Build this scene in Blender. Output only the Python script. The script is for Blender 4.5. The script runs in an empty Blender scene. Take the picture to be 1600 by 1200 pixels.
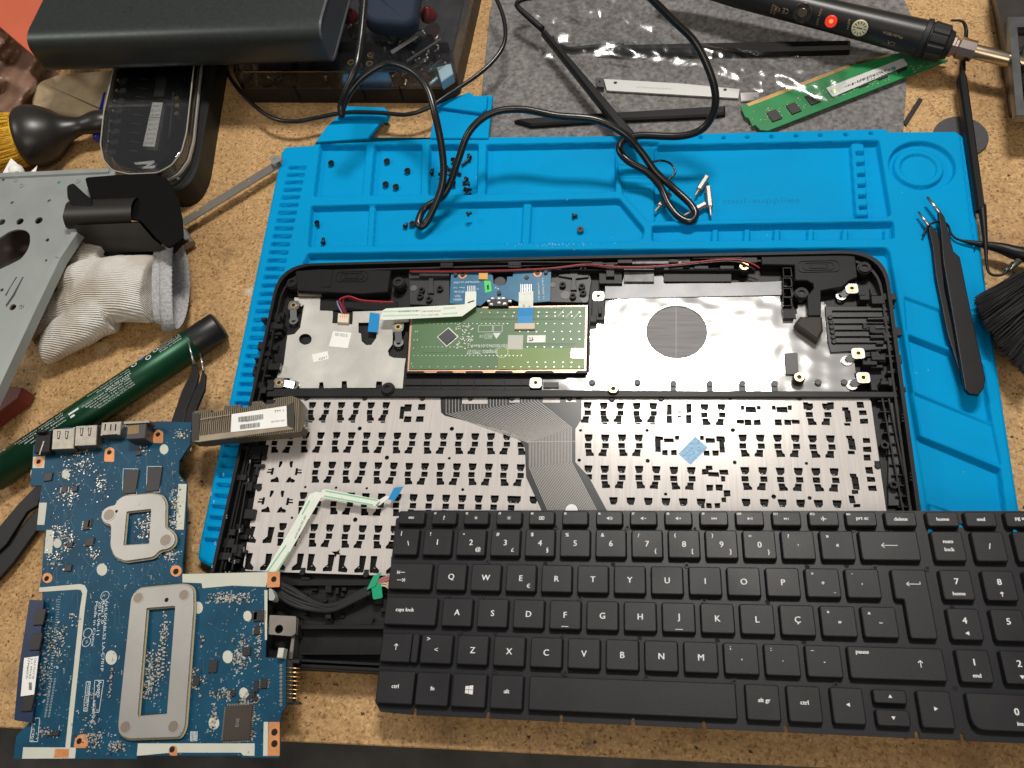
import bpy, math, random
import numpy as np
from mathutils import Vector, Matrix, Euler
random.seed(7)
S = 0.001                                   # the builders below work in millimetres
scene = bpy.context.scene
# ---------------------------------------------------------------- camera
CAM = Vector((189.45, -165.90, 444.81))
ROT = Euler((0.446151, 0.131939, 0.060928), 'XYZ')
FPX = 1250.0
cd = bpy.data.cameras.new('camera'); cam = bpy.data.objects.new('camera', cd)
scene.collection.objects.link(cam); scene.camera = cam
cam.location = CAM * S; cam.rotation_euler = ROT
cd.sensor_width = 36; cd.lens = FPX / 1600 * 36
cd.clip_start = 0.01; cd.clip_end = 50
cd.dof.use_dof = True; cd.dof.focus_distance = 0.49; cd.dof.aperture_fstop = 20.0
# ---------------------------------------------------------------- room light
world = bpy.data.worlds.new('World'); scene.world = world; world.use_nodes = True
wn = world.node_tree.nodes; wl = world.node_tree.links
bg = wn['Background']; bg.inputs['Strength'].default_value = 0.29
wt = wn.new('ShaderNodeTexCoord'); wx = wn.new('ShaderNodeSeparateXYZ'); wr = wn.new('ShaderNodeValToRGB')
wl.new(wt.outputs['Generated'], wx.inputs[0]); wl.new(wx.outputs['Z'], wr.inputs[0]); wl.new(wr.outputs[0], bg.inputs[0])
wr.color_ramp.elements[0].position = 0.0; wr.color_ramp.elements[0].color = (.26, .225, .18, 1)
wr.color_ramp.elements[1].position = 0.9; wr.color_ramp.elements[1].color = (.62, .64, .68, 1)
def area(name, loc, target, sx, sy, power, col):
    l = bpy.data.lights.new(name, 'AREA'); l.shape = 'RECTANGLE'; l.size = sx; l.size_y = sy; l.energy = power; l.color = col
    o = bpy.data.objects.new(name, l); scene.collection.objects.link(o)
    o.location = Vector(loc) * S
    o.rotation_euler = (Vector(target) - Vector(loc)).to_track_quat('-Z', 'Y').to_euler()
area('ceiling_lamp', (300, 690, 1300), (200, 60, 0), .36, .18, 18.4, (1, .95, .88))
area('front_fill', (500, -1100, 1500), (200, 0, 0), 1.1, .8, 9.5, (1, .87, .68))  # added soft warm fill from the front, lifts the dark shadows
area('side_lamp', (-900, 250, 1000), (100, 0, 0), .3, .3, 3.2, (1, .93, .84))
scene.view_settings.view_transform = 'Standard'; scene.view_settings.look = 'None'
scene.view_settings.exposure = 0; scene.view_settings.gamma = 1
scene.cycles.max_bounces = 8; scene.cycles.transparent_max_bounces = 12

# ---------------------------------------------------------------- helpers
RM = ROT.to_matrix()
def U(px, py, z=0.0):
    """a point of the 1600x1200 photograph laid on the horizontal plane z (mm)"""
    px, py, z = float(px), float(py), float(z); d = RM @ Vector(((px - 800) / FPX, -(py - 600) / FPX, -1)); t = (z - CAM.z) / d.z
    return CAM + t * d
def P2(pts, z): return [tuple(U(a, b, z)[:2]) for a, b in pts]
def Zc(ox, oy, s, pts): return [(ox + a / s, oy + b / s) for a, b in pts]
INV = {}
def thing(name, label, cat, loc=(0, 0, 0), group=None, mat=None):
    o = bpy.data.objects.new(name, None); scene.collection.objects.link(o); o.empty_display_size = .01
    if mat is not None: o.matrix_world = mat; INV[o.name] = None
    else: o.location = Vector(loc) * S; INV[o.name] = Vector(loc)
    o['label'] = label; o['category'] = cat
    if group: o['group'] = group
    return o
def area2(p): return sum(p[i][0] * p[(i + 1) % len(p)][1] - p[(i + 1) % len(p)][0] * p[i][1] for i in range(len(p))) / 2
def ccw(p): return list(p) if area2(p) > 0 else list(p)[::-1]
def inset(p, d):
    n = len(p); out = []
    for i in range(n):
        a, b, c = Vector(p[i - 1]), Vector(p[i]), Vector(p[(i + 1) % n])
        e1 = (b - a); e2 = (c - b)
        if e1.length < 1e-6 or e2.length < 1e-6: out.append(tuple(b)); continue
        e1.normalize(); e2.normalize()
        n1 = Vector((-e1.y, e1.x)); n2 = Vector((-e2.y, e2.x)); m = n1 + n2
        if m.length < .2: out.append(tuple(b + n1 * d)); continue
        m.normalize(); k = max(m.dot(n1), .4); out.append(tuple(b + m * d / k))
    return out
def rounded(p, r, n=4):
    p = ccw(p); out = []; N = len(p)
    rr = r if isinstance(r, (list, tuple)) else [r] * N
    for i in range(N):
        a, b, c = Vector(p[i - 1]), Vector(p[i]), Vector(p[(i + 1) % N])
        u = (a - b); v = (c - b); d = min(rr[i], u.length * .48, v.length * .48)
        if d < 1e-3: out.append(tuple(b)); continue
        q0 = b + u.normalized() * d; q1 = b + v.normalized() * d
        for k in range(n + 1):
            t = k / n; out.append(tuple(q0 * (1 - t) ** 2 + b * 2 * t * (1 - t) + q1 * t * t))
    return out
def smooth(pts, n=8, closed=False):
    P = [Vector(p) for p in pts]; N = len(P); out = []
    if N < 3: return P
    for i in range(N if closed else N - 1):
        p0 = P[i - 1] if (i > 0 or closed) else P[0] * 2 - P[1]
        p1 = P[i]; p2 = P[(i + 1) % N]
        p3 = P[(i + 2) % N] if (i + 2 < N or closed) else P[-1] * 2 - P[-2]
        for k in range(n):
            t = k / n
            out.append(.5 * ((2 * p1) + (p2 - p0) * t + (2 * p0 - 5 * p1 + 4 * p2 - p3) * t * t + (3 * p1 - p0 - 3 * p2 + p3) * t ** 3))
    if not closed: out.append(P[-1])
    return out
def circ(x, y, r, n=20, ry=None, rot=0):
    ry = r if ry is None else ry; c, s = math.cos(rot), math.sin(rot); o = []
    for k in range(n):
        a = 2 * math.pi * k / n; u = r * math.cos(a); v = ry * math.sin(a); o.append((x + u * c - v * s, y + u * s + v * c))
    return o
def rect(x, y, w, h, rot=0):
    c, s = math.cos(rot), math.sin(rot)
    return [(x + a * w / 2 * c - b * h / 2 * s, y + a * w / 2 * s + b * h / 2 * c) for a, b in ((-1, -1), (1, -1), (1, 1), (-1, 1))]
_fontcache = {}
def text_mesh(s, bold):
    k = (s, bold)
    if k not in _fontcache:
        c = bpy.data.curves.new('t', 'FONT'); c.body = s; c.size = 1; c.resolution_u = 3; c.offset = bold
        o = bpy.data.objects.new('t', c); m = o.to_mesh()
        vs = [tuple(v.co) for v in m.vertices]; fs = [tuple(p.vertices) for p in m.polygons]
        o.to_mesh_clear(); bpy.data.objects.remove(o); bpy.data.curves.remove(c)
        _fontcache[k] = (vs, fs)
    return _fontcache[k]
class M:
    def __init__(s): s.v = []; s.f = []; s.m = []; s.s = []
    def add(s, v, f, mi=0, sm=False):
        b = len(s.v); s.v += [tuple(a) for a in v]; s.f += [tuple(i + b for i in q) for q in f]
        s.m += [mi] * len(f); s.s += [sm] * len(f); return s
    def prism(s, p, z0, z1, mi=0, b=0, sm=False, top=None, zt=None):
        """outline p from z0 to z1; b chamfers the top edge; zt(x,y) gives an uneven top"""
        p = ccw(p); n = len(p); rings = [[(x, y, z0) for x, y in p]]
        if top is not None: rings.append([(x, y, z1) for x, y in top])
        elif b > 0: rings.append([(x, y, z1 - b) for x, y in p]); rings.append([(x, y, z1) for x, y in inset(p, b)])
        else: rings.append([(x, y, z1) for x, y in p])
        v = [q for r in rings for q in r]; f = [tuple(range(n))[::-1], tuple(range((len(rings) - 1) * n, len(rings) * n))]
        s.add(v, f, mi)
        side = [(r * n + i, r * n + (i + 1) % n, (r + 1) * n + (i + 1) % n, (r + 1) * n + i) for r in range(len(rings) - 1) for i in range(n)]
        b0 = len(s.v) - len(v); s.f += [tuple(i + b0 for i in q) for q in side]; s.m += [mi] * len(side); s.s += [sm] * len(side)
        return s
    def box(s, x, y, z, w, h, d, rot=0, mi=0, b=0): return s.prism(rect(x, y, w, h, rot), z, z + d, mi, b)
    def cyl(s, x, y, z, r, h, n=20, mi=0, b=0, r2=None):
        if r2 is not None: return s.prism(circ(x, y, r, n), z, z + h, mi, 0, True, top=circ(x, y, r2, n))
        return s.prism(circ(x, y, r, n), z, z + h, mi, b, True)
    def ring(s, x, y, z, r, ri, h, n=20, mi=0):
        o = circ(x, y, r, n); i = circ(x, y, ri, n)
        v = [(a, b, z) for a, b in o] + [(a, b, z + h) for a, b in o] + [(a, b, z) for a, b in i] + [(a, b, z + h) for a, b in i]
        f = []
        for k in range(n):
            j = (k + 1) % n; f += [(k, j, n + j, n + k), (n + k, n + j, 3 * n + j, 3 * n + k), (3 * n + k, 3 * n + j, 2 * n + j, 2 * n + k), (2 * n + k, 2 * n + j, j, k)]
        return s.add(v, f, mi, False)
    def tube(s, pts, r, n=10, mi=0, cap=True, flat=None):
        """swept tube; r a number or one per point; flat=(w,h) sweeps a flattened section"""
        P = [Vector(p) for p in pts]; N = len(P); rr = r if isinstance(r, (list, tuple)) else [r] * N
        v = []; up = None
        for i in range(N):
            t = (P[min(i + 1, N - 1)] - P[max(i - 1, 0)]).normalized()
            if up is None:
                up = Vector((0, 0, 1)) if abs(t.z) < .9 else Vector((1, 0, 0))
            a = t.cross(up)
            if a.length < 1e-4: a = t.cross(Vector((1, .1, 0)))
            a.normalize(); bb = a.cross(t).normalized(); up = bb if flat is None else Vector((0, 0, 1))
            fw, fh = flat or (1, 1)
            for k in range(n):
                an = 2 * math.pi * k / n; v.append(P[i] + a * math.cos(an) * rr[i] * fw + bb * math.sin(an) * rr[i] * fh)
        f = [(i * n + k, i * n + (k + 1) % n, (i + 1) * n + (k + 1) % n, (i + 1) * n + k) for i in range(N - 1) for k in range(n)]
        s.add(v, f, mi, True)
        if cap:
            b0 = len(s.v) - len(v)
            for q in (tuple(range(n))[::-1], tuple(range((N - 1) * n, N * n))):
                s.f.append(tuple(i + b0 for i in q)); s.m.append(mi); s.s.append(False)
        return s
    def lathe(s, p0, p1, prof, n=24, mi=0, sm=True, squash=1, cap=True):
        """profile [(distance mm along p0->p1, radius)]"""
        p0 = Vector(p0); d = (Vector(p1) - p0).normalized(); a = d.cross(Vector((0, 0, 1)))
        if a.length < 1e-3: a = Vector((1, 0, 0))
        a.normalize(); b = a.cross(d).normalized(); v = []
        for t, r in prof:
            for k in range(n):
                an = 2 * math.pi * k / n; v.append(p0 + d * t + a * math.cos(an) * r + b * math.sin(an) * r * squash)
        N = len(prof); f = [(i * n + k, i * n + (k + 1) % n, (i + 1) * n + (k + 1) % n, (i + 1) * n + k) for i in range(N - 1) for k in range(n)]
        s.add(v, f, mi, sm)
        if cap: s.add(v[:n], [tuple(range(n))[::-1]], mi); s.add(v[-n:], [tuple(range(n))], mi)
        return s
    def strip(s, pts, w, th, mi=0, side=None):
        """flat ribbon along 3d points"""
        P = [Vector(p) for p in pts]; v = []; N = len(P)
        for i in range(N):
            t = (P[min(i + 1, N - 1)] - P[max(i - 1, 0)]).normalized()
            a = side[i] if side else t.cross(Vector((0, 0, 1))).normalized()
            nn = a.cross(t).normalized()
            for q, h in ((-1, 0), (1, 0), (1, 1), (-1, 1)): v.append(P[i] + a * q * w / 2 + nn * h * th)
        f = [(i * 4 + k, i * 4 + (k + 1) % 4, i * 4 + 4 + (k + 1) % 4, i * 4 + 4 + k) for i in range(N - 1) for k in range(4)] + [(0, 3, 2, 1), (N * 4 - 4, N * 4 - 3, N * 4 - 2, N * 4 - 1)]
        return s.add(v, f, mi)
    def text(s, t, x, y, z, size, rot=0, mi=0, align='C', h=.05, bold=.0, w=None, M4=None):
        vs, fs = text_mesh(t, bold)
        if not vs: return s
        x0 = min(a[0] for a in vs); x1 = max(a[0] for a in vs); y0 = min(a[1] for a in vs); y1 = max(a[1] for a in vs)
        kx = size if w is None else w / max(x1 - x0, 1e-3)
        ox = {'C': (x0 + x1) / 2, 'L': x0, 'R': x1}[align]; oy = (y0 + y1) / 2 if align == 'C' else 0
        c, sn = math.cos(rot), math.sin(rot); out = []
        for a in vs:
            u = (a[0] - ox) * kx; q = (a[1] - oy) * size
            out.append((x + u * c - q * sn, y + u * sn + q * c, z))
        if M4 is not None: out = [tuple(M4 @ Vector(q)) for q in out]
        return s.add(out, fs, mi)
    def textpx(s, t, a, b, z, size, mi=0, bold=.0):
        """writing whose baseline runs from photo point a to photo point b on plane z, letter height size mm"""
        A = U(*a, z); B = U(*b, z); d = B - A
        return s.text(t, A.x, A.y, z, size, math.atan2(d.y, d.x), mi, 'L', w=d.length, bold=bold)
    def holes(s, outline, hs, z0, z1, mi=0):
        """a plate with real openings"""
        from mathutils.geometry import delaunay_2d_cdt
        loops = [ccw(outline)] + [ccw(h) for h in hs]; vs = []; es = []
        for lp in loops:
            k = len(vs); vs += [Vector(q[:2]) for q in lp]; es += [(k + i, k + (i + 1) % len(lp)) for i in range(len(lp))]
        r = delaunay_2d_cdt(vs, es, [], 0, 1e-4); co = np.array([tuple(q) for q in r[0]]); tri = np.array([tuple(f) for f in r[2]])
        cen = co[tri].mean(axis=1)
        def inside(p, pts):
            c = np.zeros(len(pts), bool); n = len(p)
            for i in range(n):
                ax, ay = p[i - 1]; bx, by = p[i]
                c ^= ((ay > pts[:, 1]) != (by > pts[:, 1])) & (pts[:, 0] < ax + (pts[:, 1] - ay) / (by - ay + 1e-15) * (bx - ax))
            return c
        ok = inside(loops[0], cen)
        for h in loops[1:]:
            x0 = min(q[0] for q in h); x1 = max(q[0] for q in h); sel = (cen[:, 0] > x0) & (cen[:, 0] < x1) & ok
            if sel.any(): idx = np.where(sel)[0]; ok[idx[inside(h, cen[idx])]] = False
        tri = tri[ok]; n = len(co); a2 = (co[tri[:, 1]] - co[tri[:, 0]]); b2 = (co[tri[:, 2]] - co[tri[:, 0]])
        flip = a2[:, 0] * b2[:, 1] - a2[:, 1] * b2[:, 0] < 0; tri[flip] = tri[flip][:, ::-1]
        v = [(x, y, z1) for x, y in co] + [(x, y, z0) for x, y in co]; f = [tuple(int(i) for i in t) for t in tri]
        edges = set((t[i], t[(i + 1) % 3]) for t in f for i in range(3)); side = [(a, n + a, n + b, b) for a, b in edges if (b, a) not in edges]
        return s.add(v, f + [tuple(n + i for i in t[::-1]) for t in f] + side, mi)
    def split(s, gap=.3):
        """one M per separate piece (pieces whose boxes touch stay together)"""
        n = len(s.v); par = list(range(n))
        def fd(i):
            while par[i] != i: par[i] = par[par[i]]; i = par[i]
            return i
        for f in s.f:
            r = fd(f[0])
            for i in f[1:]: par[fd(i)] = r
        comp = {}
        for i in range(n): comp.setdefault(fd(i), []).append(i)
        ids = list(comp); bb = {}
        for c in ids: a = np.array([s.v[i] for i in comp[c]]); bb[c] = [a.min(0) - gap, a.max(0) + gap]
        grp = {c: c for c in ids}
        def fg(c):
            while grp[c] != c: c = grp[c]
            return c
        for i, c in enumerate(ids):
            for d in ids[:i]:
                if fg(c) != fg(d) and (bb[c][0] <= bb[d][1]).all() and (bb[d][0] <= bb[c][1]).all(): grp[fg(c)] = fg(d)
        out = {}
        own = {i: fg(fd(i)) for i in range(n)}
        for f, m_, sm in zip(s.f, s.m, s.s):
            g = own[f[0]]; q, mp = out.setdefault(g, (M(), {}))
            for i in f:
                if i not in mp: mp[i] = len(q.v); q.v.append(s.v[i])
            q.f.append(tuple(mp[i] for i in f)); q.m.append(m_); q.s.append(sm)
        return [q for q, _ in out.values()]
    def each(s, name, mats, parent, gap=.0, **kw):
        r = [q.build(name, mats, parent, **kw) for q in s.split(gap)]; return r[0] if r else None
    def build(s, name, mats, parent=None, label=None, cat=None, group=None, kind=None, bevel=0, local=False, sub=0):
        me = bpy.data.meshes.new(name)
        v = np.array(s.v, dtype=float).reshape(-1, 3)
        o = bpy.data.objects.new(name, me)
        if parent is None:
            org = Vector(((v[:, 0].min() + v[:, 0].max()) / 2, (v[:, 1].min() + v[:, 1].max()) / 2, v[:, 2].min()))
            if kind == 'structure': org = Vector((0, 0, 0))
            o.location = org * S
        else:
            org = INV[parent.name]; o.parent = parent
            if org is None: org = Vector((0, 0, 0))
        INV[o.name] = org
        me.from_pydata(((v - np.array(org)) * S).tolist(), [], s.f)
        if not isinstance(mats, (list, tuple)): mats = [mats]
        for m in mats: me.materials.append(m)
        me.polygons.foreach_set('material_index', s.m); me.polygons.foreach_set('use_smooth', s.s)
        me.update(); scene.collection.objects.link(o); INV[o.name] = org
        if bevel:
            md = o.modifiers.new('bevel', 'BEVEL'); md.width = bevel * S; md.segments = 2; md.limit_method = 'ANGLE'; md.angle_limit = math.radians(40)
        if sub: md = o.modifiers.new('sub', 'SUBSURF'); md.levels = sub; md.render_levels = sub
        if label and parent is None: o['label'] = label; o['category'] = cat
        elif label: o['label'] = label
        if group: o['group'] = group
        if kind: o['kind'] = kind
        return o
def dup(root, loc, rz=0, label=None, parent=None):
    c = root.copy(); scene.collection.objects.link(c); c.location = Vector(loc) * S; c.rotation_euler = (0, 0, rz)
    if label: c['label'] = label
    for ch in list(root.children):
        k = ch.copy(); scene.collection.objects.link(k); k.parent = c
    return c

# ---------------------------------------------------------------- materials
def pmat(name, col, rough=.5, metal=0, var=0, vs=60, bump=0, bs=400, spec=.5, coat=0, trans=0, alpha=1, emit=None, ior=1.45, rvar=0, det=4, aniso=None, col2=None, dust=0):
    """principled material; var: colour variation, vs: its scale per metre; bump in mm"""
    m = bpy.data.materials.new(name); m.use_nodes = True; nt = m.node_tree; N = nt.nodes; L = nt.links; b = N['Principled BSDF']
    I = b.inputs; I['Base Color'].default_value = (*col, 1); I['Roughness'].default_value = rough; I['Metallic'].default_value = metal
    I['Specular IOR Level'].default_value = spec; I['Coat Weight'].default_value = coat; I['Transmission Weight'].default_value = trans; I['Alpha'].default_value = alpha; I['IOR'].default_value = ior
    if emit: I['Emission Color'].default_value = (*emit[:3], 1); I['Emission Strength'].default_value = emit[3]
    tc = N.new('ShaderNodeTexCoord'); vec = tc.outputs['Object']
    if aniso: mp = N.new('ShaderNodeMapping'); mp.inputs['Scale'].default_value = aniso; L.new(vec, mp.inputs[0]); vec = mp.outputs[0]
    if var or rvar or col2:
        n = N.new('ShaderNodeTexNoise'); n.inputs['Scale'].default_value = vs; n.inputs['Detail'].default_value = det; L.new(vec, n.inputs['Vector'])
        r = N.new('ShaderNodeValToRGB'); r.color_ramp.elements[0].position = .3; r.color_ramp.elements[1].position = .72; L.new(n.outputs[0], r.inputs[0])
        c2 = col2 or tuple(min(1, c * (1 + var)) for c in col); c1 = col if col2 else tuple(c * (1 - var) for c in col)
        r.color_ramp.elements[0].color = (*c1, 1); r.color_ramp.elements[1].color = (*c2, 1); cs = r.outputs[0]
        if dust:
            d = N.new('ShaderNodeTexNoise'); d.inputs['Scale'].default_value = 900; d.inputs['Detail'].default_value = 2; L.new(vec, d.inputs['Vector'])
            dr = N.new('ShaderNodeValToRGB'); dr.color_ramp.elements[0].position = .68; dr.color_ramp.elements[1].position = .76; L.new(d.outputs[0], dr.inputs[0])
            mx = N.new('ShaderNodeMix'); mx.data_type = 'RGBA'; mu = N.new('ShaderNodeMath'); mu.operation = 'MULTIPLY'; mu.inputs[1].default_value = dust
            L.new(dr.outputs[0], mu.inputs[0]); L.new(mu.outputs[0], mx.inputs['Factor']); L.new(cs, mx.inputs['A']); mx.inputs['B'].default_value = (.5, .48, .45, 1); cs = mx.outputs['Result']
        L.new(cs, I['Base Color'])
        if rvar:
            q = N.new('ShaderNodeMapRange'); q.inputs['To Min'].default_value = max(rough - rvar, .02); q.inputs['To Max'].default_value = min(rough + rvar, 1)
            q.inputs['From Min'].default_value = .3; q.inputs['From Max'].default_value = .7; L.new(n.outputs[0], q.inputs[0]); L.new(q.outputs[0], I['Roughness'])
    if bump:
        n2 = N.new('ShaderNodeTexNoise'); n2.inputs['Scale'].default_value = bs; n2.inputs['Detail'].default_value = 3; L.new(vec, n2.inputs['Vector'])
        bp = N.new('ShaderNodeBump'); bp.inputs['Distance'].default_value = bump * S; bp.inputs['Strength'].default_value = 1; L.new(n2.outputs[0], bp.inputs['Height']); L.new(bp.outputs[0], I['Normal'])
    return m
def nodes_of(m): return m.node_tree.nodes, m.node_tree.links, m.node_tree.nodes['Principled BSDF']
blk = pmat('black_plastic', (.010, .010, .011), .42, var=.25, bump=.03, bs=1500, dust=.05)
blkm = pmat('matte_black', (.008, .008, .0085), .6, var=.3, vs=30, dust=.04)
blkg = pmat('gloss_black', (.006, .006, .006), .22, bump=.02, bs=300)
dkgrey = pmat('dark_grey_plastic', (.045, .045, .048), .45, var=.2, bump=.02, bs=900, dust=.05)
void = pmat('deep_black', (.004, .004, .004), .8)
steel = pmat('brushed_steel', (.62, .61, .59), .3, 1, var=.1, rvar=.08, bump=.01, bs=300)
white = pmat('white_label', (.78, .78, .76), .6, var=.03)
ink = pmat('black_ink', (.02, .02, .022), .7)
silk = pmat('white_silkscreen', (.62, .66, .66), .6)
gold = pmat('gold_plating', (.80, .52, .22), .3, 1)
brass = pmat('brass_insert', (.70, .50, .22), .35, 1)
copperpad = pmat('copper_pad', (.62, .26, .10), .42, .25, var=.15, vs=300)
copper = pmat('copper_trim', (.70, .42, .28), .35, .8)
chrome = pmat('polished_metal', (.75, .74, .72), .15, 1)
# ================================================================ the bench
# particle board
m = bpy.data.materials.new('particle_board'); m.use_nodes = True; N, L, b = nodes_of(m)
tc = N.new('ShaderNodeTexCoord')
def noise(sc, det=4, rough=.5, w=None):
    n = N.new('ShaderNodeTexNoise'); n.inputs['Scale'].default_value = sc; n.inputs['Detail'].default_value = det; n.inputs['Roughness'].default_value = rough; L.new(tc.outputs['Object'], n.inputs['Vector']); return n
def ramp(src, stops):
    r = N.new('ShaderNodeValToRGB'); e = r.color_ramp.elements
    while len(e) < len(stops): e.new(.5)
    for k, (p, c) in zip(e, stops): k.position = p; k.color = (*c, 1)
    L.new(src, r.inputs[0]); return r.outputs[0]
def mix(f, a, bb, mode='MIX'):
    x = N.new('ShaderNodeMix'); x.data_type = 'RGBA'; x.blend_type = mode
    if isinstance(f, float): x.inputs['Factor'].default_value = f
    else: L.new(f, x.inputs['Factor'])
    for k, q in (('A', a), ('B', bb)):
        if isinstance(q, tuple): x.inputs[k].default_value = (*q, 1)
        else: L.new(q, x.inputs[k])
    return x.outputs['Result']
n1 = noise(520, 4, .7); n2 = noise(190, 2); n3 = noise(9, 5, .6); nd = noise(700, 2, .5)
def vor(sc, feat='F1'):
    dx = N.new('ShaderNodeMix'); dx.data_type = 'VECTOR'; dx.inputs['Factor'].default_value = .0025; L.new(tc.outputs['Object'], dx.inputs['A']); L.new(nd.outputs['Color'], dx.inputs['B'])
    v = N.new('ShaderNodeTexVoronoi'); v.inputs['Scale'].default_value = sc; L.new(dx.outputs['Result'], v.inputs['Vector']); return v
def sepr(v): q = N.new('ShaderNodeSeparateColor'); L.new(v.outputs['Color'], q.inputs[0]); return q
v1 = vor(760); v2 = vor(330); v3 = vor(150)
base = ramp(n1.outputs[0], [(.25, (.30, .175, .075)), (.45, (.44, .275, .125)), (.60, (.51, .325, .152)), (.80, (.66, .475, .28))])
g1 = ramp(sepr(v1).outputs[0], [(0, (.42, .34, .27)), (.12, (.72, .66, .58)), (.35, (.98, .97, .95)), (.8, (1.05, 1.05, 1.05)), (1, (1.28, 1.28, 1.25))])
c = mix(.85, base, mix(1.0, base, g1, 'MULTIPLY'))
def spots(v, r, keep, col, c):
    lt = N.new('ShaderNodeMath'); lt.operation = 'LESS_THAN'; lt.inputs[1].default_value = r; L.new(v.outputs['Distance'], lt.inputs[0])
    gt = N.new('ShaderNodeMath'); gt.operation = 'GREATER_THAN'; gt.inputs[1].default_value = keep; L.new(sepr(v).outputs[1], gt.inputs[0])
    mu = N.new('ShaderNodeMath'); mu.operation = 'MULTIPLY'; L.new(lt.outputs[0], mu.inputs[0]); L.new(gt.outputs[0], mu.inputs[1]); return mix(mu.outputs[0], c, col)
c = spots(v2, .20, .82, (.12, .068, .03), c); c = spots(v3, .16, .86, (.055, .03, .015), c)
patch = ramp(n2.outputs[0], [(.3, (.84, .82, .78)), (.6, (1, 1, 1))]); c = mix(.8, c, mix(1.0, c, patch, 'MULTIPLY'))
stain = ramp(n3.outputs[0], [(.33, (.60, .52, .44)), (.5, (1, 1, 1))]); c = mix(.55, c, mix(1.0, c, stain, 'MULTIPLY'))
sxyz = N.new('ShaderNodeSeparateXYZ'); L.new(tc.outputs['Object'], sxyz.inputs[0]); nst = noise(160, 4, .7)
for px_, py_, rr_, cc_ in ((355, 398, 9, (.16, .09, .045)), (362, 312, 8, (.2, .12, .06)), (338, 540, 10, (.17, .10, .05)), (160, 545, 7, (.6, .5, .38)), (335, 640, 9, (.14, .085, .05)), (320, 730, 14, (.15, .09, .05)), (700, 1140, 12, (.2, .12, .06)), (920, 1160, 5, (.12, .08, .05)), (1090, 1140, 8, (.2, .115, .05)), (1545, 380, 14, (.16, .10, .06)), (1555, 470, 12, (.58, .5, .4)), (20, 1060, 12, (.2, .12, .06)), (390, 455, 5, (.6, .55, .5)), (1520, 1190, 14, (.2, .11, .05)), (45, 130, 12, (.2, .12, .07))):
    q_ = U(px_, py_, 0) * S; vd = N.new('ShaderNodeVectorMath'); vd.operation = 'DISTANCE'; vd.inputs[1].default_value = (q_.x, q_.y, 0); L.new(tc.outputs['Object'], vd.inputs[0])
    ad_ = N.new('ShaderNodeMath'); ad_.operation = 'MULTIPLY_ADD'; ad_.inputs[1].default_value = -rr_ * S * 1.6; L.new(nst.outputs[0], ad_.inputs[0]); L.new(vd.outputs['Value'], ad_.inputs[2])
    mr_ = N.new('ShaderNodeMapRange'); mr_.inputs['From Min'].default_value = rr_ * S * .15; mr_.inputs['From Max'].default_value = -rr_ * S * .75; mr_.inputs['To Max'].default_value = .6; L.new(ad_.outputs[0], mr_.inputs[0]); c = mix(mr_.outputs[0], c, cc_)
L.new(c, b.inputs['Base Color']); b.inputs['Roughness'].default_value = .62; b.inputs['Specular IOR Level'].default_value = .35
bp = N.new('ShaderNodeBump'); bp.inputs['Distance'].default_value = .0002; L.new(n1.outputs[0], bp.inputs['Height']); L.new(bp.outputs[0], b.inputs['Normal'])
board = m
F0 = U(0, 1108, 0); F1 = U(1600, 1208, 0); F0 = U(0, 1140, 0); F2 = U(480, 1160, 0); F3 = U(1200, 1195, 0)
sl = (F3.y - F2.y) / (F3.x - F2.x)
yl = F2.y + sl * (-700 - F2.x); yr = F2.y + sl * (900 - F2.x)
M().prism([(-700, yl), (900, yr), (900, 900), (-700, 900)], -18, 0, b=.6).build('tabletop', board, kind='structure')
floor_m = pmat('grey_floor', (.10, .095, .09), .6, var=.4, vs=14)
M().prism([(-2500, -1500), (2500, -1500), (2500, 2500), (-2500, 2500)], -735, -720).build('floor', floor_m, kind='structure')
# stains left on the board by solder and glue, thin stuff pressed into the surface
dirt = pmat('scorch_mark', (.13, .075, .04), .8, var=.4, vs=500)

# ================================================================ blue silicone mat
def sdf(poly, X, Y):
    """signed distance to a polygon (negative inside)"""
    d = np.full(X.shape, 1e9); ins = np.zeros(X.shape, bool); n = len(poly)
    for i in range(n):
        ax, ay = poly[i - 1]; bx, by = poly[i]; ex, ey = bx - ax, by - ay
        t = np.clip(((X - ax) * ex + (Y - ay) * ey) / (ex * ex + ey * ey + 1e-9), 0, 1)
        d = np.minimum(d, np.hypot(X - ax - t * ex, Y - ay - t * ey))
        c = ((ay > Y) != (by > Y)); ix = ax + (Y - ay) / (by - ay + 1e-12) * ex; ins ^= c & (X < ix)
    return np.where(ins, -d, d)
RZ = 8.5; FZ = 3.2
matpx = [(445, 229), (490, 226), (497, 214), (577, 213), (670, 213), (762, 213), (960, 211), (1180, 205), (1384, 200), (1390, 205), (1494, 204), (1506, 213), (1525, 330), (1562, 600), (1592, 792), (1612, 900), (1560, 903), (325, 884), (308, 872), (311, 850), (440, 236)]
outer = P2(matpx, RZ)
xs = np.arange(-85, 420, .62); ys = np.arange(-95, 238, .62)
X, Y = np.meshgrid(xs, ys)
H = np.full(X.shape, RZ)
def smoothstep(t): t = np.clip(t, 0, 1); return t * t * (3 - 2 * t)
def recess(px, zf, wall=1.3, r=2.0, world=False, zz=RZ):
    global H
    p = px if world else P2(px, zz)
    p = rounded(p, r, 3) if r else p
    bx = [min(a[0] for a in p) - 3, max(a[0] for a in p) + 3]; by = [min(a[1] for a in p) - 3, max(a[1] for a in p) + 3]
    i0, i1 = np.searchsorted(ys, by); j0, j1 = np.searchsorted(xs, bx)
    d = sdf(p, X[i0:i1, j0:j1], Y[i0:i1, j0:j1])
    t = smoothstep(-d / wall); sub = H[i0:i1, j0:j1]
    H[i0:i1, j0:j1] = np.minimum(sub, sub * (1 - t) + zf * t)
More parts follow.
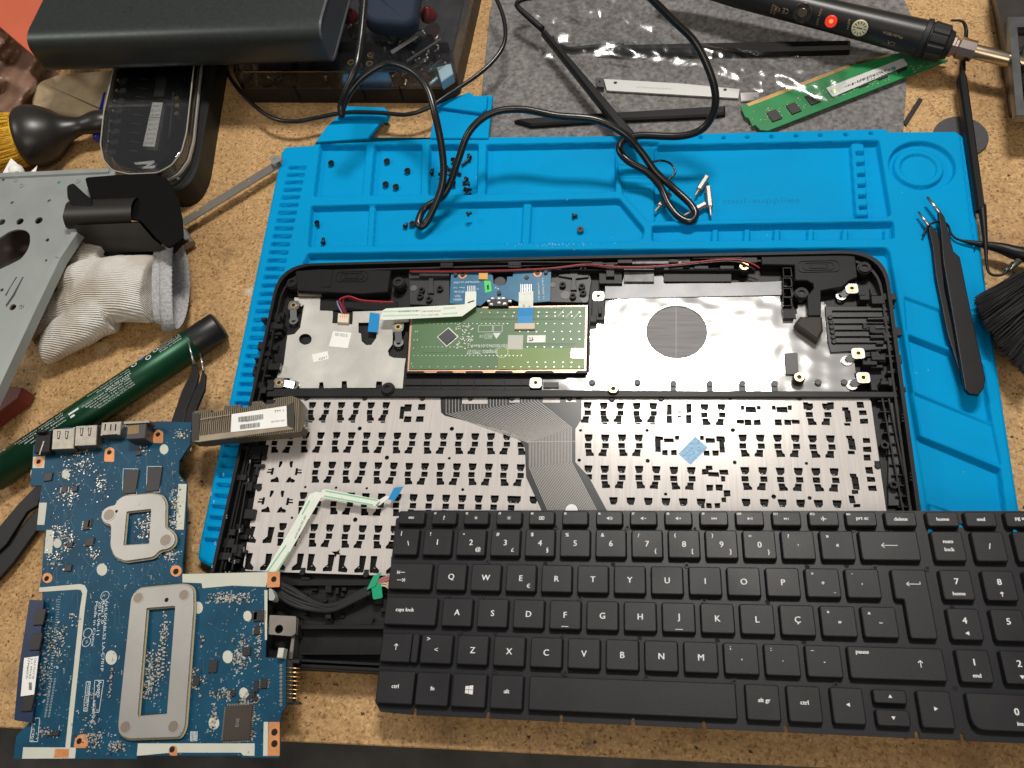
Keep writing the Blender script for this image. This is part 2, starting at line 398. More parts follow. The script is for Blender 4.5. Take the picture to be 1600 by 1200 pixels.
def ridge(px, zt, wall=1.0, r=1.0, world=False, zz=RZ):
    global H
    p = px if world else P2(px, zz)
    p = rounded(p, r, 3) if r else p
    bx = [min(a[0] for a in p) - 3, max(a[0] for a in p) + 3]; by = [min(a[1] for a in p) - 3, max(a[1] for a in p) + 3]
    i0, i1 = np.searchsorted(ys, by); j0, j1 = np.searchsorted(xs, bx)
    d = sdf(p, X[i0:i1, j0:j1], Y[i0:i1, j0:j1])
    t = smoothstep((.5 - d) / wall); sub = H[i0:i1, j0:j1]
    H[i0:i1, j0:j1] = np.maximum(sub, sub * (1 - t) + zt * t)
# top row of compartments
recess([(499, 225), (573, 225), (566, 306), (489, 307)], FZ)
recess([(584, 225), (660, 225), (658, 305), (577, 306)], FZ)
recess([(670, 225), (748, 224), (746, 304), (668, 305)], FZ)
recess([(759, 225), (963, 221), (963, 300), (757, 304)], FZ)
recess([(957, 221), (1030, 221), (1030, 345), (1012, 347), (972, 303)], FZ + 1.8)
recess([(1021, 226), (1374, 218), (1394, 336), (1380, 341), (1021, 346)], FZ)
for k in range(5): ridge([(964, 250 + k * 10), (1016, 250 + k * 10), (1016, 253 + k * 10), (964, 253 + k * 10)], FZ + 2.6, r=.3)
# comb of blocks near the right end of the long compartment
ridge([(1330, 222), (1351, 222), (1358, 335), (1338, 335)], FZ + 4.2)
for k in range(6): recess([(1337 + k * 1.1, 234 + k * 17), (1358 + k * 1.1, 233.5 + k * 17), (1359 + k * 1.1, 240 + k * 17), (1338 + k * 1.1, 241 + k * 17)], FZ, 1.0, .5)
# second row
recess([(485, 321), (820, 313), (968, 309), (1008, 357), (1004, 374), (985, 378), (480, 386)], FZ)
for x0, x1, y0, y1 in ((575, 585, 320, 384), (817, 830, 315, 384)): ridge([(x0, y0), (x1, y0), (x1 - 4, y1), (x0 - 4, y1)], FZ + 3.2)
recess([(1018, 352), (1200, 348), (1397, 345), (1399, 372), (1385, 374), (1018, 377)], FZ)
for x in (1118, 1168, 1215, 1268, 1322, 1388): ridge([(x - 5, 355), (x + 5, 355), (x + 4, 379), (x - 6, 379)], FZ + 3.6)
# the big field the laptop case lies in
recess([(480, 395), (820, 390), (1386, 386), (1392, 395), (1475, 902), (380, 902), (430, 620), (468, 420)], FZ - .6)
# left ladder of slots
ridge([(470, 226), (478, 226), (360, 884), (352, 884)], RZ + .6)
A = U(464, 262, RZ); B = U(334, 846, RZ); nn = 42
for k in range(nn):
    c0 = A + (B - A) * k / (nn - 1); recess(rect(c0.x, c0.y, 14.5, 3.6, math.radians(-2)), FZ + 2.2, .8, 1.0, True)
# round cup seat, top right
c0 = U(1441, 258, RZ)
recess(circ(c0.x, c0.y, 20.5, 40), FZ + 1.5, 1.3, 0, True)
ridge(circ(c0.x - 2, c0.y - 1, 15, 40), RZ - .8, 1.0, 0, True)
recess(circ(c0.x - 2, c0.y - 1, 11.5, 40), FZ + 2.6, 1.0, 0, True)
# the slanting pen rests on the right
recess([(1500, 214), (1503, 214), (1526, 395), (1522, 395)], FZ + 2, .8, 0)
recess([(1412, 462), (1478, 486), (1530, 505), (1541, 545), (1555, 568), (1490, 545), (1416, 517)], RZ - 2.2, 1, 1)
recess([(1418, 521), (1490, 549), (1538, 570), (1552, 662), (1432, 612)], RZ - 4.6, 1.2, 1)
recess([(1427, 611), (1553, 661), (1567, 728), (1440, 680)], RZ - 2.4, 1, 1)
recess([(1434, 678), (1565, 732), (1578, 830), (1447, 783)], RZ - 4.8, 1.2, 1)
recess([(1445, 780), (1578, 832), (1585, 895), (1455, 895)], RZ - 2.5, 1, 1)
# outer edge and small pegs
for x, y in ((1095, 214), (1131, 215), (1168, 214), (1206, 213), (1244, 212), (1282, 211), (1322, 210), (1361, 208)):
    q = U(x, y, RZ); recess(circ(q.x, q.y, 1.6, 10), FZ + 2, .7, 0, True)
for x, y in ((464, 252), (334, 862)): q = U(x, y, RZ); ridge(circ(q.x, q.y, 1.8, 12), RZ + 1.6, 1, 0, True)
D = sdf(rounded(outer, 1.5, 3), X, Y)
H = np.minimum(H, np.where(D < 0, RZ - 1.2 * (1 - smoothstep(-D / 1.6)), RZ - 1.2))
GY_, GX_ = np.gradient(D, ys, xs); over = np.clip(D, 0, None); X = X - over * GX_; Y = Y - over * GY_
keep = D < .62
idx = -np.ones(X.shape, int); idx[keep] = np.arange(keep.sum())
V = np.stack([X[keep], Y[keep], H[keep]], 1)
q = keep[:-1, :-1] & keep[1:, :-1] & keep[:-1, 1:] & keep[1:, 1:]
Fq = np.stack([idx[:-1, :-1][q], idx[:-1, 1:][q], idx[1:, 1:][q], idx[1:, :-1][q]], 1)
blue = pmat('blue_silicone', (.0, .265, .56), .65, var=.06, vs=14, bump=.02, bs=700, spec=.06, rvar=.08)
def matmesh(name, V, Fq, parent):
    me = bpy.data.meshes.new(name); me.vertices.add(len(V)); me.vertices.foreach_set('co', (V * S).ravel())
    me.loops.add(Fq.size); me.loops.foreach_set('vertex_index', Fq.ravel()); me.polygons.add(len(Fq))
    me.polygons.foreach_set('loop_start', np.arange(len(Fq)) * 4); me.update(calc_edges=True); me.validate()
    me.polygons.foreach_set('use_smooth', [True] * len(me.polygons)); me.materials.append(blue)
    o = bpy.data.objects.new(name, me); o.parent = parent; scene.collection.objects.link(o); return o
mroot = thing('soldering_mat', 'bright blue silicone work mat with moulded trays under the opened laptop case', 'work mat')
matmesh('tray_surface', V, Fq, mroot)
sk = M(); po = rounded(outer, 1.5, 3); po = ccw(po); ins_ = inset(po, -.2); n = len(po)
v = [(a, b, 0.02) for a, b in ins_] + [(a, b, RZ - 1.5) for a, b in ins_] + [(a, b, RZ - 1.2) for a, b in inset(po, .15)]
sk.add(v, [(k, (k + 1) % n, n + (k + 1) % n, n + k) for k in range(n)] + [(n + k, n + (k + 1) % n, 2 * n + (k + 1) % n, 2 * n + k) for k in range(n)], 0, True)
sk.build('edge', blue, mroot)
# two tool-rest tabs at the back edge, bending upward
for pl, zz in (([(492, 222), (510, 197), (527, 181), (603, 180), (577, 212), (575, 216)], 8.9), ([(671, 216), (680, 167), (700, 155), (732, 144), (742, 149), (770, 148), (763, 216)], 10.0)):
    M().prism(P2(pl, zz), zz - 3.2, zz, b=.6).build('rear_tab', blue, mroot, bevel=.4)
M().prism(P2([(527, 182), (533, 165), (600, 167), (607, 173), (603, 183)], 12), 6, 12, b=.6).build('rear_tab', blue, mroot)
M().prism(P2([(680, 166), (694, 158), (733, 143), (743, 151), (762, 150), (760, 170), (752, 176)], 13), 9.9, 13, b=.6).build('rear_tab', blue, mroot)
dkblue = pmat('moulded_lettering', (.0, .19, .42), .6, spec=.1)
t = M(); t.textpx('tool-supplies', (1128, 318), (1250, 316), FZ + .06, 6); t.build('lettering', dkblue, mroot)
lint = M(); random.seed(60)
for k in range(150):
    if k < 70: x, y = random.gauss(870, 34), random.gauss(381, 3)
    elif k < 90: x, y = random.uniform(900, 985), random.gauss(374, 2)
    else: x, y = random.uniform(480, 1540), random.uniform(225, 780)
    q = U(x, y, RZ); i = np.searchsorted(xs, q.x); j = np.searchsorted(ys, q.y)
    if 2 < i < len(xs) - 2 and 2 < j < len(ys) - 2 and D[j, i] < -2: lint.box(q.x, q.y, float(H[j, i]) + .02, random.uniform(.25, .9), random.uniform(.15, .35), .12, random.uniform(0, 3), random.choice((0, 0, 1)))
lint.build('lint', [pmat('pale_lint', (.45, .5, .5), .8), pmat('dark_lint', (.05, .06, .07), .8)], mroot)['kind'] = 'stuff'
# grey felt
felt = pmat('grey_felt', (.17, .163, .16), .95, var=.42, vs=330, bump=.3, bs=1300, spec=.1, det=9)
fp = [(775, -20), (1400, -30), (1424, 24), (1412, 198), (1408, 260), (740, 260), (752, 150), (765, 20)]
M().prism(P2(fp, 1.2), .02, 1.2, b=.3).build('felt_cloth', felt, label='thin grey felt cloth spread behind the blue mat', cat='cloth')
# ================================================================ opened laptop case (palm rest half, face down)
case = thing('laptop_case', 'opened black laptop case with foil shields and bare punched key plate on the blue mat', 'laptop', U(880, 650, 3))
RT = 18.5; FL = 9.0; PZ = 13.0
def case_outline(d=0):
    p = [(-43.6 + d + .009 * y, y) for y in (-129.5 + d, 60)] + [(-43.4 + d, 125.8 - d), (150, 126.3 - d), (342.6 - d, 125.2 - d)] + [(339.6 - d + .025 * 30, 30), (337.2 - d, -129.5 + d)]
    return rounded(p, [6, 0, 24, 0, 24, 0, 6], 8)
shellp = pmat('case_plastic', (.008, .008, .0085), .5, var=.25, vs=40, bump=.04, bs=1600, dust=.05, spec=.3)
case_in = pmat('case_inside_plastic', (.012, .012, .0128), .45, var=.3, vs=50, bump=.03, bs=900, dust=.06, spec=.3)
b = M(); b.prism(case_outline(0), 4.5, 8, top=case_outline(-.2)); b.prism(case_outline(2.2), 3.0, 4.6, top=case_outline(.4))
b.holes(case_outline(-.2), [case_outline(2.1)], 8.0, RT - .6); b.holes(case_outline(.6), [case_outline(2.1)], RT - .6, RT)
b.build('shell', shellp, case)
b = M(); b.prism(case_outline(2.2), 7.9, FL, 0); b.build('inner_floor', case_in, case)
# second wall just inside the rim
b = M(); b.holes(case_outline(3.6), [case_outline(4.8)], FL, RT - 3)
b.build('inner_wall', case_in, case)
# ---- cross bar between palm rest and key plate, with thin ribs
b = M()
b.prism(P2([(418, 606), (1402, 611), (1404, 620), (415, 619)], 16), FL, 15.4, b=.4)
b.prism(P2([(632, 592), (845, 592), (845, 610), (630, 610)], 12), FL, 11.6)
for x in (660, 687, 714, 740, 766, 787, 812): b.prism(P2([(x, 592), (x + .8, 592), (x + .8, 608), (x, 608)], 13), 11.5, 12.6)
b.prism(P2([(632, 600), (845, 600), (845, 601.2), (632, 601.2)], 13), 11.5, 12.6)
b.build('cross_bar', case_in, case)
# ---- key plate with its punched openings
plate = pmat('key_plate_metal', (.585, .55, .53), .18, .12, var=.07, vs=900, rvar=.015, bump=.003, bs=200, aniso=(1, .04, 1))
PO = P2([(428, 617), (1346, 617.5), (1356, 620), (1361, 628), (1364, 650), (1384, 793), (1404, 905), (607, 899.5), (384, 892), (380, 884), (404, 740), (417, 688)], PZ)
HS = []; DOTS = []
mmpx = lambda px, py: U(px, py, PZ)
def cell(px, py, kind='n', cols=(1, 1)):
    c = mmpx(px, py); x, y = c.x, c.y; j = lambda: random.uniform(-.12, .12)
    def tp(dx, dy, m):      # trapezoid with a clipped lower corner
        q = [(-2.0, 1.8), (2.0, 1.8), (1.9, -.6), (.9, -1.9), (-1.2, -1.9), (-1.9, .4)] if m else [(-2.0, 1.8), (2.0, 1.8), (1.9, .4), (1.2, -1.9), (-.9, -1.9), (-1.9, -.6)]
        HS.append([(x + dx + a + j() * .4, y + dy + bb + j() * .4) for a, bb in q])
    def sq(dx, dy, w=3.2, h=2.7): HS.append(rect(x + dx, y + dy, w, h))
    def bt(dx, dy, m):
        s = -1 if m else 1
        HS.append([(x + dx + s * a, y + dy + bb) for a, bb in ((-1.9, 1.9), (1.0, 1.9), (1.3, .5), (2.2, -.3), (2.3, -1.6), (-1.6, -1.8), (-1.6, -.4))])
    if kind == 'n':
        for s, on in ((-1, cols[0]), (1, cols[1])):
            if not on: continue
            tp(s * 4.8, 4.5, s < 0); sq(s * 5.0, -.3); bt(s * 3.9 - .3, -4.7, s > 0)
    if kind == 'top':
        for s in (-1, 1):
            tp(s * 4.8, 4.3, s < 0); sq(s * 5.0, -.3, 3, 2.6); bt(s * 3.9 - .3, -4.1, s > 0); HS.append([(x + s * 4.1 - 1.4, y - 6.4), (x + s * 4.1 + 1.3, y - 6.4), (x + s * 4.1 + 1.3, y - 7.3), (x + s * 4.1 - .8, y - 7.3)])
    if kind == 'half':
        for s in (-1, 1): tp(s * 4.8, 4.5, s < 0)
    if kind == 'tall':
        for s in (-1, 1):
            HS.append([(x + s * a, y + bb) for a, bb in ((7.4, 3.8), (4.0, 3.8), (4.4, -1), (2.3, -3), (2.5, -4.5), (7.0, -4.2))])
    if kind == 'sp':         # stabiliser cell: brackets left and right, small feet
        for s in (-1, 1):
            HS.append([(x + s * a, y + bb) for a, bb in ((4.2, 7), (2.4, 7), (2.4, 5.6), (3.2, 3.6), (4.2, 3.6))])
            HS.append([(x + s * a, y + bb) for a, bb in ((8.2, 3), (6.8, 3), (6.8, -1.5), (8.4, -1.5), (8.4, -.4), (11, -.4), (11, .6), (8.4, .6), (8.4, 1.4), (10.6, 1.4), (10.6, 2.2), (8.2, 2.2))])
            HS.append([(x + s * a, y + bb) for a, bb in ((2.4, -5.8), (7.2, -5.8), (7.2, -4.4), (5, -3.6), (4.4, -2.6), (3.4, -3.4))])
    DOTS.append((x, y))
for px, py in ((497.5, 643), (543.5, 643), (590, 643.3), (956, 644.5), (1008, 645)): cell(px, py, 'top')
for px, py in ((1114.5, 647.5), (1279, 647)): cell(px, py, 'n')
cell(905, 644, 'n', (0, 1))
for px, py in ((487.5, 691), (535.75, 691), (583.25, 691.5), (631.25, 692), (679.75, 692.5), (729, 693), (778.75, 693.2), (932.5, 695.5), (985, 695.5), (1175, 696), (1230, 696.5), (1285, 697.5)): cell(px, py)
cell(827, 694, 'n', (1, 0))
for px, py in ((505, 737.5), (553, 738), (601.5, 739), (650.2, 740), (700, 740.5), (750, 741), (800, 742), (958, 745), (1012.2, 745.5), (1067, 747), (1178.75, 747.5), (1234.5, 748.7), (1290.7, 749.5)): cell(px, py)
cell(906, 744, 'n', (0, 1))
for px, py in ((484, 786), (534, 786.5), (582, 788), (632, 789), (683, 790), (734, 791), (785, 792)): cell(px, py)
for px, py in ((972, 795), (1027, 796), (1082, 797), (1181, 798), (1238, 799), (1295, 800)): cell(px, py, 'half')
cell(820, 793, 'half')
for px, py in ((451.7, 835), (501, 836.5), (552, 838), (602, 839)): cell(px, py)
for px, py in ((403, 877), (452.5, 877), (500.7, 878.5), (549.7, 880.5), (599, 882)): cell(px, py, 'tall')
cell(444, 738.5, 'sp'); cell(430, 785, 'sp'); cell(407, 835, 'tall'); cell(441, 691.5, 'n')
def hp(px, py, pts): c = mmpx(px, py); HS.append([(c.x + a, c.y + b_) for a, b_ in pts])
sqr = lambda w, h: [(-w / 2, -h / 2), (w / 2, -h / 2), (w / 2, h / 2), (-w / 2, h / 2)]
for px, py, w, h in ((637, 637, 4, 4), (659, 636, 3.6, 3.6), (637, 655, 4, 3.2), (656, 655, 4, 3.2), (628, 645, 2.4, 7), (1046, 640, 2.6, 6), (1046, 655, 2.6, 4), (1062, 643.5, 1.8, .9), (1062, 650.5, 1.8, .9), (1076, 638, 2.6, 5), (1076, 655, 2.8, 4.6),
                     (1160, 637, 1.8, 2.2), (1173, 640, 5, 3), (1186, 637, 1.8, 2.2), (1157, 659, 3.4, 2.2), (1169, 660, 3, 3), (1183, 660, 3, 3), (1209, 637, 1.8, 2.2), (1222, 640, 5, 3), (1234, 637, 1.8, 2.2), (1216, 660, 3, 3), (1231, 660, 3, 3), (1243, 659, 3.6, 2.2), (1259, 634, 2.6, 3.6), (1298, 634, 2.8, 3.6),
                     (1030, 685, 4, 2.2), (1045, 688, 4.6, 2.4), (1058, 684, 2, 2.2), (1028, 697, 2.6, 6), (1039, 707, 2.6, 2.8), (1053, 707, 2.6, 2.8), (1097, 684, 1.8, 2.2), (1110, 688, 4.6, 2.4), (1126, 686, 4, 3), (1128, 698, 2.6, 6), (1118, 708, 3, 2.8), (1104, 708, 2.6, 2.8),
                     (1108, 731, 3, 2.4), (1102, 737, 3, 2.8), (1115, 741, 5, 2.4), (1131, 738, 4, 2.4), (1130, 748, 2.2, 2.6), (1109, 762, 3, 3), (1124, 762, 3, 3), (1136, 771, 2.8, 3), (1131, 781, 2, 2.4), (1098, 789, 1.8, 3), (1108, 790, 2.4, 2.6), (1121, 790, 2.4, 2.6),
                     (1321, 639, 2.8, 1.8), (1344, 632, 3, 3.2), (1325, 650, 2.8, 6), (1348, 645, 3.6, 2.4), (1324, 663, 2.8, 1.6), (1350, 658, 3.6, 2.6), (1327, 683, 2.8, 1.6), (1354, 688, 3.4, 2.6), (1331, 694, 3, 5.6), (1355, 702, 3.4, 2.6), (1330, 707, 3, 1.6), (1355, 715, 3, 3), (1333, 743, 3, 1.8), (1358, 735, 3, 3.2), (1337, 755, 3, 6), (1361, 749, 3.4, 2.4), (1336, 769, 3, 1.8), (1363, 763, 3.6, 2.6), (1331, 780, 2.6, 3.6), (1339, 790, 3, 1.6),
                     (484, 664, .01, .01)):
    if w > .1: hp(px, py, [(a + random.uniform(-.2, .2), bb + random.uniform(-.2, .2)) for a, bb in sqr(w, h)])
for px, py, r in ((562, 669.5, 1.35), (706, 670, 1.35), (604.5, 715, 1.35), (907, 672.5, .9), (905, 719, 1.0), (1011, 672.5, 1.0), (1012, 720, 1.2), (1141, 622, 1.2), (1250, 622, 1.3), (1145, 672, 1.3), (1148, 722.5, 1.1), (1260, 724, .9), (1209, 776, 1.3), (1265, 778, 1.1), (555, 812, 1.35), (1040, 772, .9), (702, 716, .9), (723, 765, .9), (573, 763, .8), (525, 762, .8), (477, 761, .8), (456, 809, .8)):
    c = mmpx(px, py); HS.append(circ(c.x, c.y, r, 12))
c = mmpx(525, 864); HS.append([(c.x - 2.4, c.y + .6), (c.x + .5, c.y + .8), (c.x + 1.8, c.y + 2), (c.x + 1.6, c.y + .2), (c.x + 2.6, c.y - .6), (c.x + .6, c.y - .8), (c.x + .2, c.y - 2.4), (c.x - .8, c.y - .4)])
def grow(h, k):
    cx = sum(a[0] for a in h) / len(h); cy = sum(a[1] for a in h) / len(h); return [(cx + (a - cx) * k, cy + (b_ - cy) * k) for a, b_ in h]
HS = [grow(h, 1.0 if len(h) >= 12 else 1.17) for h in HS]
pl = M(); pl.holes(PO, HS, PZ - .5, PZ); kp = pl.build('key_plate', plate, case)
d = M()
for x, y in DOTS: d.ring(x, y, PZ - .3, 1.35, .95, .36, 12); d.cyl(x, y, PZ - .3, 1.0, .2, 12)
for px, py in ((532, 715), (556, 714), (506, 811), (1203, 722), (1232, 724)): c = mmpx(px, py); d.ring(c.x, c.y, PZ - .3, 1.9, 1.4, .36, 14)
d.build('embossed_dots', plate, kp)['kind'] = 'stuff'
# key hinge scraps showing through the openings
under = pmat('membrane_under_plate', (.004, .004, .004), .5, var=.5, vs=200, spec=.2)
b = M(); b.prism(inset(ccw(PO), .5), FL + .05, PZ - 1.6)
for h in HS:
    cx = sum(a[0] for a in h) / len(h); cy = sum(a[1] for a in h) / len(h)
    if random.random() < .45: b.box(cx + random.uniform(-.5, .5), cy + random.uniform(-.5, .5), PZ - 1.61, 1.6, 1.0, .9, 0)
b.build('key_mechanism', under, case)['kind'] = 'stuff'
b = M()
for h in HS:
    if len(h) == 6 and random.random() < .5:
        cx = sum(a[0] for a in h) / len(h); cy = sum(a[1] for a in h) / len(h); b.box(cx - .4, cy - 1.3, PZ - 1.2, .9, .5, .7)
b.build('clear_clips', pmat('clear_clip', (.25, .25, .25), .2, 0, spec=.8), case)['kind'] = 'stuff'
# pegs melted over the plate edge
b = M()
for px, py in ((479, 619), (570, 619), (660, 619), (735, 619), (800, 619), (890, 619), (956, 621), (1033, 620), (413, 713), (405, 760), (393, 807), (473, 892), (572, 895), (1371, 725), (1249, 618)):
    c = U(px, py, PZ + .6); b.box(c.x, c.y, PZ, 2.6, 3.6, .8, 0, b=.3); b.cyl(c.x, c.y - 1, PZ, 1.7, 1.1, 12, b=.3)
b.each('melted_peg', case_in, case)
# ---- black flexible circuit with silver tracks
film = pmat('black_film', (.02, .021, .024), .28, var=.2)
trk = pmat('silver_track', (.24, .23, .215), .45, .5)
fo = [(688, 617.5), (722, 617.5), (722, 631), (762, 631), (762, 617.5), (796, 617.5), (796, 629), (812, 629), (812, 617.5), (848, 617.5), (848, 629), (875, 629), (875, 617.5), (884, 617.5), (884, 628), (900, 628), (900, 617.5), (909, 617.5), (908, 655), (899, 670), (899, 722), (920, 745), (948, 797), (846, 797), (822, 745), (820, 700), (808, 680), (790, 673), (695, 649), (689, 644)]
b = M(); b.prism(P2(fo, PZ + .3), PZ + .05, PZ + .3); ff = b.build('flexible_circuit', film, case)
b = M(); NT = 30
for k in range(NT):
    t = k / (NT - 1); q = [(697 + t * 143, 620 + (12 if 21 < t * 143 < 67 or 97 < t * 143 < 117 else 0)), (697 + t * 143, 646 - t * 20), (827 + t * 66, 692 - 24 * t), (827 + t * 66, 730 - 8 * t), (856 + t * 76, 797)]
    pts = [U(a, c_, PZ + .31) for a, c_ in q]
    for p0, p1 in zip(pts[:-1], pts[1:]):
        dd = (p1 - p0); nrm = Vector((-dd.y, dd.x, 0)).normalized() * .19
        b.add([p0 - nrm, p0 + nrm, p1 + nrm, p1 - nrm], [(0, 1, 2, 3)])
b.build('tracks', trk, ff)['kind'] = 'stuff'
b = M(); b.prism(P2([(822, 690), (899, 689), (899, 689.8), (822, 690.8)], PZ + .34), PZ + .31, PZ + .36); b.build('crease', pmat('pale_crease', (.4, .4, .42), .4), ff)
b = M(); c = U(893, 797, PZ + .5); b.cyl(c.x, c.y, PZ + .3, 3.4, .12, 20); b.build('round_sticker', white, ff)
# blue tape scrap
b = M(); b.prism(P2([(1086, 682), (1106, 699), (1079, 726), (1060, 709)], PZ + .1), PZ + .02, PZ + .1); b.build('sticker', pmat('pale_blue_sticker', (.22, .42, .62), .5, var=.3, vs=700), case)
# ---- foil shields
foil = pmat('shiny_foil', (.52, .515, .51), .13, .48, var=.05, vs=30, rvar=.03, bump=.10, bs=26)
foilL = pmat('dull_foil', (.64, .625, .585), .30, .3, var=.1, vs=45, rvar=.08, bump=.2, bs=40)
fl = Zc(400, 390, 5, [(300, 375), (502, 378), (498, 476), (600, 480), (600, 560), (650, 572), (755, 560), (755, 485), (1205, 470), (1205, 560), (1075, 580), (1065, 740), (1030, 790), (1040, 830), (1075, 845), (1170, 850), (1160, 910), (1145, 1085), (985, 1082), (985, 1030), (940, 1030), (935, 1080), (712, 1080), (708, 1025), (670, 1028), (668, 1080), (530, 1082), (525, 1035), (495, 1038), (490, 1082), (340, 1082), (335, 1035), (300, 1040), (290, 1082), (235, 1070), (270, 1005), (165, 1000), (180, 925), (215, 905), (245, 670), (300, 660), (345, 610), (375, 430), (300, 470)])
hl = [P2(Zc(400, 390, 5, [(385 + 50 * math.cos(a), 700 + 43 * math.sin(a)) for a in np.linspace(0, 6.28, 25)[:-1]]), 11.5), P2(Zc(400, 390, 5, [(800, 570), (950, 570), (940, 690), (900, 745), (860, 745), (825, 715), (820, 655), (800, 650)]), 11.5)]
b = M(); b.holes(P2(fl, 11.5), hl, 11.0, 11.5); b.build('foil_shield', foilL, case)
# ---- right shield as a gently uneven sheet
def sheet(poly_px, z, amp, step, holes=(), seed=1, name='sheet', mat=foil, parent=case, sc=.045):
    p = P2(poly_px, z); xs_ = [a[0] for a in p]; ys_ = [a[1] for a in p]
    gx = np.arange(min(xs_), max(xs_), step); gy = np.arange(min(ys_), max(ys_), step); GX, GY = np.meshgrid(gx, gy)
    D = sdf(p, GX, GY)
    for h in holes: D = np.maximum(D, -sdf(h, GX, GY))
    k = D < .2; rs = np.random.RandomState(seed); Z_ = np.zeros(GX.shape)
    for _ in range(14):
        a = rs.uniform(0, 6.28); f = sc * rs.uniform(.5, 2.6); Z_ += np.sin((GX * math.cos(a) + GY * math.sin(a)) * f * 6.28 + rs.uniform(0, 6.28)) * rs.uniform(.3, 1) / (1 + f * 20)
    idx = -np.ones(GX.shape, int); idx[k] = np.arange(k.sum())
    v = np.stack([GX[k], GY[k], z + amp * Z_[k]], 1); q = k[:-1, :-1] & k[1:, :-1] & k[:-1, 1:] & k[1:, 1:]
    f = np.stack([idx[:-1, :-1][q], idx[:-1, 1:][q], idx[1:, 1:][q], idx[1:, :-1][q]], 1)
    m_ = M(); m_.add(v.tolist(), f.tolist(), 0, True); return m_.build(name, mat, parent)
cw = U(1057, 519, 11.6); hole = circ(cw.x, cw.y, 18.6, 40)
sheet([(946, 468), (1220, 461), (1224, 496), (1242, 498), (1246, 476), (1286, 470), (1292, 478), (1297, 548), (1330, 551), (1337, 571), (1336, 600), (1328, 612), (845, 612), (848, 593), (914, 590), (921, 578), (922, 502), (933, 500), (934, 486), (944, 483)], 11.6, .075, .9, [hole], name='foil_shield')
b = M(); b.prism(circ(cw.x, cw.y, 18.9, 40), 11.0, 11.25); b.prism(P2([(1056, 474), (1056.8, 474), (1056.8, 564), (1056, 564)], 11.35), 11.25, 11.35, 1)
b.ring(cw.x, cw.y, 11.3, 19.6, 18.3, .75, 64, 2)
b.build('disc_window', [pmat('brushed_dark_metal', (.17, .167, .17), .62, .6, var=.15, vs=900, aniso=(.06, 1, 1), bump=.02, bs=500), pmat('seam_line', (.3, .3, .3), .6, .5), foil], case)
b = M(); b.prism(P2([(945, 443), (972, 441), (975, 430), (1035, 428), (1040, 443), (1200, 440), (1232, 438), (1228, 461), (945, 467)], 12.0), 10.5, 12.0, b=.2)
b.build('grey_shield', pmat('dull_grey_metal', (.12, .12, .125), .42, .8, var=.15, vs=60), case)
# foil wrinkles along the lower edge, tabs between slots
b = M()
for x in (1052, 1109, 1160, 1210): b.box(*U(x, 607, 12)[:2], 11.4, 3.6, 7, .9, 0, b=.2); b.cyl(*U(x, 600, 12)[:2], 11.4, 1.9, 1.6, 12)
for x in (925, 996, 1278, 1319): b.cyl(*U(x, 598, 12)[:2], 11.4, 1.9, 1.6, 12, b=.3)
b.prism(P2([(1226, 551), (1246, 551), (1248, 585), (1228, 585)], 13), 11.3, 13, b=.2)
b.each('foil_peg', dkgrey, case)
b = M(); b.prism(P2([(849, 597), (873, 597), (873, 606), (849, 606)], 12.6), 11.5, 12.6, b=.3); b.build('latch', blk, case)
# stickers on the left shield
b = M(); b.prism(P2(Zc(400, 390, 5, [(603, 636), (745, 650), (718, 770), (568, 755)]), 11.7), 11.55, 11.7); stk = b.build('sticker', white, case)
b = M()
for k in range(3): b.textpx('0000 00000 00', Zc(400, 390, 5, [(615, 655 + k * 9)])[0], Zc(400, 390, 5, [(715, 665 + k * 9)])[0], 11.72, .8)
b.build('fine_print', ink, stk)
b = M(); b.prism(P2(Zc(400, 390, 5, [(438, 820), (560, 792), (568, 855), (448, 882)]), 11.7), 11.55, 11.7); stk = b.build('sticker', white, case)
b = M(); b.textpx('L 展展'.replace('展', 'XX'), Zc(400, 390, 5, [(553, 832)])[0], Zc(400, 390, 5, [(488, 848)])[0], 11.72, 2.6); b.build('fine_print', ink, stk)
# ---- touchpad circuit board
TP = 14.2
gpc = pmat('green_board', (.085, .165, .075), .38, var=.12, vs=25, spec=.5)
b = M(); b.prism(P2([(640, 480), (920, 475), (918, 583), (634, 583)], 13.4), 10, 13.2, b=.5); b.build('touchpad_frame', blk, case)
b = M(); b.prism(P2([(642, 481), (918, 477), (915.5, 579), (636.5, 580)], TP - .6), 12.8, TP - .6); tpf = b.build('touchpad_trim', copper, case)
b = M(); b.prism(P2([(645, 482.5), (915, 479), (913, 576), (639, 577)], TP), TP - .7, TP); tp = b.build('touchpad_board', gpc, case)
b = M(); lg = Zc(640, 390, 5, [(695, 770), (1250, 770), (1255, 850), (1360, 850), (1355, 930), (690, 935)])
b.prism(P2(lg, TP + .02), TP, TP + .02); b.build('light_green_field', pmat('light_green_mask', (.15, .24, .06), .4, var=.1), tp)
T = lambda x, y, z=TP + .05: U(640 + x / 5, 390 + y / 5, z)
b = M()
for y, xs_ in ((915, range(25, 1340, 65)), (880, range(925, 1300, 68)), (828, range(35, 880, 31)), (760, range(100, 430, 31)), (760, range(920, 1250, 66)), (700, range(1130, 1350, 66)), (640, range(860, 1350, 66)), (578, range(120, 800, 34)), (578, range(1000, 1350, 66)), (520, range(740, 1350, 66)), (490, range(560, 1330, 64))):
    for x in xs_: q = T(x, y); b.box(q.x, q.y, TP, .75, .55, .08, random.choice((0, .6)))
for x, y in ((45, 640), (60, 640), (35, 705), (60, 705), (30, 770), (15, 890)): q = T(x, y); b.box(q.x, q.y, TP, .5, 1.1, .06)
for k in range(70): q = T(random.uniform(360, 500), random.uniform(580, 780)); b.box(q.x, q.y, TP, random.uniform(.4, 1.1), random.uniform(.4, .9), .25)
